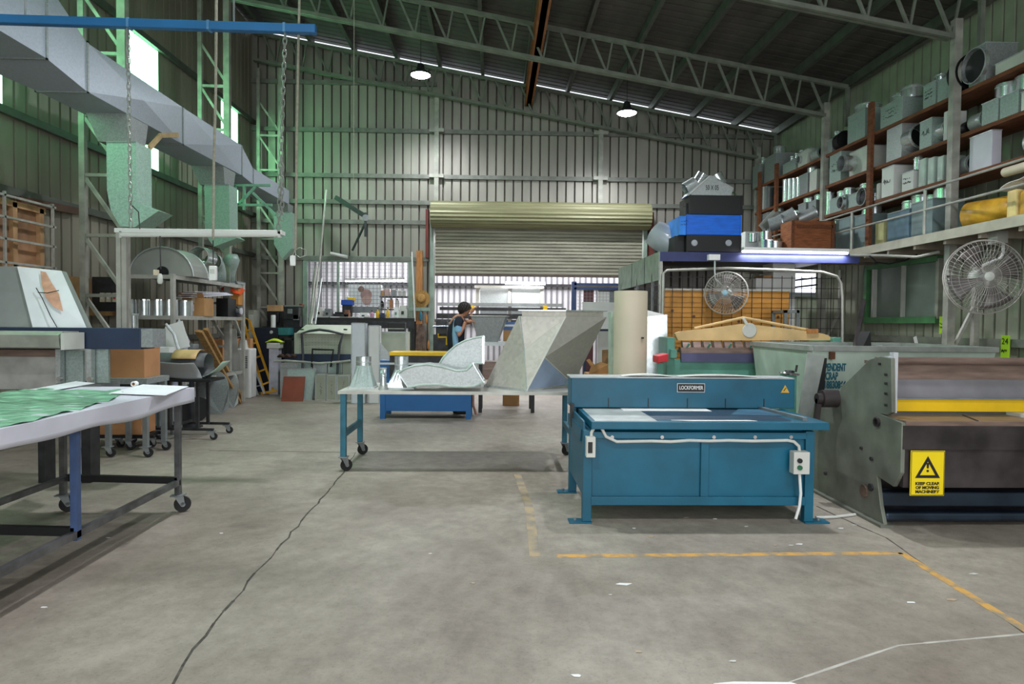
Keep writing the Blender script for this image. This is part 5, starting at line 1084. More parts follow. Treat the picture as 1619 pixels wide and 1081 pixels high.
# ---- scrap bin
t = thing('scrap_bin', 'pale green scrap metal bin with stencilled lettering behind the guillotine', 'bin', (4.0, 7.0, 0))
BZT = 1.28; P0 = [V((3.2, 6.55, .12)), V((4.7, 6.55, .12)), V((4.7, 7.7, .12)), V((3.2, 7.7, .12))]; P1 = [V((3.12, 6.4, BZT)), V((4.95, 6.4, BZT)), V((4.95, 7.9, BZT)), V((3.12, 7.9, BZT))]
M().loft([P0, P1], True, False).obj('body', BINM, t, sol=.012)
b = M()
for i in range(4): b.bar(P1[i], P1[(i+1) % 4], .07, .05)
b.obj('rim', mat('rim_steel', 'a7aba6', .45, .3), t)
for x in (3.3, 4.5): M().box(x, 6.6, 0, x+.1, 7.6, .12).obj('skid', STEELD, t)
for i, (tx, px, py, w_) in enumerate((('PENDENT', 1321, 581, .21), ('CRAP', 1316, 595, .125), ('18830866', 1322, 609, .215))):
    q = at(px, py, 6.41); q.y = 6.4+.15*(BZT-q.z)/(BZT-.12)-.012; text(tx, .1, q, (1, 0, 0), Z, TEXTG, t, bold=.004, w=w_)
q = at(1315, 561, 6.38); M().box(q.x-.02, 6.35, q.z-.04, q.x+.02, 6.4, q.z+.03).obj('rim_catch', RUST, t)
t = thing('gap_shade_sheet', 'black sheet for the shaded gap between pale sheet and scrap bin', 'panel', tuple(V((3.2, 6.2, 0))))
M().plate([at(1288, 766, 6.2), at(1306, 566, 6.32), at(1302, 566, 6.32), at(1262, 766, 6.2)], .02).obj('panel', BLACK, t)  # black plate put in for the shade of the gap beside the bin
lean_sheet('sheet_offcut', [(1246, 765), (1277, 556), (1304, 563), (1266, 765)], 6.22, .08, mat('pale_steel', 'b9c0bb', .4, .3), 'pale steel sheet leaning on the left side of the scrap bin', 'sheet metal', .008)
for i, pts in enumerate(([(1383, 560), (1392, 556), (1395, 545), (1396, 560)], [(1330, 552), (1352, 548), (1368, 548), (1360, 553)], [(1362, 553), (1376, 524), (1378, 552)])):
    P = [at(x, y, 7.3+.1*i) for x, y in pts]; tag(M().prism(P, (0, .2, 0)).obj('metal_offcut', (GALVD, GALVD, BLACK)[i]), ('small grey offcut sticking out of scrap bin', 'flat grey offcut on scrap bin rim', 'black triangular offcut standing up from the scrap bin')[i], 'offcut')
tag(M().bar(at(1350, 560, 7.6), at(1366, 475, 8.2), .05, .05).obj('steel_bar', GDARK), 'dark steel bar standing up from the scrap bin toward the green window', 'bar')
# white paper on guillotine behind
lean_sheet('paper_note', [(1448, 550), (1444, 533), (1449, 531), (1453, 549)], 8.9, .01, WHITE, 'small white note on the right wall below the green window', 'note')
# ---- right wall window
wX = RW(10.6)-.0
t = struct(M().prism([V((RW(WR1)-.03, WR1, WRZ0)), V((RW(WR0)-.03, WR0, WRZ0)), V((RW(WR0)-.03, WR0, WRZ1)), V((RW(WR1)-.03, WR1, WRZ1))], (.02, 0, 0)).obj('window_8', GLASSD))
def wf(y0, z0, y1, z1, w_, m_): o = M().bar((RW(y0)-.06, y0, z0), (RW(y1)-.06, y1, z1), w_, w_, ).obj('window_frame', m_, None); o.parent = t; o.location -= t.location
wf(WR1, WRZ0-.02, WR0, WRZ0-.02, .1, GREENF); wf(WR1, WRZ1, WR0, WRZ1, .08, GREENF); wf(WR1, WRZ0, WR1, WRZ1, .09, GREENF); wf(WR0, WRZ0, WR0, WRZ1, .07, FRAMEW); wf(10.35, WRZ0, 10.35, WRZ1, .05, PLASW); wf(11.1, WRZ0, 11.1, WRZ1, .06, PLASW)
def rwall(px, z): q_ = ray(px, 540); Y = 6.95/(q_.x/q_.y+.04); return V((RW(Y)-.13, Y, z))
q = rwall(1605, 1.03); t = thing('bay_tag', 'lime green numbered tag on the right wall', 'tag', tuple(q)); M().box(q.x-.0, q.y-.07, 1.02, q.x+.01, q.y+.07, 1.4).obj('tag_strip', LEMON, t); text('24', .11, (q.x-.004, q.y, 1.32), (0, -1, 0), Z, INK, t)
scribble((q.x-.004, q.y, 1.2), (0, -1, 0), Z, .1, .08, t, 1); scribble((q.x-.004, q.y, 1.1), (0, -1, 0), Z, .08, .06, t, 1)
q = rwall(1502, 1.5); t = thing('bay_tag', 'small lime tag beside the nearest steel column', 'tag', tuple(q)); M().box(q.x, q.y-.05, 1.4, q.x+.01, q.y+.05, 1.65).obj('tag_strip', LEMON, t); scribble((q.x-.004, q.y, 1.52), (0, -1, 0), Z, .06, .1, t, 2)
# ---- fans
def fan(c, r, ax, label, blades=3, nw=22):
    ax = V(ax).normalized(); c = V(c); t = thing('wall_fan', label, 'fan', tuple(c)); u = ax.cross(Z).normalized(); w_ = ax.cross(u); D = r*.28
    def P(a_, rr, d): return c+(u*math.cos(a_)+w_*math.sin(a_))*rr+ax*d
    g = M()
    for rr, d in ((r, 0), (r*.98, D*.25), (r*.98, -D*.25)): g.tube([P(2*math.pi*j/40, rr, d) for j in range(41)], .006 if d == 0 else .004, 6, False)
    for k_ in range(nw*2):
        a_ = 2*math.pi*k_/(nw*2)
        for sg in (1, -1): g.tube([P(a_, r, 0), P(a_+.05, r*.8, sg*D*.75), P(a_+.12, r*.45, sg*D), P(a_+.2, r*.12, sg*D)], .0022, 4, False)
    for rr in (.3, .5, .7, .86): g.tube([P(2*math.pi*j/32, r*rr, D*(1.0 if rr < .6 else .85 if rr < .8 else .6)) for j in range(33)], .0022, 4, False)
    g.obj('wire_cage', mat('fan_wire', 'c4beb9', .4, .4, .04, 6), t)
    M().lathe([(r*.12, 0), (r*.12, .012), (r*.06, .02)], c+ax*D, ax, 20).obj('centre_badge', mat('badge_blue', '9cc4d8', .4) if r < .35 else PLASW, t, smooth=True)
    M().lathe([(r*.1, -D*.4), (r*.12, 0), (r*.08, D*.4)], c, ax, 16).obj('hub', STEEL, t, smooth=True)
    M().lathe([(r*.2, -D*1.7), (r*.24, -D*1.5), (r*.24, -D*1.0), (r*.1, -D*.4)], c, ax, 18).obj('motor', WHITE if r > .35 else STEEL, t, smooth=True)
    for k_ in range(blades):
        a0 = 2*math.pi*k_/blades+.4; b = M()
        b.grid(lambda p, q_: P(a0+(q_-.5)*(.5+.45*p), r*(.1+.78*p), (q_-.5)*D*.7), 6, 5); b.obj('blade', mat('blade_grey', '77716f', .4, .4), t, smooth=True, sol=.003)
    return t
q = at(1148, 463, 9.75); t = fan(q, .315, (-.55, -1, .0), 'wall fan with blue badge hanging in front of the orange boards')
M().tube([at(1130, 408, 9.85), at(1130, 430, 9.85), at(1131, 441, 9.85), q+V((.03, .15, .08))], .014, 8).obj('drop_arm', GALV, t, smooth=True); a, c = at(1121, 411, 9.8), at(1139, 402, 9.8); M().box(a.x, 9.8, a.z, c.x, 9.9, c.z).obj('mount_bracket', WHITE, t, bev=.004)
q = at(1556, 438, 7.3); t = fan(q, .415, (-.25, -1, 0), 'large wire cage fan hanging below the mezzanine at right', 4, 26)
M().tube([at(1586, 385, 7.5), at(1586, 400, 7.5), at(1582, 408, 7.5), at(1570, 413, 7.5), q+V((.02, .2, .1))], .017, 8).obj('drop_arm', WHITE, t, smooth=True); a, c = at(1577, 384, 7.45), at(1594, 372, 7.45); M().box(a.x, 7.45, a.z, c.x, 7.6, c.z+.05).obj('mount_bracket', RAIL, t)
# ---- mezzanine
EX = 5.66; MZ = 2.7
t = thing('mezzanine', 'steel mezzanine floor with handrail along the right wall', 'mezzanine', (6.1, 9, 0))
M().box(EX, 3.0, MZ-.04, 6.6, 14.9, MZ).obj('deck', mat('deck_ply', '6f665a', .8), t)
M().box(EX-.03, 3.0, MZ-.11, EX, 11.0, MZ+.01).obj('edge_beam', mat('edge_steel', 'bcb7a5', .5, .2, .08, 5), t)
for i in range(14): y = 3.4+i*.6; M().box(EX, y, MZ-.16, 6.5, y+.05, MZ-.04).obj('joist', mat('joist', '9b8f80', .6, .1), t)
for z in (MZ+.33, MZ+.6): M().cyl((EX-.01, 3.0, z), (EX-.01, 14.0, z), .016, 8).obj('handrail', RAIL, t, smooth=True)
for px in (1266, 1349, 1464, 1700): y = EX/rat(px); M().cyl((EX-.01, y, MZ), (EX-.01, y, MZ+.6), .02, 8).obj('stanchion', RAIL, t, smooth=True)
for y in (4.2, 6.6): M().box(6.3, y, 0, 6.38, y+.08, MZ-.04).obj('prop', STEELD, t)
q = M().tube([at(1345, 403, 9.5), at(1400, 404, 9.0), at(1450, 406, 8.7), at(1485, 398, 8.6)], .02, 8); tag(q.obj('conduit_pipe', RAIL, smooth=True), 'pale conduit running under the mezzanine edge', 'conduit')
tag(M().tube([at(1375, 404, 9.2), at(1385, 414, 9.2), at(1405, 417, 9.2), at(1430, 412, 9.2), at(1450, 402, 9.2)], .012, 6).obj('cable', BLACK), 'black cable sagging across the top of the green window', 'cable')
# shelving uprights and shelves
SXf = lambda Y: 6.33-.04*Y
t = thing('timber_shelving', 'tall red-brown timber shelving with four levels on the mezzanine', 'shelving', (6.2, 9, MZ))
LV = {1: MZ, 2: 3.46, 3: 3.98, 4: 4.53}
for k_ in (2, 3, 4):
    z = LV[k_]; M().prism([V((SXf(3), 3, z-.05)), V((SXf(14.6), 14.6, z-.05)), V((SXf(14.6)+.5, 14.6, z-.05)), V((SXf(3)+.5, 3, z-.05))], (0, 0, .05)).obj('shelf', TIMB, t)
def shY(px): return 6.33/(rat(px, 220)+.04)
for px in (1231.5, 1380, 1640, 1205): y = shY(px); M().box(SXf(y)-.06, y-.05, MZ, SXf(y)-.005, y+.05, 5.0 if px > 1300 else 4.8).obj('upright', TIMB, t)
# items
BAY = ['at far end', 'left of far column', 'right of far column', 'left of near column', 'right of near column']
ORD = ['first', 'second', 'third', 'fourth', 'fifth', 'sixth', 'seventh', 'eighth']
LVN = {1: 'mezzanine deck', 2: 'low shelf', 3: 'middle shelf', 4: 'top shelf'}
def bay(px): return 0 if px < 1232 else 1 if px < 1297 else 2 if px < 1380 else 3 if px < 1500 else 4
cnt = {}
def lab(desc, px, lv):
    k_ = (bay(px), lv); cnt[k_] = cnt.get(k_, 0)+1
    return '%s, %s from left, %s %s' % (desc, ORD[cnt[k_]-1], LVN[lv], BAY[k_[0]])
def yz(py, px): return at(px, py, shY(px)).z
def item(lv, xl, xr, yt, kind='box', sp=(), m_=GALVG, dep=.32, wr=0, nm=None, desc=None):
    """front face spans photo columns xl..xr; sp: round spigots (pos 0..1 along, 'top'/'front'/'end', radius, length)"""
    Ya, Yb = shY(xl), shY(xr); ym = (Ya+Yb)/2; z0 = LV[lv]; z1 = max(z0+.05, yz(yt, (xl+xr)/2)); x0 = SXf(ym)+.02
    if kind == 'box':
        t = thing(nm or 'plenum_box', lab(desc or 'grey metal plenum box', (xl+xr)/2, lv), 'plenum box', (x0+dep/2, ym, z0))
        M().box(x0, Yb, z0, x0+dep, Ya, z1).obj('body', m_, t, bev=.004)
        b = M(); b.bar((x0-.002, Yb, z1), (x0-.002, Ya, z1), .012, .012).bar((x0, Yb-.002, z1), (x0+dep, Yb-.002, z1), .012, .012); b.obj('folded_edge', GALV, t)
        for s_, side_, r_, l_ in sp:
            yy = Yb+(Ya-Yb)*(1-s_)
            if side_ == 'top': p, d = V((x0+dep/2, yy, z1)), V((0, 0, 1))
            elif side_ == 'front': p, d = V((x0, yy, (z0+z1)/2)), V((-1, 0, 0))
            else: p, d = V((x0+dep/2, Yb, (z0+z1)/2)), V((0, -1, 0))
            M().pipe(p, p+d*l_, r_, .005, 22).obj('spigot', GALVB, t, smooth=True)
            if side_ != 'top': M().cyl(p+d*.002, p+d*.006, r_*.94, 20).obj('spigot_mouth', BLACK, t)
            M().pipe(p+d*l_*.8, p+d*(l_*.8+.012), r_+.005, .005, 22).obj('bead', GALV, t)
        if wr: scribble((x0-.003, ym, (z0+z1)/2+.02), (0, -1, 0), Z, (Ya-Yb)*.7, (z1-z0)*.45, t, wr)
    elif kind == 'can':
        r_ = min((Ya-Yb)/2, .16); t = thing('duct_collar', lab(desc or 'shiny round duct collar', (xl+xr)/2, lv), 'duct collar', (x0+r_, ym, z0))
        M().pipe((x0+r_, ym, z0), (x0+r_, ym, z1), r_, .005, 22).obj('body', GALVB, t, smooth=True); M().pipe((x0+r_, ym, z1-.02), (x0+r_, ym, z1), r_+.006, .006, 22).obj('bead', CHROME, t); M().pipe((x0+r_, ym, z0), (x0+r_, ym, z0+.015), r_+.006, .006, 22).obj('bead', GALV, t)
    elif kind == 'panel':
        t = thing('upright_panel', lab(desc or 'flat panel standing on edge', (xl+xr)/2, lv), 'panel', (x0+dep/2, ym, z0)); M().box(x0, Yb+.01, z0, x0+dep, Ya-.01, z1).obj('panel', m_, t, bev=.004); M().box(x0-.006, Yb+.02, z0+.02, x0, Ya-.02, z1-.02).obj('face_sheet', m_, t)
    elif kind == 'disc':
        r_ = (z1-z0)/2; t = thing('flanged_duct', lab(desc or 'round flanged duct lying on its side', (xl+xr)/2, lv), 'duct fitting', (x0+.1, ym, z0)); c = V((x0+.12, ym, z0+r_))
        M().pipe(c+V((0, (Ya-Yb)/2, 0)), c-V((0, (Ya-Yb)/2, 0)), r_*.93, .006, 24).obj('body', GALV if m_ is GALVG else m_, t, smooth=True); M().pipe(c-V((0, (Ya-Yb)/2-.02, 0)), c-V((0, (Ya-Yb)/2, 0)), r_, .03, 24).obj('flange', m_, t); M().cyl(c-V((0, (Ya-Yb)/2-.03, 0)), c-V((0, (Ya-Yb)/2-.035, 0)), r_*.9, 22).obj('mouth', BLACK, t)
    return t
# far end bay
item(4, 1189, 1201, 262, sp=((.5, 'top', .06, .18),), m_=GALVD, desc='dark grey box with round stub')
item(4, 1207, 1227, 247, sp=((.5, 'top', .12, .2),), m_=GALVD, dep=.4, desc='large dark grey box with round stub')
for i, (a, c, y) in enumerate(((1198, 1202, 296), (1203, 1208, 293), (1209, 1212, 294), (1213, 1217, 296), (1218, 1222, 297))): item(3, a, c, y, 'panel', m_=(GALVD, PLASW, GALVD, STEEL, STEELD)[i], dep=.35)
item(2, 1204, 1216, 338, sp=((.5, 'top', .07, .12),), m_=GALVD, dep=.3, desc='small box with shiny stub'); item(2, 1217, 1228, 336, sp=((.5, 'top', .08, .15),), m_=GALVD, dep=.3, desc='small box with taller shiny stub')
# second bay
item(4, 1236, 1258, 256, sp=((.15, 'top', .05, .16), (.5, 'top', .05, .17), (.85, 'top', .05, .18)), desc='long low box with three round stubs')
item(4, 1260, 1276, 239, sp=((.3, 'front', .07, .05), (.5, 'top', .06, .05)), m_=PLASW, desc='pale box with dark round mouth'); item(4, 1279, 1292, 232, 'disc')
for a in (1235, 1242, 1249, 1256): item(3, a, a+5, 284-(a-1235)*.15, 'can', desc='slim shiny round tube')
item(3, 1263, 1277, 276, sp=((.7, 'top', .11, .2),), m_=GALVD, desc='grey box with wide shiny stub'); item(3, 1279, 1291, 270, m_=PLASW, desc='pale plain metal box')
item(2, 1242, 1258, 338, m_=GALVD, sp=((.5, 'top', .1, .06),), desc='low grey box with shiny ring'); item(2, 1262, 1275, 322, m_=GALVD, sp=((.5, 'top', .12, .12),), desc='grey box with broad shiny collar'); item(2, 1278, 1291, 318, m_=GALVD, sp=((.5, 'top', .11, .12),), desc='taller grey box with broad shiny collar')
# third bay
item(4, 1304, 1314, 222, sp=((.5, 'top', .07, .15),), m_=GALVD, desc='small grey box with round stub'); item(4, 1316, 1325, 208, 'disc', m_=BLACK, desc='dark round fan unit')
item(4, 1337, 1366, 178, sp=((.4, 'top', .2, .14),), m_=GALVG, dep=.45, desc='big grey box with wide round collar')
item(3, 1310, 1329, 243, wr=2, m_=GALVG, dep=.45, desc='square grey box with marker strokes', sp=((.5, 'end', .14, .05),)); item(3, 1341, 1372, 236, sp=((.25, 'front', .13, .22),), m_=PLASW, desc='pale box with a short elbow mouth')
item(2, 1302, 1309, 304, 'can'); item(2, 1312, 1337, 312, sp=((.25, 'top', .09, .13), (.7, 'top', .09, .14), (.9, 'front', .1, .06)), desc='low box with stubs and black mouth'); item(2, 1340, 1371, 304, sp=((.5, 'top', .1, .14), (.9, 'front', .14, .06)), desc='longer box with stub and black mouth')
item(1, 1303, 1318, 356, m_=GALV, desc='small angled grey box', sp=((.6, 'top', .06, .1),)); item(1, 1322, 1350, 345, m_=mat('box_bluegrey', '8fa3a4', .45, .2, .1, 4), desc='blue-grey metal box', dep=.4); item(1, 1352, 1373, 340, m_=mat('box_bluegrey', '8fa3a4'), sp=((.3, 'top', .1, .3), (.8, 'top', .1, .32)), desc='blue-grey box with two tall shiny tubes')
# fourth bay
item(4, 1340, 1353, 190, m_=GALVG, sp=((.5, 'top', .12, .13),), desc='grey box with short round collar')
item(4, 1388, 1424, 162, sp=((.3, 'top', .13, .16), (.8, 'top', .16, .17)), wr=3, dep=.45, desc='large written-on box with two collars')
item(4, 1455, 1475, 132, wr=3, dep=.35, desc='tall grey box with marker writing', sp=((.5, 'top', .09, .12),)); item(4, 1477, 1496, 124, dep=.35, desc='plain tall grey box with round stub', sp=((.5, 'top', .09, .14),))
item(3, 1399, 1424, 199, m_=GALV, dep=.3, desc='grey box with large black mouth', sp=((.5, 'end', .17, .25),)); item(3, 1451, 1471, 190, wr=1, dep=.3, sp=((.5, 'end', .12, .18),), desc='marked grey box with round end'); item(3, 1488, 1497, 176, 'panel', m_=WHITE, dep=.25, desc='narrow white panel')
item(2, 1385, 1391, 290, 'panel', m_=PLASW); item(2, 1393, 1413, 264, m_=WHITE, dep=.4, desc='white box with faint writing', wr=1); item(2, 1425, 1444, 272, m_=WHITE, wr=2, dep=.2, desc='small white box with marker writing', sp=((.8, 'top', .06, .2),))
for a in (1451, 1465, 1480): item(2, a, a+12, 251-(a-1451)*.15, 'panel', m_=mat('panel_mint', 'c2d3ca', .45, .1), dep=.3, desc='pale mint box standing on end')
item(1, 1385, 1399, 350, m_=mat('bag_yellow', 'c9c48f', .4), desc='yellowish wrapped bag-like box'); item(1, 1403, 1439, 334, m_=mat('box_blue_grey', '6f8b9c', .45, .2), sp=((.4, 'top', .12, .16), (.9, 'top', .14, .2)), dep=.45, desc='long dark box with two shiny tubes'); item(1, 1441, 1476, 318, m_=mat('box_bluegrey', '8fa3a4'), sp=((.3, 'top', .1, .1), (.85, 'top', .15, .2)), dep=.45, desc='tall blue-grey box with shiny tubes')
# near bay
item(4, 1503, 1520, 88, 'disc', m_=BLACK, desc='round black fan housing'); item(4, 1526, 1553, 74, dep=.4, m_=GALVD, sp=((.5, 'front', .21, .06),), desc='dark square box with big round mouth')
item(4, 1566, 1640, 84, m_=PLASW, dep=.45, desc='long pale box'); 
item(3, 1510, 1520, 190, 'disc', m_=BLACK, desc='dark fan housing'); item(3, 1524, 1545, 176, 'disc', desc='small flanged cone'); item(3, 1548, 1574, 160, sp=((.6, 'top', .15, .2),), m_=GALVG, dep=.45, desc='pale box with wide shiny collar'); item(3, 1576, 1606, 148, sp=((.6, 'top', .15, .2),), m_=GALVG, dep=.45, desc='second pale box with wide shiny collar'); item(3, 1609, 1650, 138, m_=WHITE, desc='white long box')
item(2, 1512, 1526, 244, 'disc', m_=GALVD, desc='dull flanged duct on its side'); item(2, 1530, 1567, 212, m_=WHITEL, dep=.12, desc='large plain white square panel box')
item(2, 1615, 1650, 200, 'disc', m_=GALV)
# things on the mezzanine floor right
t = thing('wrapped_duct', 'yellow wrapped duct elbow with black mouth on the mezzanine', 'duct', tuple(at(1520, 350, 7.9)))
c = at(1512, 334, 7.75); c.x = 5.95; c.z = MZ+.17
c = V((5.9, 8.0, MZ+.17)); M().tube([c+V((-.0, .12, 0)), c+V((.05, -.05, 0)), c+V((.12, -.3, .0)), c+V((.2, -.6, -.0))], .17, 20, False).obj('body', PACKY, t, smooth=True, sol=.01); M().lathe([(.165, 0), (.165, .01)], c+V((-.0, .1, 0)), (-.6, .6, 0), 20).obj('mouth', BLACK, t)
M().lathe([(.17, 0), (.165, .012)], c+V((.0, -.0, 0)), (-.95, -.35, 0), 22).obj('dark_opening', BLACK, t)
t = thing('wrapped_parcel', 'large yellow plastic wrapped bundle on the mezzanine at right edge', 'bundle', (6, 6.9, MZ)); M().box(5.8, 6.6, MZ, 6.2, 7.25, MZ+.32).obj('wrapping', PACKY, t, bev=.05); M().box(5.79, 7.26, MZ, 6.2, 7.4, MZ+.34).obj('cream_band', mat('cream_wrap', 'e6cf8a', .5), t, bev=.02)
t = thing('yellow_bag', 'yellow wrapped bag at the right end of the mezzanine rail', 'bag', (6, 6.2, MZ)); M().box(5.8, 5.9, MZ, 6.2, 6.5, MZ+.36).obj('bag_body', PACKY, t, bev=.08); M().bar((5.78, 5.95, MZ+.3), (5.78, 6.45, MZ+.34), .03, .02).obj('tie', BLACK, t)
t = thing('white_packing', 'crumpled white packing sheet on top of the yellow bundle', 'sheet', (6, 6.9, MZ+.34))
def wp(u, v): return V((5.76+.5*v, 7.5-1.5*u, MZ+.36+.14*math.sin(u*math.pi)*(1-.3*v)+.02*math.sin(u*20)*math.cos(v*9)))
M().grid(wp, 24, 8).obj('sheet', WHITE, t, sol=.006); M().box(5.77, 6.5, MZ+.33, 6.2, 7.1, MZ+.36).obj('board', WHITE, t)
t = thing('paper_roll', 'long cream tube lying on top of the packing on the mezzanine', 'roll', (5.95, 6.8, 3.25)); M().pipe((6.0, 7.7, MZ+.62), (6.0, 5.4, MZ+.62), .055, .012, 20).obj('tube', BEIGE, t, smooth=True); M().cyl((6.0, 7.69, MZ+.62), (6.0, 5.41, MZ+.62), .03, 12).obj('core', CARD, t)
# ---- platform with blue beam, cage, black boxes
t = thing('storage_cage', 'steel mesh cage with blue beam and grey fascia below the stacked boxes', 'cage', (4.2, 11, 0))
CX0, CX1, CY0, CY1 = 2.5, 5.55, 10.0, 13.2; PZ = at(1043, 399, 10.0).z
M().box(CX0, CY0, PZ-.03, CX1, CY1, PZ).obj('platform', STEELD, t)
M().box(CX0, CY0-.02, PZ-.13, CX1, CY0, PZ+.01).obj('blue_beam', mat('beam_navy', '2f3768', .5), t); M().box(CX0-.02, CY0-.02, PZ-.42, CX0, CY1, PZ+.01).obj('side_fascia', mat('fascia_green', '8d9a8c', .5, .1), t)
for y in (10.9, 11.9): M().box(CX0-.025, y, PZ-.42, CX0-.02, y+.02, PZ).obj('fascia_joint', STEELD, t)
M().box(CX0, CY0, 0, CX0+.05, CY0+.05, PZ-.1).obj('corner_post', RAIL, t)
M().tube([V((CX0+.05, CY0-.04, .1)), V((CX0+.05, CY0-.04, PZ-.32)), V((CX0+.1, CY0-.04, PZ-.27)), at(1150, 424, CY0-.04), at(1240, 427, CY0-.04), at(1300, 430, CY0-.04), at(1323, 437, CY0-.04), at(1330, 448, CY0-.04), at(1332, 470, CY0-.04), at(1332, 600, CY0-.04)], .022, 8).obj('front_pipe', RAIL, t, smooth=True)
def mesh_panel(p0, ux, uz, w_, h_, st, r_, m_, parent, name='wire_mesh'):
    b = M(); p0, ux, uz = V(p0), V(ux), V(uz); x = 0
    while x <= w_+.001: b.bar(p0+ux*x, p0+ux*x+uz*h_, r_, r_); x += st
    z = 0
    while z <= h_+.001: b.bar(p0+uz*z, p0+ux*w_+uz*z, r_, r_); z += st
    return b.obj(name, m_, parent)
mesh_panel((CX0+.05, CY0-.01, .85), (1, 0, 0), Z, 2.75, 1.4, .152, .008, BLACK, t)
mesh_panel((CX0, CY0, .1), (0, 1, 0), Z, 3.1, 2.0, .1, .007, STEELD, t, 'side_mesh')
M().box(*bx(985, 449, 1003, 464, 12.9, .1)).obj('switch_cabinet', STEEL, t)
for y in (10.4, 11.5, 12.9): M().bar((CX0, y, 0), (CX0, y, PZ-.3), .04, .04).obj('side_post', STEEL, t)
P0 = at(1046, 640, 10.08); 
t2 = thing('orange_board', 'orange boards lined behind the cage mesh', 'board', (3.6, 10.1, 0)); a, c = at(1049, 560, 10.08), at(1247, 461, 10.08)
M().box(a.x, 10.06, .25, c.x, 10.1, c.z).obj('board', PLYO, t2); M().box(a.x, 10.04, c.z, c.x+.02, 10.12, c.z+.03).obj('top_rail', RAIL, t2)
for x in (a.x+.05, c.x-.05): M().box(x-.02, 10.1, 0, x+.02, 10.14, .4).obj('foot', STEELD, t2)
for x, y in ((1097, 500), (1168, 508), (1230, 501), (1063, 491)): q = at(x, y, 10.055); M().cyl(q, q-V((0, .004, 0)), .022, 10).obj('knot', mat('knot', '6b4226'), t2)
# inside cage back wall
struct(corrug((CX0+.1, 12.0), (4.0, 12.0), 1.2, PZ-.05, None, pan=.12).obj('wall_cage_back', mat('cage_wall', '8b8884', .5, .2), sol=.002))
for i, (x0, y0, x1, y1, lb) in enumerate(((1195, 440, 1222, 462, 'white box low left in the stack behind the cage mesh'), (1222, 430, 1258, 462, 'large white box in the stack behind the cage mesh'), (1222, 416, 1257, 429, 'white carton topmost of the stack behind the cage mesh'), (1207, 435, 1222, 440, 'thin tan box on the low left white box'))):
    a, c = at(x0, y1, 10.5), at(x1, y0, 10.5); carton(a.x, 10.5, a.z, c.x, 10.9, c.z, lb, WHITE if i < 3 else CARD, tape=False)
q0, q1 = at(1190, 462, 10.45), at(1290, 463, 10.45); tag(M().box(q0.x, 10.45, q0.z-.06, q1.x, 10.95, q0.z).obj('cage_shelf', STEEL), 'grey shelf carrying the white boxes in the cage', 'shelf')
carton(at(1248, 510, 10.6).x, 10.6, 0, at(1257, 465, 10.6).x, 10.9, at(1257, 466, 10.6).z, 'narrow white carton behind right edge of orange boards', WHITE, tape=False)
o = struct(M().box(*bx(1258, 432, 1290, 462, 12.2, .03)).obj('window_9', emis('window_day', 'eef0ff', 1.8)))
for y in (442, 453): a, c = at(1256, y+1, 12.15), at(1292, y-3, 12.15); oo = M().bar(a, c, .03, .03).obj('window_bar', STEELD, None); oo.parent = o; oo.location -= o.location
t = thing('steel_stand', 'grey steel frame stand behind right part of the green folder', 'stand', tuple(V((at(1255, 500, 9.3).x, 9.3, 0))))
a, c = at(1243, 490, 9.3), at(1262, 490, 9.3)
for x in (a.x, c.x): M().box(x-.02, 9.3, 0, x+.02, 9.34, a.z).obj('leg', STEEL, t); M().box(x-.02, 9.7, 0, x+.02, 9.74, a.z).obj('leg', STEEL, t)
M().box(a.x-.02, 9.3, a.z-.04, c.x+.02, 9.74, a.z).obj('top_frame', STEEL, t)
# stacked boxes on platform
def strapped(x0, y0, x1, y1, Y, dep, m_, label, lid=None):
    a, c = at(x0, y1, Y), at(x1, y0, Y); t = thing('storage_case', label, 'case', ((a.x+c.x)/2, Y, a.z)); M().box(a.x, Y, a.z, c.x, Y+dep, c.z).obj('body', m_, t, bev=.01)
    b = M(); 
    for x in (a.x, c.x): b.bar((x, Y, a.z), (x, Y, c.z), .02, .02)
    b.obj('corner_strip', m_, t); return t, a, c
z0 = PZ
t, a, c = strapped(1086, 372, 1171, 398, 10.15, .7, BLACK, 'black case lowest of the stack on the cage roof')
for px in (1098, 1152): q = at(px, 384, 10.14); M().lathe([(.05, 0), (.04, .008), (.0, .01)], q, (0, -1, 0), 18).obj('round_sticker', mat('sticker', 'a9aeb4', .4), t)
M().box(at(1070, 380, 10.2).x, 10.3, PZ, a.x, 10.8, c.z).obj('side_part', BLACK, t)
t, a, c = strapped(1086, 340, 1171, 371, 10.17, .7, BOXBLUE, 'blue case in the middle of the stack on the cage roof'); M().box(at(1071, 380, 10.3).x, 10.2, a.z, a.x, 10.85, c.z-.02).obj('side_part', mat('case_blue_light', '2f8cf0', .45), t)
scribble(at(1082, 352, 10.15), (1, 0, 0), Z, .12, .1, t, 2)
t, a, c = strapped(1091, 309, 1173, 339, 10.2, .6, BLACK, 'black case topmost of the stack on the cage roof'); M().box(at(1080, 340, 10.5).x, 10.35, a.z, a.x, 10.7, c.z-.1).obj('side_part', STEELD, t)
q = at(1084, 325, 10.34); scribble(q, (1, 0, 0), Z, .08, .05, t, 2)
t = thing('branch_duct', 'grey Y-branch duct piece on top of the black case', 'duct fitting', tuple(at(1120, 308, 10.3)))
P = [at(x, y, 10.25) for x, y in [(1086, 309), (1090, 303), (1120, 279), (1124, 277), (1132, 280), (1160, 297), (1156, 309)]]
M().prism(P, (0, .3, 0)).obj('body', GALV, t); 
for (x0, y0, x1, y1, r_) in ((1100, 296, 1112, 277, .1), (1140, 292, 1131, 276, .1)):
    p, q_ = at(x0, y0, 10.4), at(x1, y1, 10.4); M().pipe(p, q_+(q_-p)*.0, r_, .005, 22).obj('branch', GALVB, t, smooth=True)
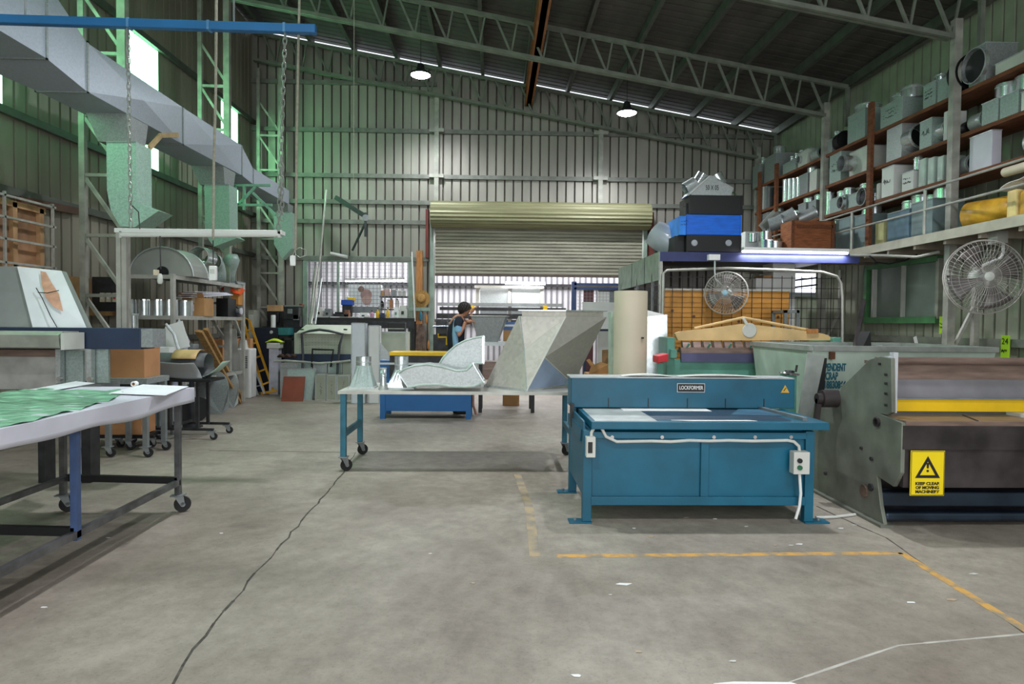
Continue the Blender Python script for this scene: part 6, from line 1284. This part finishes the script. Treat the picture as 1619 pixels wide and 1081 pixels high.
p, q_ = at(1106, 300, 10.4), at(1085, 302, 10.4); M().pipe(at(1100, 290, 10.4), at(1083, 300, 10.4), .11, .005, 22).obj('branch', GALV, t, smooth=True)
M().tube([at(1090, 307, 10.23), at(1122, 278, 10.23)], .01, 6).obj('seam', WHITE, t); text('50 X 05', .11, at(1126, 297, 10.245), (1, 0, 0), Z, INK, t, w=.2); scribble(at(1141, 287, 10.245), (1, 0, -.5), (.5, 0, 1), .15, .05, t, 1)
M_ = M().grid(lambda u, v: at(1152+14*u, 309-6*math.sin(u*math.pi)*(1-.4*v), 10.3+.3*v), 8, 4); tag(M_.obj('green_bag', mat('bag_green', '2f8a4a', .4), sol=.006), 'crumpled green bag on the topmost black case', 'bag')
t = thing('wrapped_coil', 'clear plastic wrapped duct coil left of the blue case on cage roof', 'coil', tuple(at(1045, 396, 10.7)))
c1, c2 = at(1040, 370, 10.9), at(1060, 385, 10.4); ax = (c2-c1); 
M().lathe([(.12, 0), (.21, .03), (.23, .12), (.23, .5), (.2, .56)], c1-ax.normalized()*.1+V((-.06, 0, .02)), (.75, -.3, -.55), 26).obj('wrapping', WRAP, t, smooth=True)
M().lathe([(.17, 0), (.18, .1), (.18, .5)], c1-ax.normalized()*.05+V((-.06, 0, .02)), (.75, -.3, -.55), 22).obj('coil', GALVB, t, smooth=True); M().lathe([(.2, .0), (.22, .04), (.16, .05)], c1+V((.3, -.15, -.27)), (.75, -.3, -.55), 22).obj('cardboard_end', CARD, t, smooth=True)
fluoro(1174, 397, 1340, 400, 9.93, 'lit fluorescent batten below the mezzanine corner', True, .04, 0, False)
# clutter at far end of mezzanine
carton(at(1178, 390, 11.6).x, 11.6, PZ, at(1203, 390, 11.6).x, 11.9, at(1190, 366, 11.6).z, 'white box at the left end of the mezzanine clutter', WHITE, tape=False)
for i, (px, py, r_) in enumerate(((1190, 364, .07), (1211, 361, .1), (1215, 382, .16), (1225, 384, .12))):
    q = at(px, py+(13 if i < 2 else 6), 11.5-.1*i); t = thing('duct_ring', ('shiny ring on the white box at the mezzanine end', 'shiny collar above the ring pile left of the crate', 'wide shiny duct ring nearest the white box', 'shiny duct ring touching the wooden crate side')[i], 'duct ring', tuple(q)); M().pipe(q-V((0, 0, .06)), q+V((0, 0, .08)), r_, .006, 24).obj('body', GALVB, t, smooth=True); M().pipe(q+V((0, 0, .07)), q+V((0, 0, .085)), r_+.008, .01, 24).obj('rim', CHROME, t)
carton(at(1206, 395, 11.3).x, 11.3, PZ, at(1236, 395, 11.3).x, 11.7, at(1215, 390, 11.3).z, 'low dark box under the shiny rings on the mezzanine', STEELD, tape=False, name='dark_box')
for i, (x0, y0, x1, y1) in enumerate(((1203, 360, 1226, 336), (1208, 360, 1232, 338))): tag(M().bar(at(x0, y0, 12), at(x1, y1, 12.1), .12, .015, (0, 1, 0)).obj('angle_sheet', (PLASW, RAIL)[i]), ('left', 'right')[i]+' of two tilted pale strips above the shiny rings', 'strip')
for i, (x0, y0, x1, y1, r_) in enumerate(((1232, 352, 1258, 338, .13), (1255, 350, 1290, 334, .1), (1216, 356, 1238, 350, .12))): 
    p, q_ = at(x0, y0, 11.6), at(x1, y1, 11.5); t = thing('duct_fitting', ('thick', 'long slim', 'short dull')[i]+' grey duct fitting lying in the heap behind the wooden crate', 'duct fitting', tuple((p+q_)/2)); M().pipe(p, q_, r_, .006, 20).obj('body', (GALVD, GALV, GALVD)[i], t, smooth=True); M().pipe(q_-(q_-p)*.06, q_, r_+.01, .01, 20).obj('rim', GALVB, t)
lean_sheet('tilted_panel', [(1232, 394), (1244, 352), (1254, 347), (1246, 393)], 11.35, .05, PLASW, 'pale tilted panel leaning on the wooden crate', 'panel', .01)
t = thing('wooden_crate', 'red-brown wooden crate behind the mezzanine rail', 'crate', tuple(at(1268, 395, 10.9))); a, c = at(1250, 396, 10.9), at(1290, 349, 10.9); M().box(a.x, 10.9, PZ+.1, 5.62, 11.3, c.z).obj('body', mat('crate_brown', '9b5b33', .7, 0, .2, 6, stretch=(1, 1, 8)), t)
for x in (a.x, 5.58): M().box(x, 10.88, PZ+.1, x+.05, 10.9, c.z).obj('batten', TIMB, t)
M().box(a.x+.1, 10.88, c.z-.12, 5.6, 10.9, c.z-.07).obj('slat', TIMB, t)
M().box(a.x, 10.9, PZ, 5.62, 11.3, PZ+.1).obj('skid', TIMB, t)
# ---- lean-to behind the roller door
t = thing('sheet_rack', 'grey sheet rack with two silver panels beyond the roller door', 'rack', tuple(V((.4, 17.5, 0))))
Yr = 17.4
for px in (755, 806, 857): q = at(px, 452, Yr); M().box(q.x-.04, Yr, 0, q.x+.04, Yr+.08, q.z).obj('post', RAIL, t)
for x0, x1 in ((759, 803), (809, 854)): M().box(*bx(x0, 455, x1, 500, Yr+.05, .02)).obj('silver_panel', GALV, t)
for x0, x1, y, m_ in ((690, 890, 480, STEEL), (695, 895, 487, STEELD), (690, 800, 497, STEEL), (750, 860, 452, RAIL)): M().box(*bx(x0, y, x1, y+3, Yr-.1, .08)).obj('rail', m_, t)
for i, px in enumerate((747, 862)): q = at(px, 487, Yr-.15); M().box(q.x-.05, Yr-.2, q.z-.08, q.x+.05, Yr-.12, q.z+.06).obj('yellow_clip', YEL, t)
M().box(*bx(690, 497, 890, 503, Yr-.3, .5)).obj('tray', STEELD, t)
t = thing('blue_rack_frame', 'navy blue rack frame beyond the right half of the roller door', 'rack', tuple(V((2.3, 14.3, 0))))
for px in (908, 983): q = at(px, 445, 14.2); M().box(q.x-.05, 14.2, 0, q.x+.05, 14.3, q.z).obj('post', mat('rack_navy', '33466e', .5), t)
for y in (448, 455): M().box(*bx(908, y, 983, y+2.5, 14.2, .06)).obj('beam', mat('rack_navy', '33466e'), t)
mesh_panel(at(912, 505, 14.25), (1, 0, 0), Z, .95, .7, .07, .006, STEEL, t)
for i, (px, w_) in enumerate(((930, 9), (954, 10), (970, 8))): a, c = at(px-w_, 600, 14.5), at(px+w_, 458, 14.5); t = thing('stored_sheet', ('dark red', 'pale', 'grey')[i]+' sheet stored upright behind the blue rack mesh', 'sheet', (c.x, 14.5, 0)); M().box(a.x, 14.5, 0, c.x, 14.53, c.z).obj('sheet', (mat('maroon', '5c3438'), PLASW, STEEL)[i], t); M().box(a.x, 14.49, c.z-.03, c.x, 14.54, c.z).obj('edge_cap', STEELD, t)
# person's bench with part, tools
t = thing('assembly_bench', 'grey bench where the person works on a grey duct transition', 'bench', tuple(V((.1, 11.3, 0))))
a, c = at(757, 545, 11.0), at(812, 541, 11.0); WZ = c.z; M().box(a.x, 11.0, WZ-.06, c.x+.35, 11.7, WZ).obj('bench_top', GALV, t)
for x in (a.x, c.x+.3): M().box(x, 11.05, 0, x+.06, 11.11, WZ-.06).obj('leg', STEELD, t); M().box(x, 11.6, 0, x+.06, 11.66, WZ-.06).obj('leg', STEELD, t)
M().box(a.x, 11.1, .55, c.x+.3, 11.6, .6).obj('lower_shelf', mat('shelf_brown', '8a6f5f', .7), t); M().box(a.x+.05, 11.1, .6, c.x+.2, 11.5, .85).obj('lower_bin', GBROWN, t)
t = thing('duct_transition', 'dull grey duct transition held by the person on the bench', 'duct fitting', tuple(at(775, 542, 11.2)))
T_ = [at(744, 499, 10.95), at(800, 499, 10.95), at(804, 499, 11.5), at(750, 499, 11.5)]; Bq = [at(757, 541, 11.05), at(786, 541, 11.05), at(788, 541, 11.4), at(760, 541, 11.4)]
for q in T_: q.z = T_[0].z
for q in Bq: q.z = WZ+.003
M().add([T_[0], T_[1], Bq[1], Bq[0], (T_[0]+T_[1]+Bq[0]+Bq[1])/4+V((.06, .05, 0))], [(0, 3, 4), (3, 2, 4), (2, 1, 4), (1, 0, 4)]).obj('front_panel', mat('trans_dark', '868b80', .5, .25, .1, 4, spangle=True), t, sol=.003)
M().loft([Bq, T_], False, False).obj('shell', GALVD, t, sol=.002)
b = M()
for i in range(4): b.bar(T_[i], T_[(i+1) % 4], .03, .015)
b.obj('top_flange', RAIL, t)
t = thing('bench_press', 'small dark machine on the stand left of the person', 'machine', tuple(V((-.95, 12.2, 0)))); q = at(698, 520, 12.2)
M().box(q.x-.15, 12.2, 0, q.x+.15, 12.5, q.z-.1).obj('stand', STEELD, t); M().box(q.x-.1, 12.15, q.z-.1, q.x+.1, 12.45, q.z+.15).obj('head', STEELD, t, bev=.01); M().cyl(q+V((-.15, -.1, .05)), q+V((.15, -.1, .05)), .02, 8).obj('spindle', CHROME, t); M().tube([at(693, 527, 12.1), at(693, 533, 12.1), at(706, 533, 12.1), at(706, 545, 12.1)], .018, 6).obj('yellow_frame', YEL, t)
slab('printed_carton', 796, 509, 822, 522, 12.0, .3, mat('carton_blue', '4d6fa8', .5), 'blue and white carton behind the big transition', 'box', lip=False)
o = [x_ for x_ in C.objects if x_.name.startswith('printed_carton')][0]; M().box(*bx(797, 513, 821, 516, 11.99, .01)).obj('white_band', WHITE, o); M().box(at(796, 520, 12).x, 12, 0, at(822, 520, 12).x, 12.3, at(800, 522, 12).z).obj('base_box', CARD, o)
# far left corner clutter
t = thing('blue_cabinet', 'dark blue cabinet in the far left corner', 'cabinet', tuple(V((-4.4, 13.8, 0)))); a, c = at(402, 518, 14.1), at(440, 518, 14.1); M().box(a.x, 14.1, 0, c.x, 14.6, c.z).obj('body', mat('cab_navy', '1b2436', .5), t, bev=.01); q = at(429, 525, 14.1); M().lathe([(.035, 0), (.03, .008)], q, (0, -1, 0), 16).obj('round_badge', PLASW, t)
M().box(at(440, 530, 14.05).x, 14.05, c.z-.15, at(456, 530, 14.05).x, 14.5, c.z).obj('teal_top', mat('teal_cab', '2f7d80', .5), t)
M().box(at(441, 530, 14.1).x, 14.1, 0, at(455, 530, 14.1).x, 14.5, c.z-.15).obj('side_body', STEELD, t)
t = thing('lathe_machine', 'old dark bench machine in the far left corner on a bench', 'machine', tuple(V((-4.0, 14.3, 0)))); z_ = at(450, 516, 14.3).z
M().box(at(414, 516, 14.4).x, 14.4, 0, at(482, 516, 14.4).x, 14.62, z_).obj('bed', STEELD, t); 
for (x0, y0, x1, y1, m_) in ((448, 483, 472, 505, STEELD), (454, 488, 462, 496, STEEL), (463, 497, 472, 506, STEEL), (473, 480, 478, 486, RUST), (425, 494, 440, 510, BLACK)): M().box(*bx(x0, y0, x1, y1, 14.44-(x0 % 5)*.015, .15)).obj('machine_part', m_, t, bev=.01)
M().cyl(at(450, 484, 14.4), at(478, 484, 14.4), .02, 8).obj('shaft', STEEL, t)
M().box(at(448, 505, 14.45).x, 14.45, z_, at(474, 505, 14.45).x, 14.6, at(450, 500, 14.6).z).obj('saddle', STEELD, t)
a, c = at(422, 492, 14.5), at(445, 482, 14.5); carton(a.x, 14.5, a.z, c.x, 14.7, c.z, 'tan box on the corner machine', mat('tan_box', 'c39a6e', .7), tape=False)
M().box(a.x, 14.52, z_, c.x, 14.7, a.z).obj('riser', BLACK, t)
t = thing('white_canister', 'white canister standing on the blue cabinet', 'canister', tuple(at(432, 517, 14.2))); q = at(432, 517.5, 14.2); M().lathe([(.05, 0), (.05, .24), (.045, .26)], q, n=16).obj('body', WHITE, t, smooth=True); M().cyl(q+V((0, 0, .255)), q+V((0, 0, .265)), .046, 14).obj('lid', PLASW, t)
t = thing('waste_bin', 'white plastic bin topped with a lime cloth in the far left corner', 'bin', tuple(V(((435-780)/F*13.6, 13.6, 0)))); x_ = (436-780)/F*13.6; zb = at(436, 545, 13.6).z
M().prism([(x_-.1, 13.6, 0), (x_+.08, 13.6, 0), (x_+.1, 13.6, zb-.08), (x_-.1, 13.6, zb-.08)], (0, .2, 0)).obj('body', mat('bin_lilac', 'c4c3d2', .5), t, bev=.01); M().box(x_-.14, 13.57, zb-.08, x_+.13, 13.82, zb+.04).obj('lid', PLASW, t, bev=.02)
tag(M().grid(lambda u, v: V((x_-.16+.32*u, 13.58+.22*v, zb+.05+.07*math.sin(u*3.1)*(.5+.5*math.sin(v*4)))), 12, 6).obj('hi_vis_cloth', HIVIS, smooth=True, sol=.02), 'lime yellow cloth draped over the white bin', 'cloth')
t = thing('tool_cart', 'dark framed tool cart between the white bin and pale cabinet', 'cart', tuple(V((-4.1, 13.4, 0)))); x0, x1 = at(446, 540, 13.9).x, at(464, 540, 13.9).x
for x in (x0, x1-.04): 
    for y in (13.9, 14.0): M().box(x, y, 0, x+.04, y+.04, at(450, 535, 13.9).z).obj('post', STEELD, t)
for z in (.3, .7, at(450, 536, 13.9).z-.02): M().box(x0, 13.9, z, x1, 14.04, z+.03).obj('tray', STEELD, t)
tag(M().grid(lambda u, v: V((at(441, 566, 13.2).x+.35*u, 13.1+.1*v, at(441, 568, 13.2).z+.05+.05*abs(math.sin(u*9)*math.cos(v*5)))), 14, 6).obj('brown_rags', mat('rag_dark', '4b3226', .8, 0, .3, 20), sol=.03), 'heap of dark brown rags on the grey boxes', 'rags')
t = thing('metal_box_stack', 'pale locker standing behind the yellow ladder', 'locker', tuple(V((-5.2, 14, 0)))); a, c = at(392, 520, 14.3), at(402, 490, 14.3); M().box(a.x, 14.3, 0, c.x, 14.6, c.z).obj('body', mat('locker', 'a9ab9f', .5), t, bev=.006); M().box(a.x+.02, 14.29, .2, c.x-.02, 14.3, c.z-.1).obj('door', PLASW, t)
# floor litter
LT = [(985, 923, .05), (1028, 848, .03), (1250, 862, .025), (1003, 835, .02), (1225, 862, .02), (965, 940, .012), (1440, 952, .03), (1505, 948, .035), (1540, 907, .03), (912, 1068, .03), (748, 922, .015), (1130, 820, .03), (1265, 860, .03), (1010, 1030, .02), (172, 850, .02), (70, 960, .02), (820, 928, .012), (1180, 832, .02), (1330, 835, .02), (1312, 826, .018), (1350, 830, .02), (680, 875, .012), (1375, 818, .02), (1160, 1045, .02), (350, 843, .02), (1085, 818, .02)]
for i, (x, y, s_) in enumerate(LT):
    q = atz(x, y, .002); a_ = random.random()*3; n_ = random.choice((4, 5)); P = [q+V((s_*math.cos(a_+2*math.pi*j/n_)*random.uniform(.5, 1.2), s_*.45*math.sin(a_+2*math.pi*j/n_)*random.uniform(.5, 1.2), 0)) for j in range(n_)]
    tag(M().prism(P, (0, 0, .003)).obj('litter_scrap', (WHITE, mat('litter_tan', 'b9a58a'), PLASW)[i % 3 if i else 0]), 'small pale scrap of litter on the concrete floor', 'scrap', 'litter scraps on the floor')
tag(M().prism([atz(x, y, 0) for x, y in ((1128, 1081), (1160, 1078), (1250, 1079), (1260, 1082))], (0, 0, .003)).obj('white_strip', WHITE), 'white strip on the floor at the bottom edge of the photo', 'strip')
# ================================================================ person
t = thing('person', 'person in navy and light blue shirt bending over work at the far bench', 'person', (-.55, 11.1, 0))
PX = -.58; PY = 11.1
def skin(name, verts, edges, radii, m_, parent, lvl=2):
    me = bpy.data.meshes.new(name); o0 = V(parent['_o']); me.from_pydata([tuple(V(v)-o0) for v in verts], edges, []); me.materials.append(m_)
    o = bpy.data.objects.new(name, me); C.objects.link(o); o.parent = parent; o['_o'] = tuple(o0)
    bm = bmesh.new(); bm.from_mesh(me); bm.verts.layers.skin.verify(); bm.to_mesh(me); bm.free()
    for i, r_ in enumerate(radii): me.skin_vertices[0].data[i].radius = (r_, r_) if not isinstance(r_, tuple) else r_
    me.skin_vertices[0].data[0].use_root = True
    k_ = o.modifiers.new('sk', 'SKIN'); k_.use_smooth_shade = True; s2 = o.modifiers.new('ss', 'SUBSURF'); s2.levels = lvl; s2.render_levels = lvl; return o
X_, Y_ = PX, PY
hl = at(742, 508, 10.92); hr = at(747, 491, 11.0)       # hands
vs = [(X_-.02, Y_, .98), (X_-.05, Y_, 1.24), (X_-.04, Y_, 1.45), (X_+.0, Y_, 1.56), (X_+.05, Y_, 1.61), (X_+.09, Y_, 1.65), (X_+.12, Y_, 1.7), (X_+.11, Y_, 1.75),
      (X_+.0, Y_-.17, 1.54), (X_+.02, Y_-.25, 1.27), tuple(hl-V((.06, 0, 0))), (X_+.0, Y_+.17, 1.54), (X_+.18, Y_+.2, 1.5), tuple(hr-V((.02, 0, .06))),
      (X_-.02, Y_-.1, .92), (X_+.02, Y_-.11, .5), (X_-.02, Y_-.11, .09), (X_+.1, Y_-.12, .04), (X_-.02, Y_+.1, .92), (X_+.0, Y_+.12, .5), (X_-.04, Y_+.12, .09), (X_+.08, Y_+.13, .04)]
es = [(0, 1), (1, 2), (2, 3), (3, 4), (4, 5), (5, 6), (6, 7), (3, 8), (8, 9), (9, 10), (3, 11), (11, 12), (12, 13), (0, 14), (14, 15), (15, 16), (16, 17), (0, 18), (18, 19), (19, 20), (20, 21)]
rd = [.14, .13, .15, .11, .055, .06, .095, .075, .06, .045, .028, .06, .045, .028, .085, .06, .04, .035, .085, .06, .04, .035]
body = skin('body', vs, es, rd, SKIN, t)
skin('shirt', [(X_-.02, Y_, .98), (X_-.055, Y_, 1.2), (X_-.045, Y_, 1.4), (X_-.0, Y_, 1.545), (X_+.0, Y_-.17, 1.54), (X_+.01, Y_-.22, 1.38), (X_+.0, Y_+.17, 1.54), (X_+.1, Y_+.19, 1.5)], [(0, 1), (1, 2), (2, 3), (3, 4), (4, 5), (3, 6), (6, 7)], [.165, .155, .17, .12, .085, .075, .085, .075], SHIRTN, t)
M().add([], []); b = M(); b.loft([b.ring((X_-.05+dx, Y_-.13-.02, z), (0, 0, 1), r_, 10, .05) for dx, z, r_ in ((.03, 1.02, .07), (.01, 1.15, .075), (.0, 1.3, .07), (.01, 1.45, .06), (.03, 1.56, .04))]); b.obj('shirt_side_panel', SHIRTB, t, smooth=True)
skin('shirt_sleeve', [(X_+.0, Y_-.19, 1.5), (X_+.015, Y_-.235, 1.31)], [(0, 1)], [.075, .07], SHIRTB, t)
skin('shorts', [(X_-.02, Y_, 1.0), (X_-.02, Y_-.1, .9), (X_+.02, Y_-.11, .6), (X_-.02, Y_+.1, .9), (X_+.0, Y_+.12, .6)], [(0, 1), (1, 2), (0, 3), (3, 4)], [.16, .11, .09, .11, .09], mat('shorts_navy', '20242e', .8), t)
M().box(X_-.14, Y_-.2, .93, X_-.02, Y_-.17, 1.02).obj('pink_cloth', PINK, t, bev=.01)
for dy in (-.12, .125): M().lathe([(.05, 0), (.055, .06), (.05, .14)], (X_-.03, Y_+dy, .0), n=12).box(X_-.05, Y_+dy-.045, 0, X_+.17, Y_+dy+.045, .07).obj('boot', BLACK, t, bev=.01)
hc = V((X_+.115, Y_, 1.715))
b = M(); 
def hairp(u, v):
    a_ = 2*math.pi*u; p_ = math.pi*.66*v; d = V((math.cos(a_)*math.sin(p_), math.sin(a_)*math.sin(p_), math.cos(p_))); d = Matrix.Rotation(-.5, 3, 'Y') @ d
    return hc+V((-.02, 0, .015))+d*(.112+.008*math.sin(a_*9+p_*13)+.005*math.sin(a_*17))
b.grid(hairp, 40, 16).obj('hair', HAIR, t, smooth=True)
fd = V((.8, -.15, -.55)).normalized(); sd = fd.cross(Z).normalized(); ud = sd.cross(fd)
M().loft([M().ring(hc+fd*.09+ud*.015, fd, .014, 8), M().ring(hc+fd*.125-ud*.012, fd, .006, 8)]).obj('nose', SKIN, t, smooth=True)
for s_ in (1, -1):
    e = hc+fd*.092+ud*.03+sd*.032*s_; M().lathe([(.001, -.01), (.011, 0), (.001, .01)], e, fd, 10).obj('eye', WHITE, t, smooth=True); M().lathe([(.001, -.01), (.018, -.005), (.02, .005), (.001, .012)], hc+sd*.098*s_-fd*.005, sd*s_, 10).obj('ear', SKIN, t, smooth=True)
M().bar(hc+fd*.1-ud*.045-sd*.02, hc+fd*.1-ud*.045+sd*.02, .006, .006).obj('mouth', mat('lips', '9a5c50'), t)
def hand(h, d, u, nm):
    d, u = V(d).normalized(), V(u).normalized(); s_ = d.cross(u).normalized(); h = V(h); vs, es, rd = [tuple(h-d*.05), tuple(h), tuple(h+d*.035)], [(0, 1), (1, 2)], [.026, .034, .03]
    for k_, L_ in enumerate((.07, .08, .075, .06)):
        b0 = h+d*.04+s_*(k_-1.5)*.019; n0 = len(vs); vs += [tuple(b0), tuple(b0+d*L_*.5-u*.01), tuple(b0+d*L_*.75-u*.035)]; es += [(2, n0), (n0, n0+1), (n0+1, n0+2)]; rd += [.0095, .009, .008]
    n0 = len(vs); b0 = h-s_*.03; vs += [tuple(b0), tuple(b0-s_*.02+d*.03-u*.02), tuple(b0-s_*.015+d*.05-u*.035)]; es += [(1, n0), (n0, n0+1), (n0+1, n0+2)]; rd += [.012, .01, .009]
    skin(nm, vs, es, rd, SKIN, body, 1)
hand(hl, (1, .1, .2), (0, -.3, 1), 'hand'); hand(hr, (.5, 0, .8), (-.6, 0, .6), 'hand')
# ---------------------------------------------------------------- light and render look
w = bpy.data.worlds.new('world'); SC.world = w; w.use_nodes = True
bg = w.node_tree.nodes['Background']; bg.inputs[0].default_value = (.85, .93, 1, 1); bg.inputs[1].default_value = 1.15
def area(loc, rot, sx, sy, e, col=(1, 1, 1), name='daylight'):
    l = bpy.data.objects.new(name, bpy.data.lights.new(name, 'AREA')); C.objects.link(l); l.location = loc; l.rotation_euler = rot
    l.data.shape = 'RECTANGLE'; l.data.size = sx; l.data.size_y = sy; l.data.energy = e; l.data.color = col; return l
area((.5, YF+.2, 2.6), (math.radians(76), 0, 0), 9, 4.4, 270, (1, .99, .97), 'open_door_daylight')
area((-3.4, 5.5, 6.9), (0, 0, 0), 2, 9, 40, (.35, 1, .55), 'green_fill')  # added green fill for the tint at left; the roof has no opening here
area((.0, 17, 3.6), (0, 0, 0), 9, 2, 420, (1, .98, 1), 'leanto_fill')  # added fill that brightens the lean-to from under its closed ceiling
SC.view_settings.view_transform = 'Standard'; SC.view_settings.look = 'None'; SC.view_settings.gamma = 1; SC.view_settings.use_curve_mapping = False
SC.view_settings.exposure = 0.27
SC.cycles.use_denoising = True; SC.cycles.max_bounces = 6; SC.cycles.diffuse_bounces = 4; SC.cycles.sample_clamp_indirect = 4
for o in bpy.data.objects:
    if '_o' in o: del o['_o']
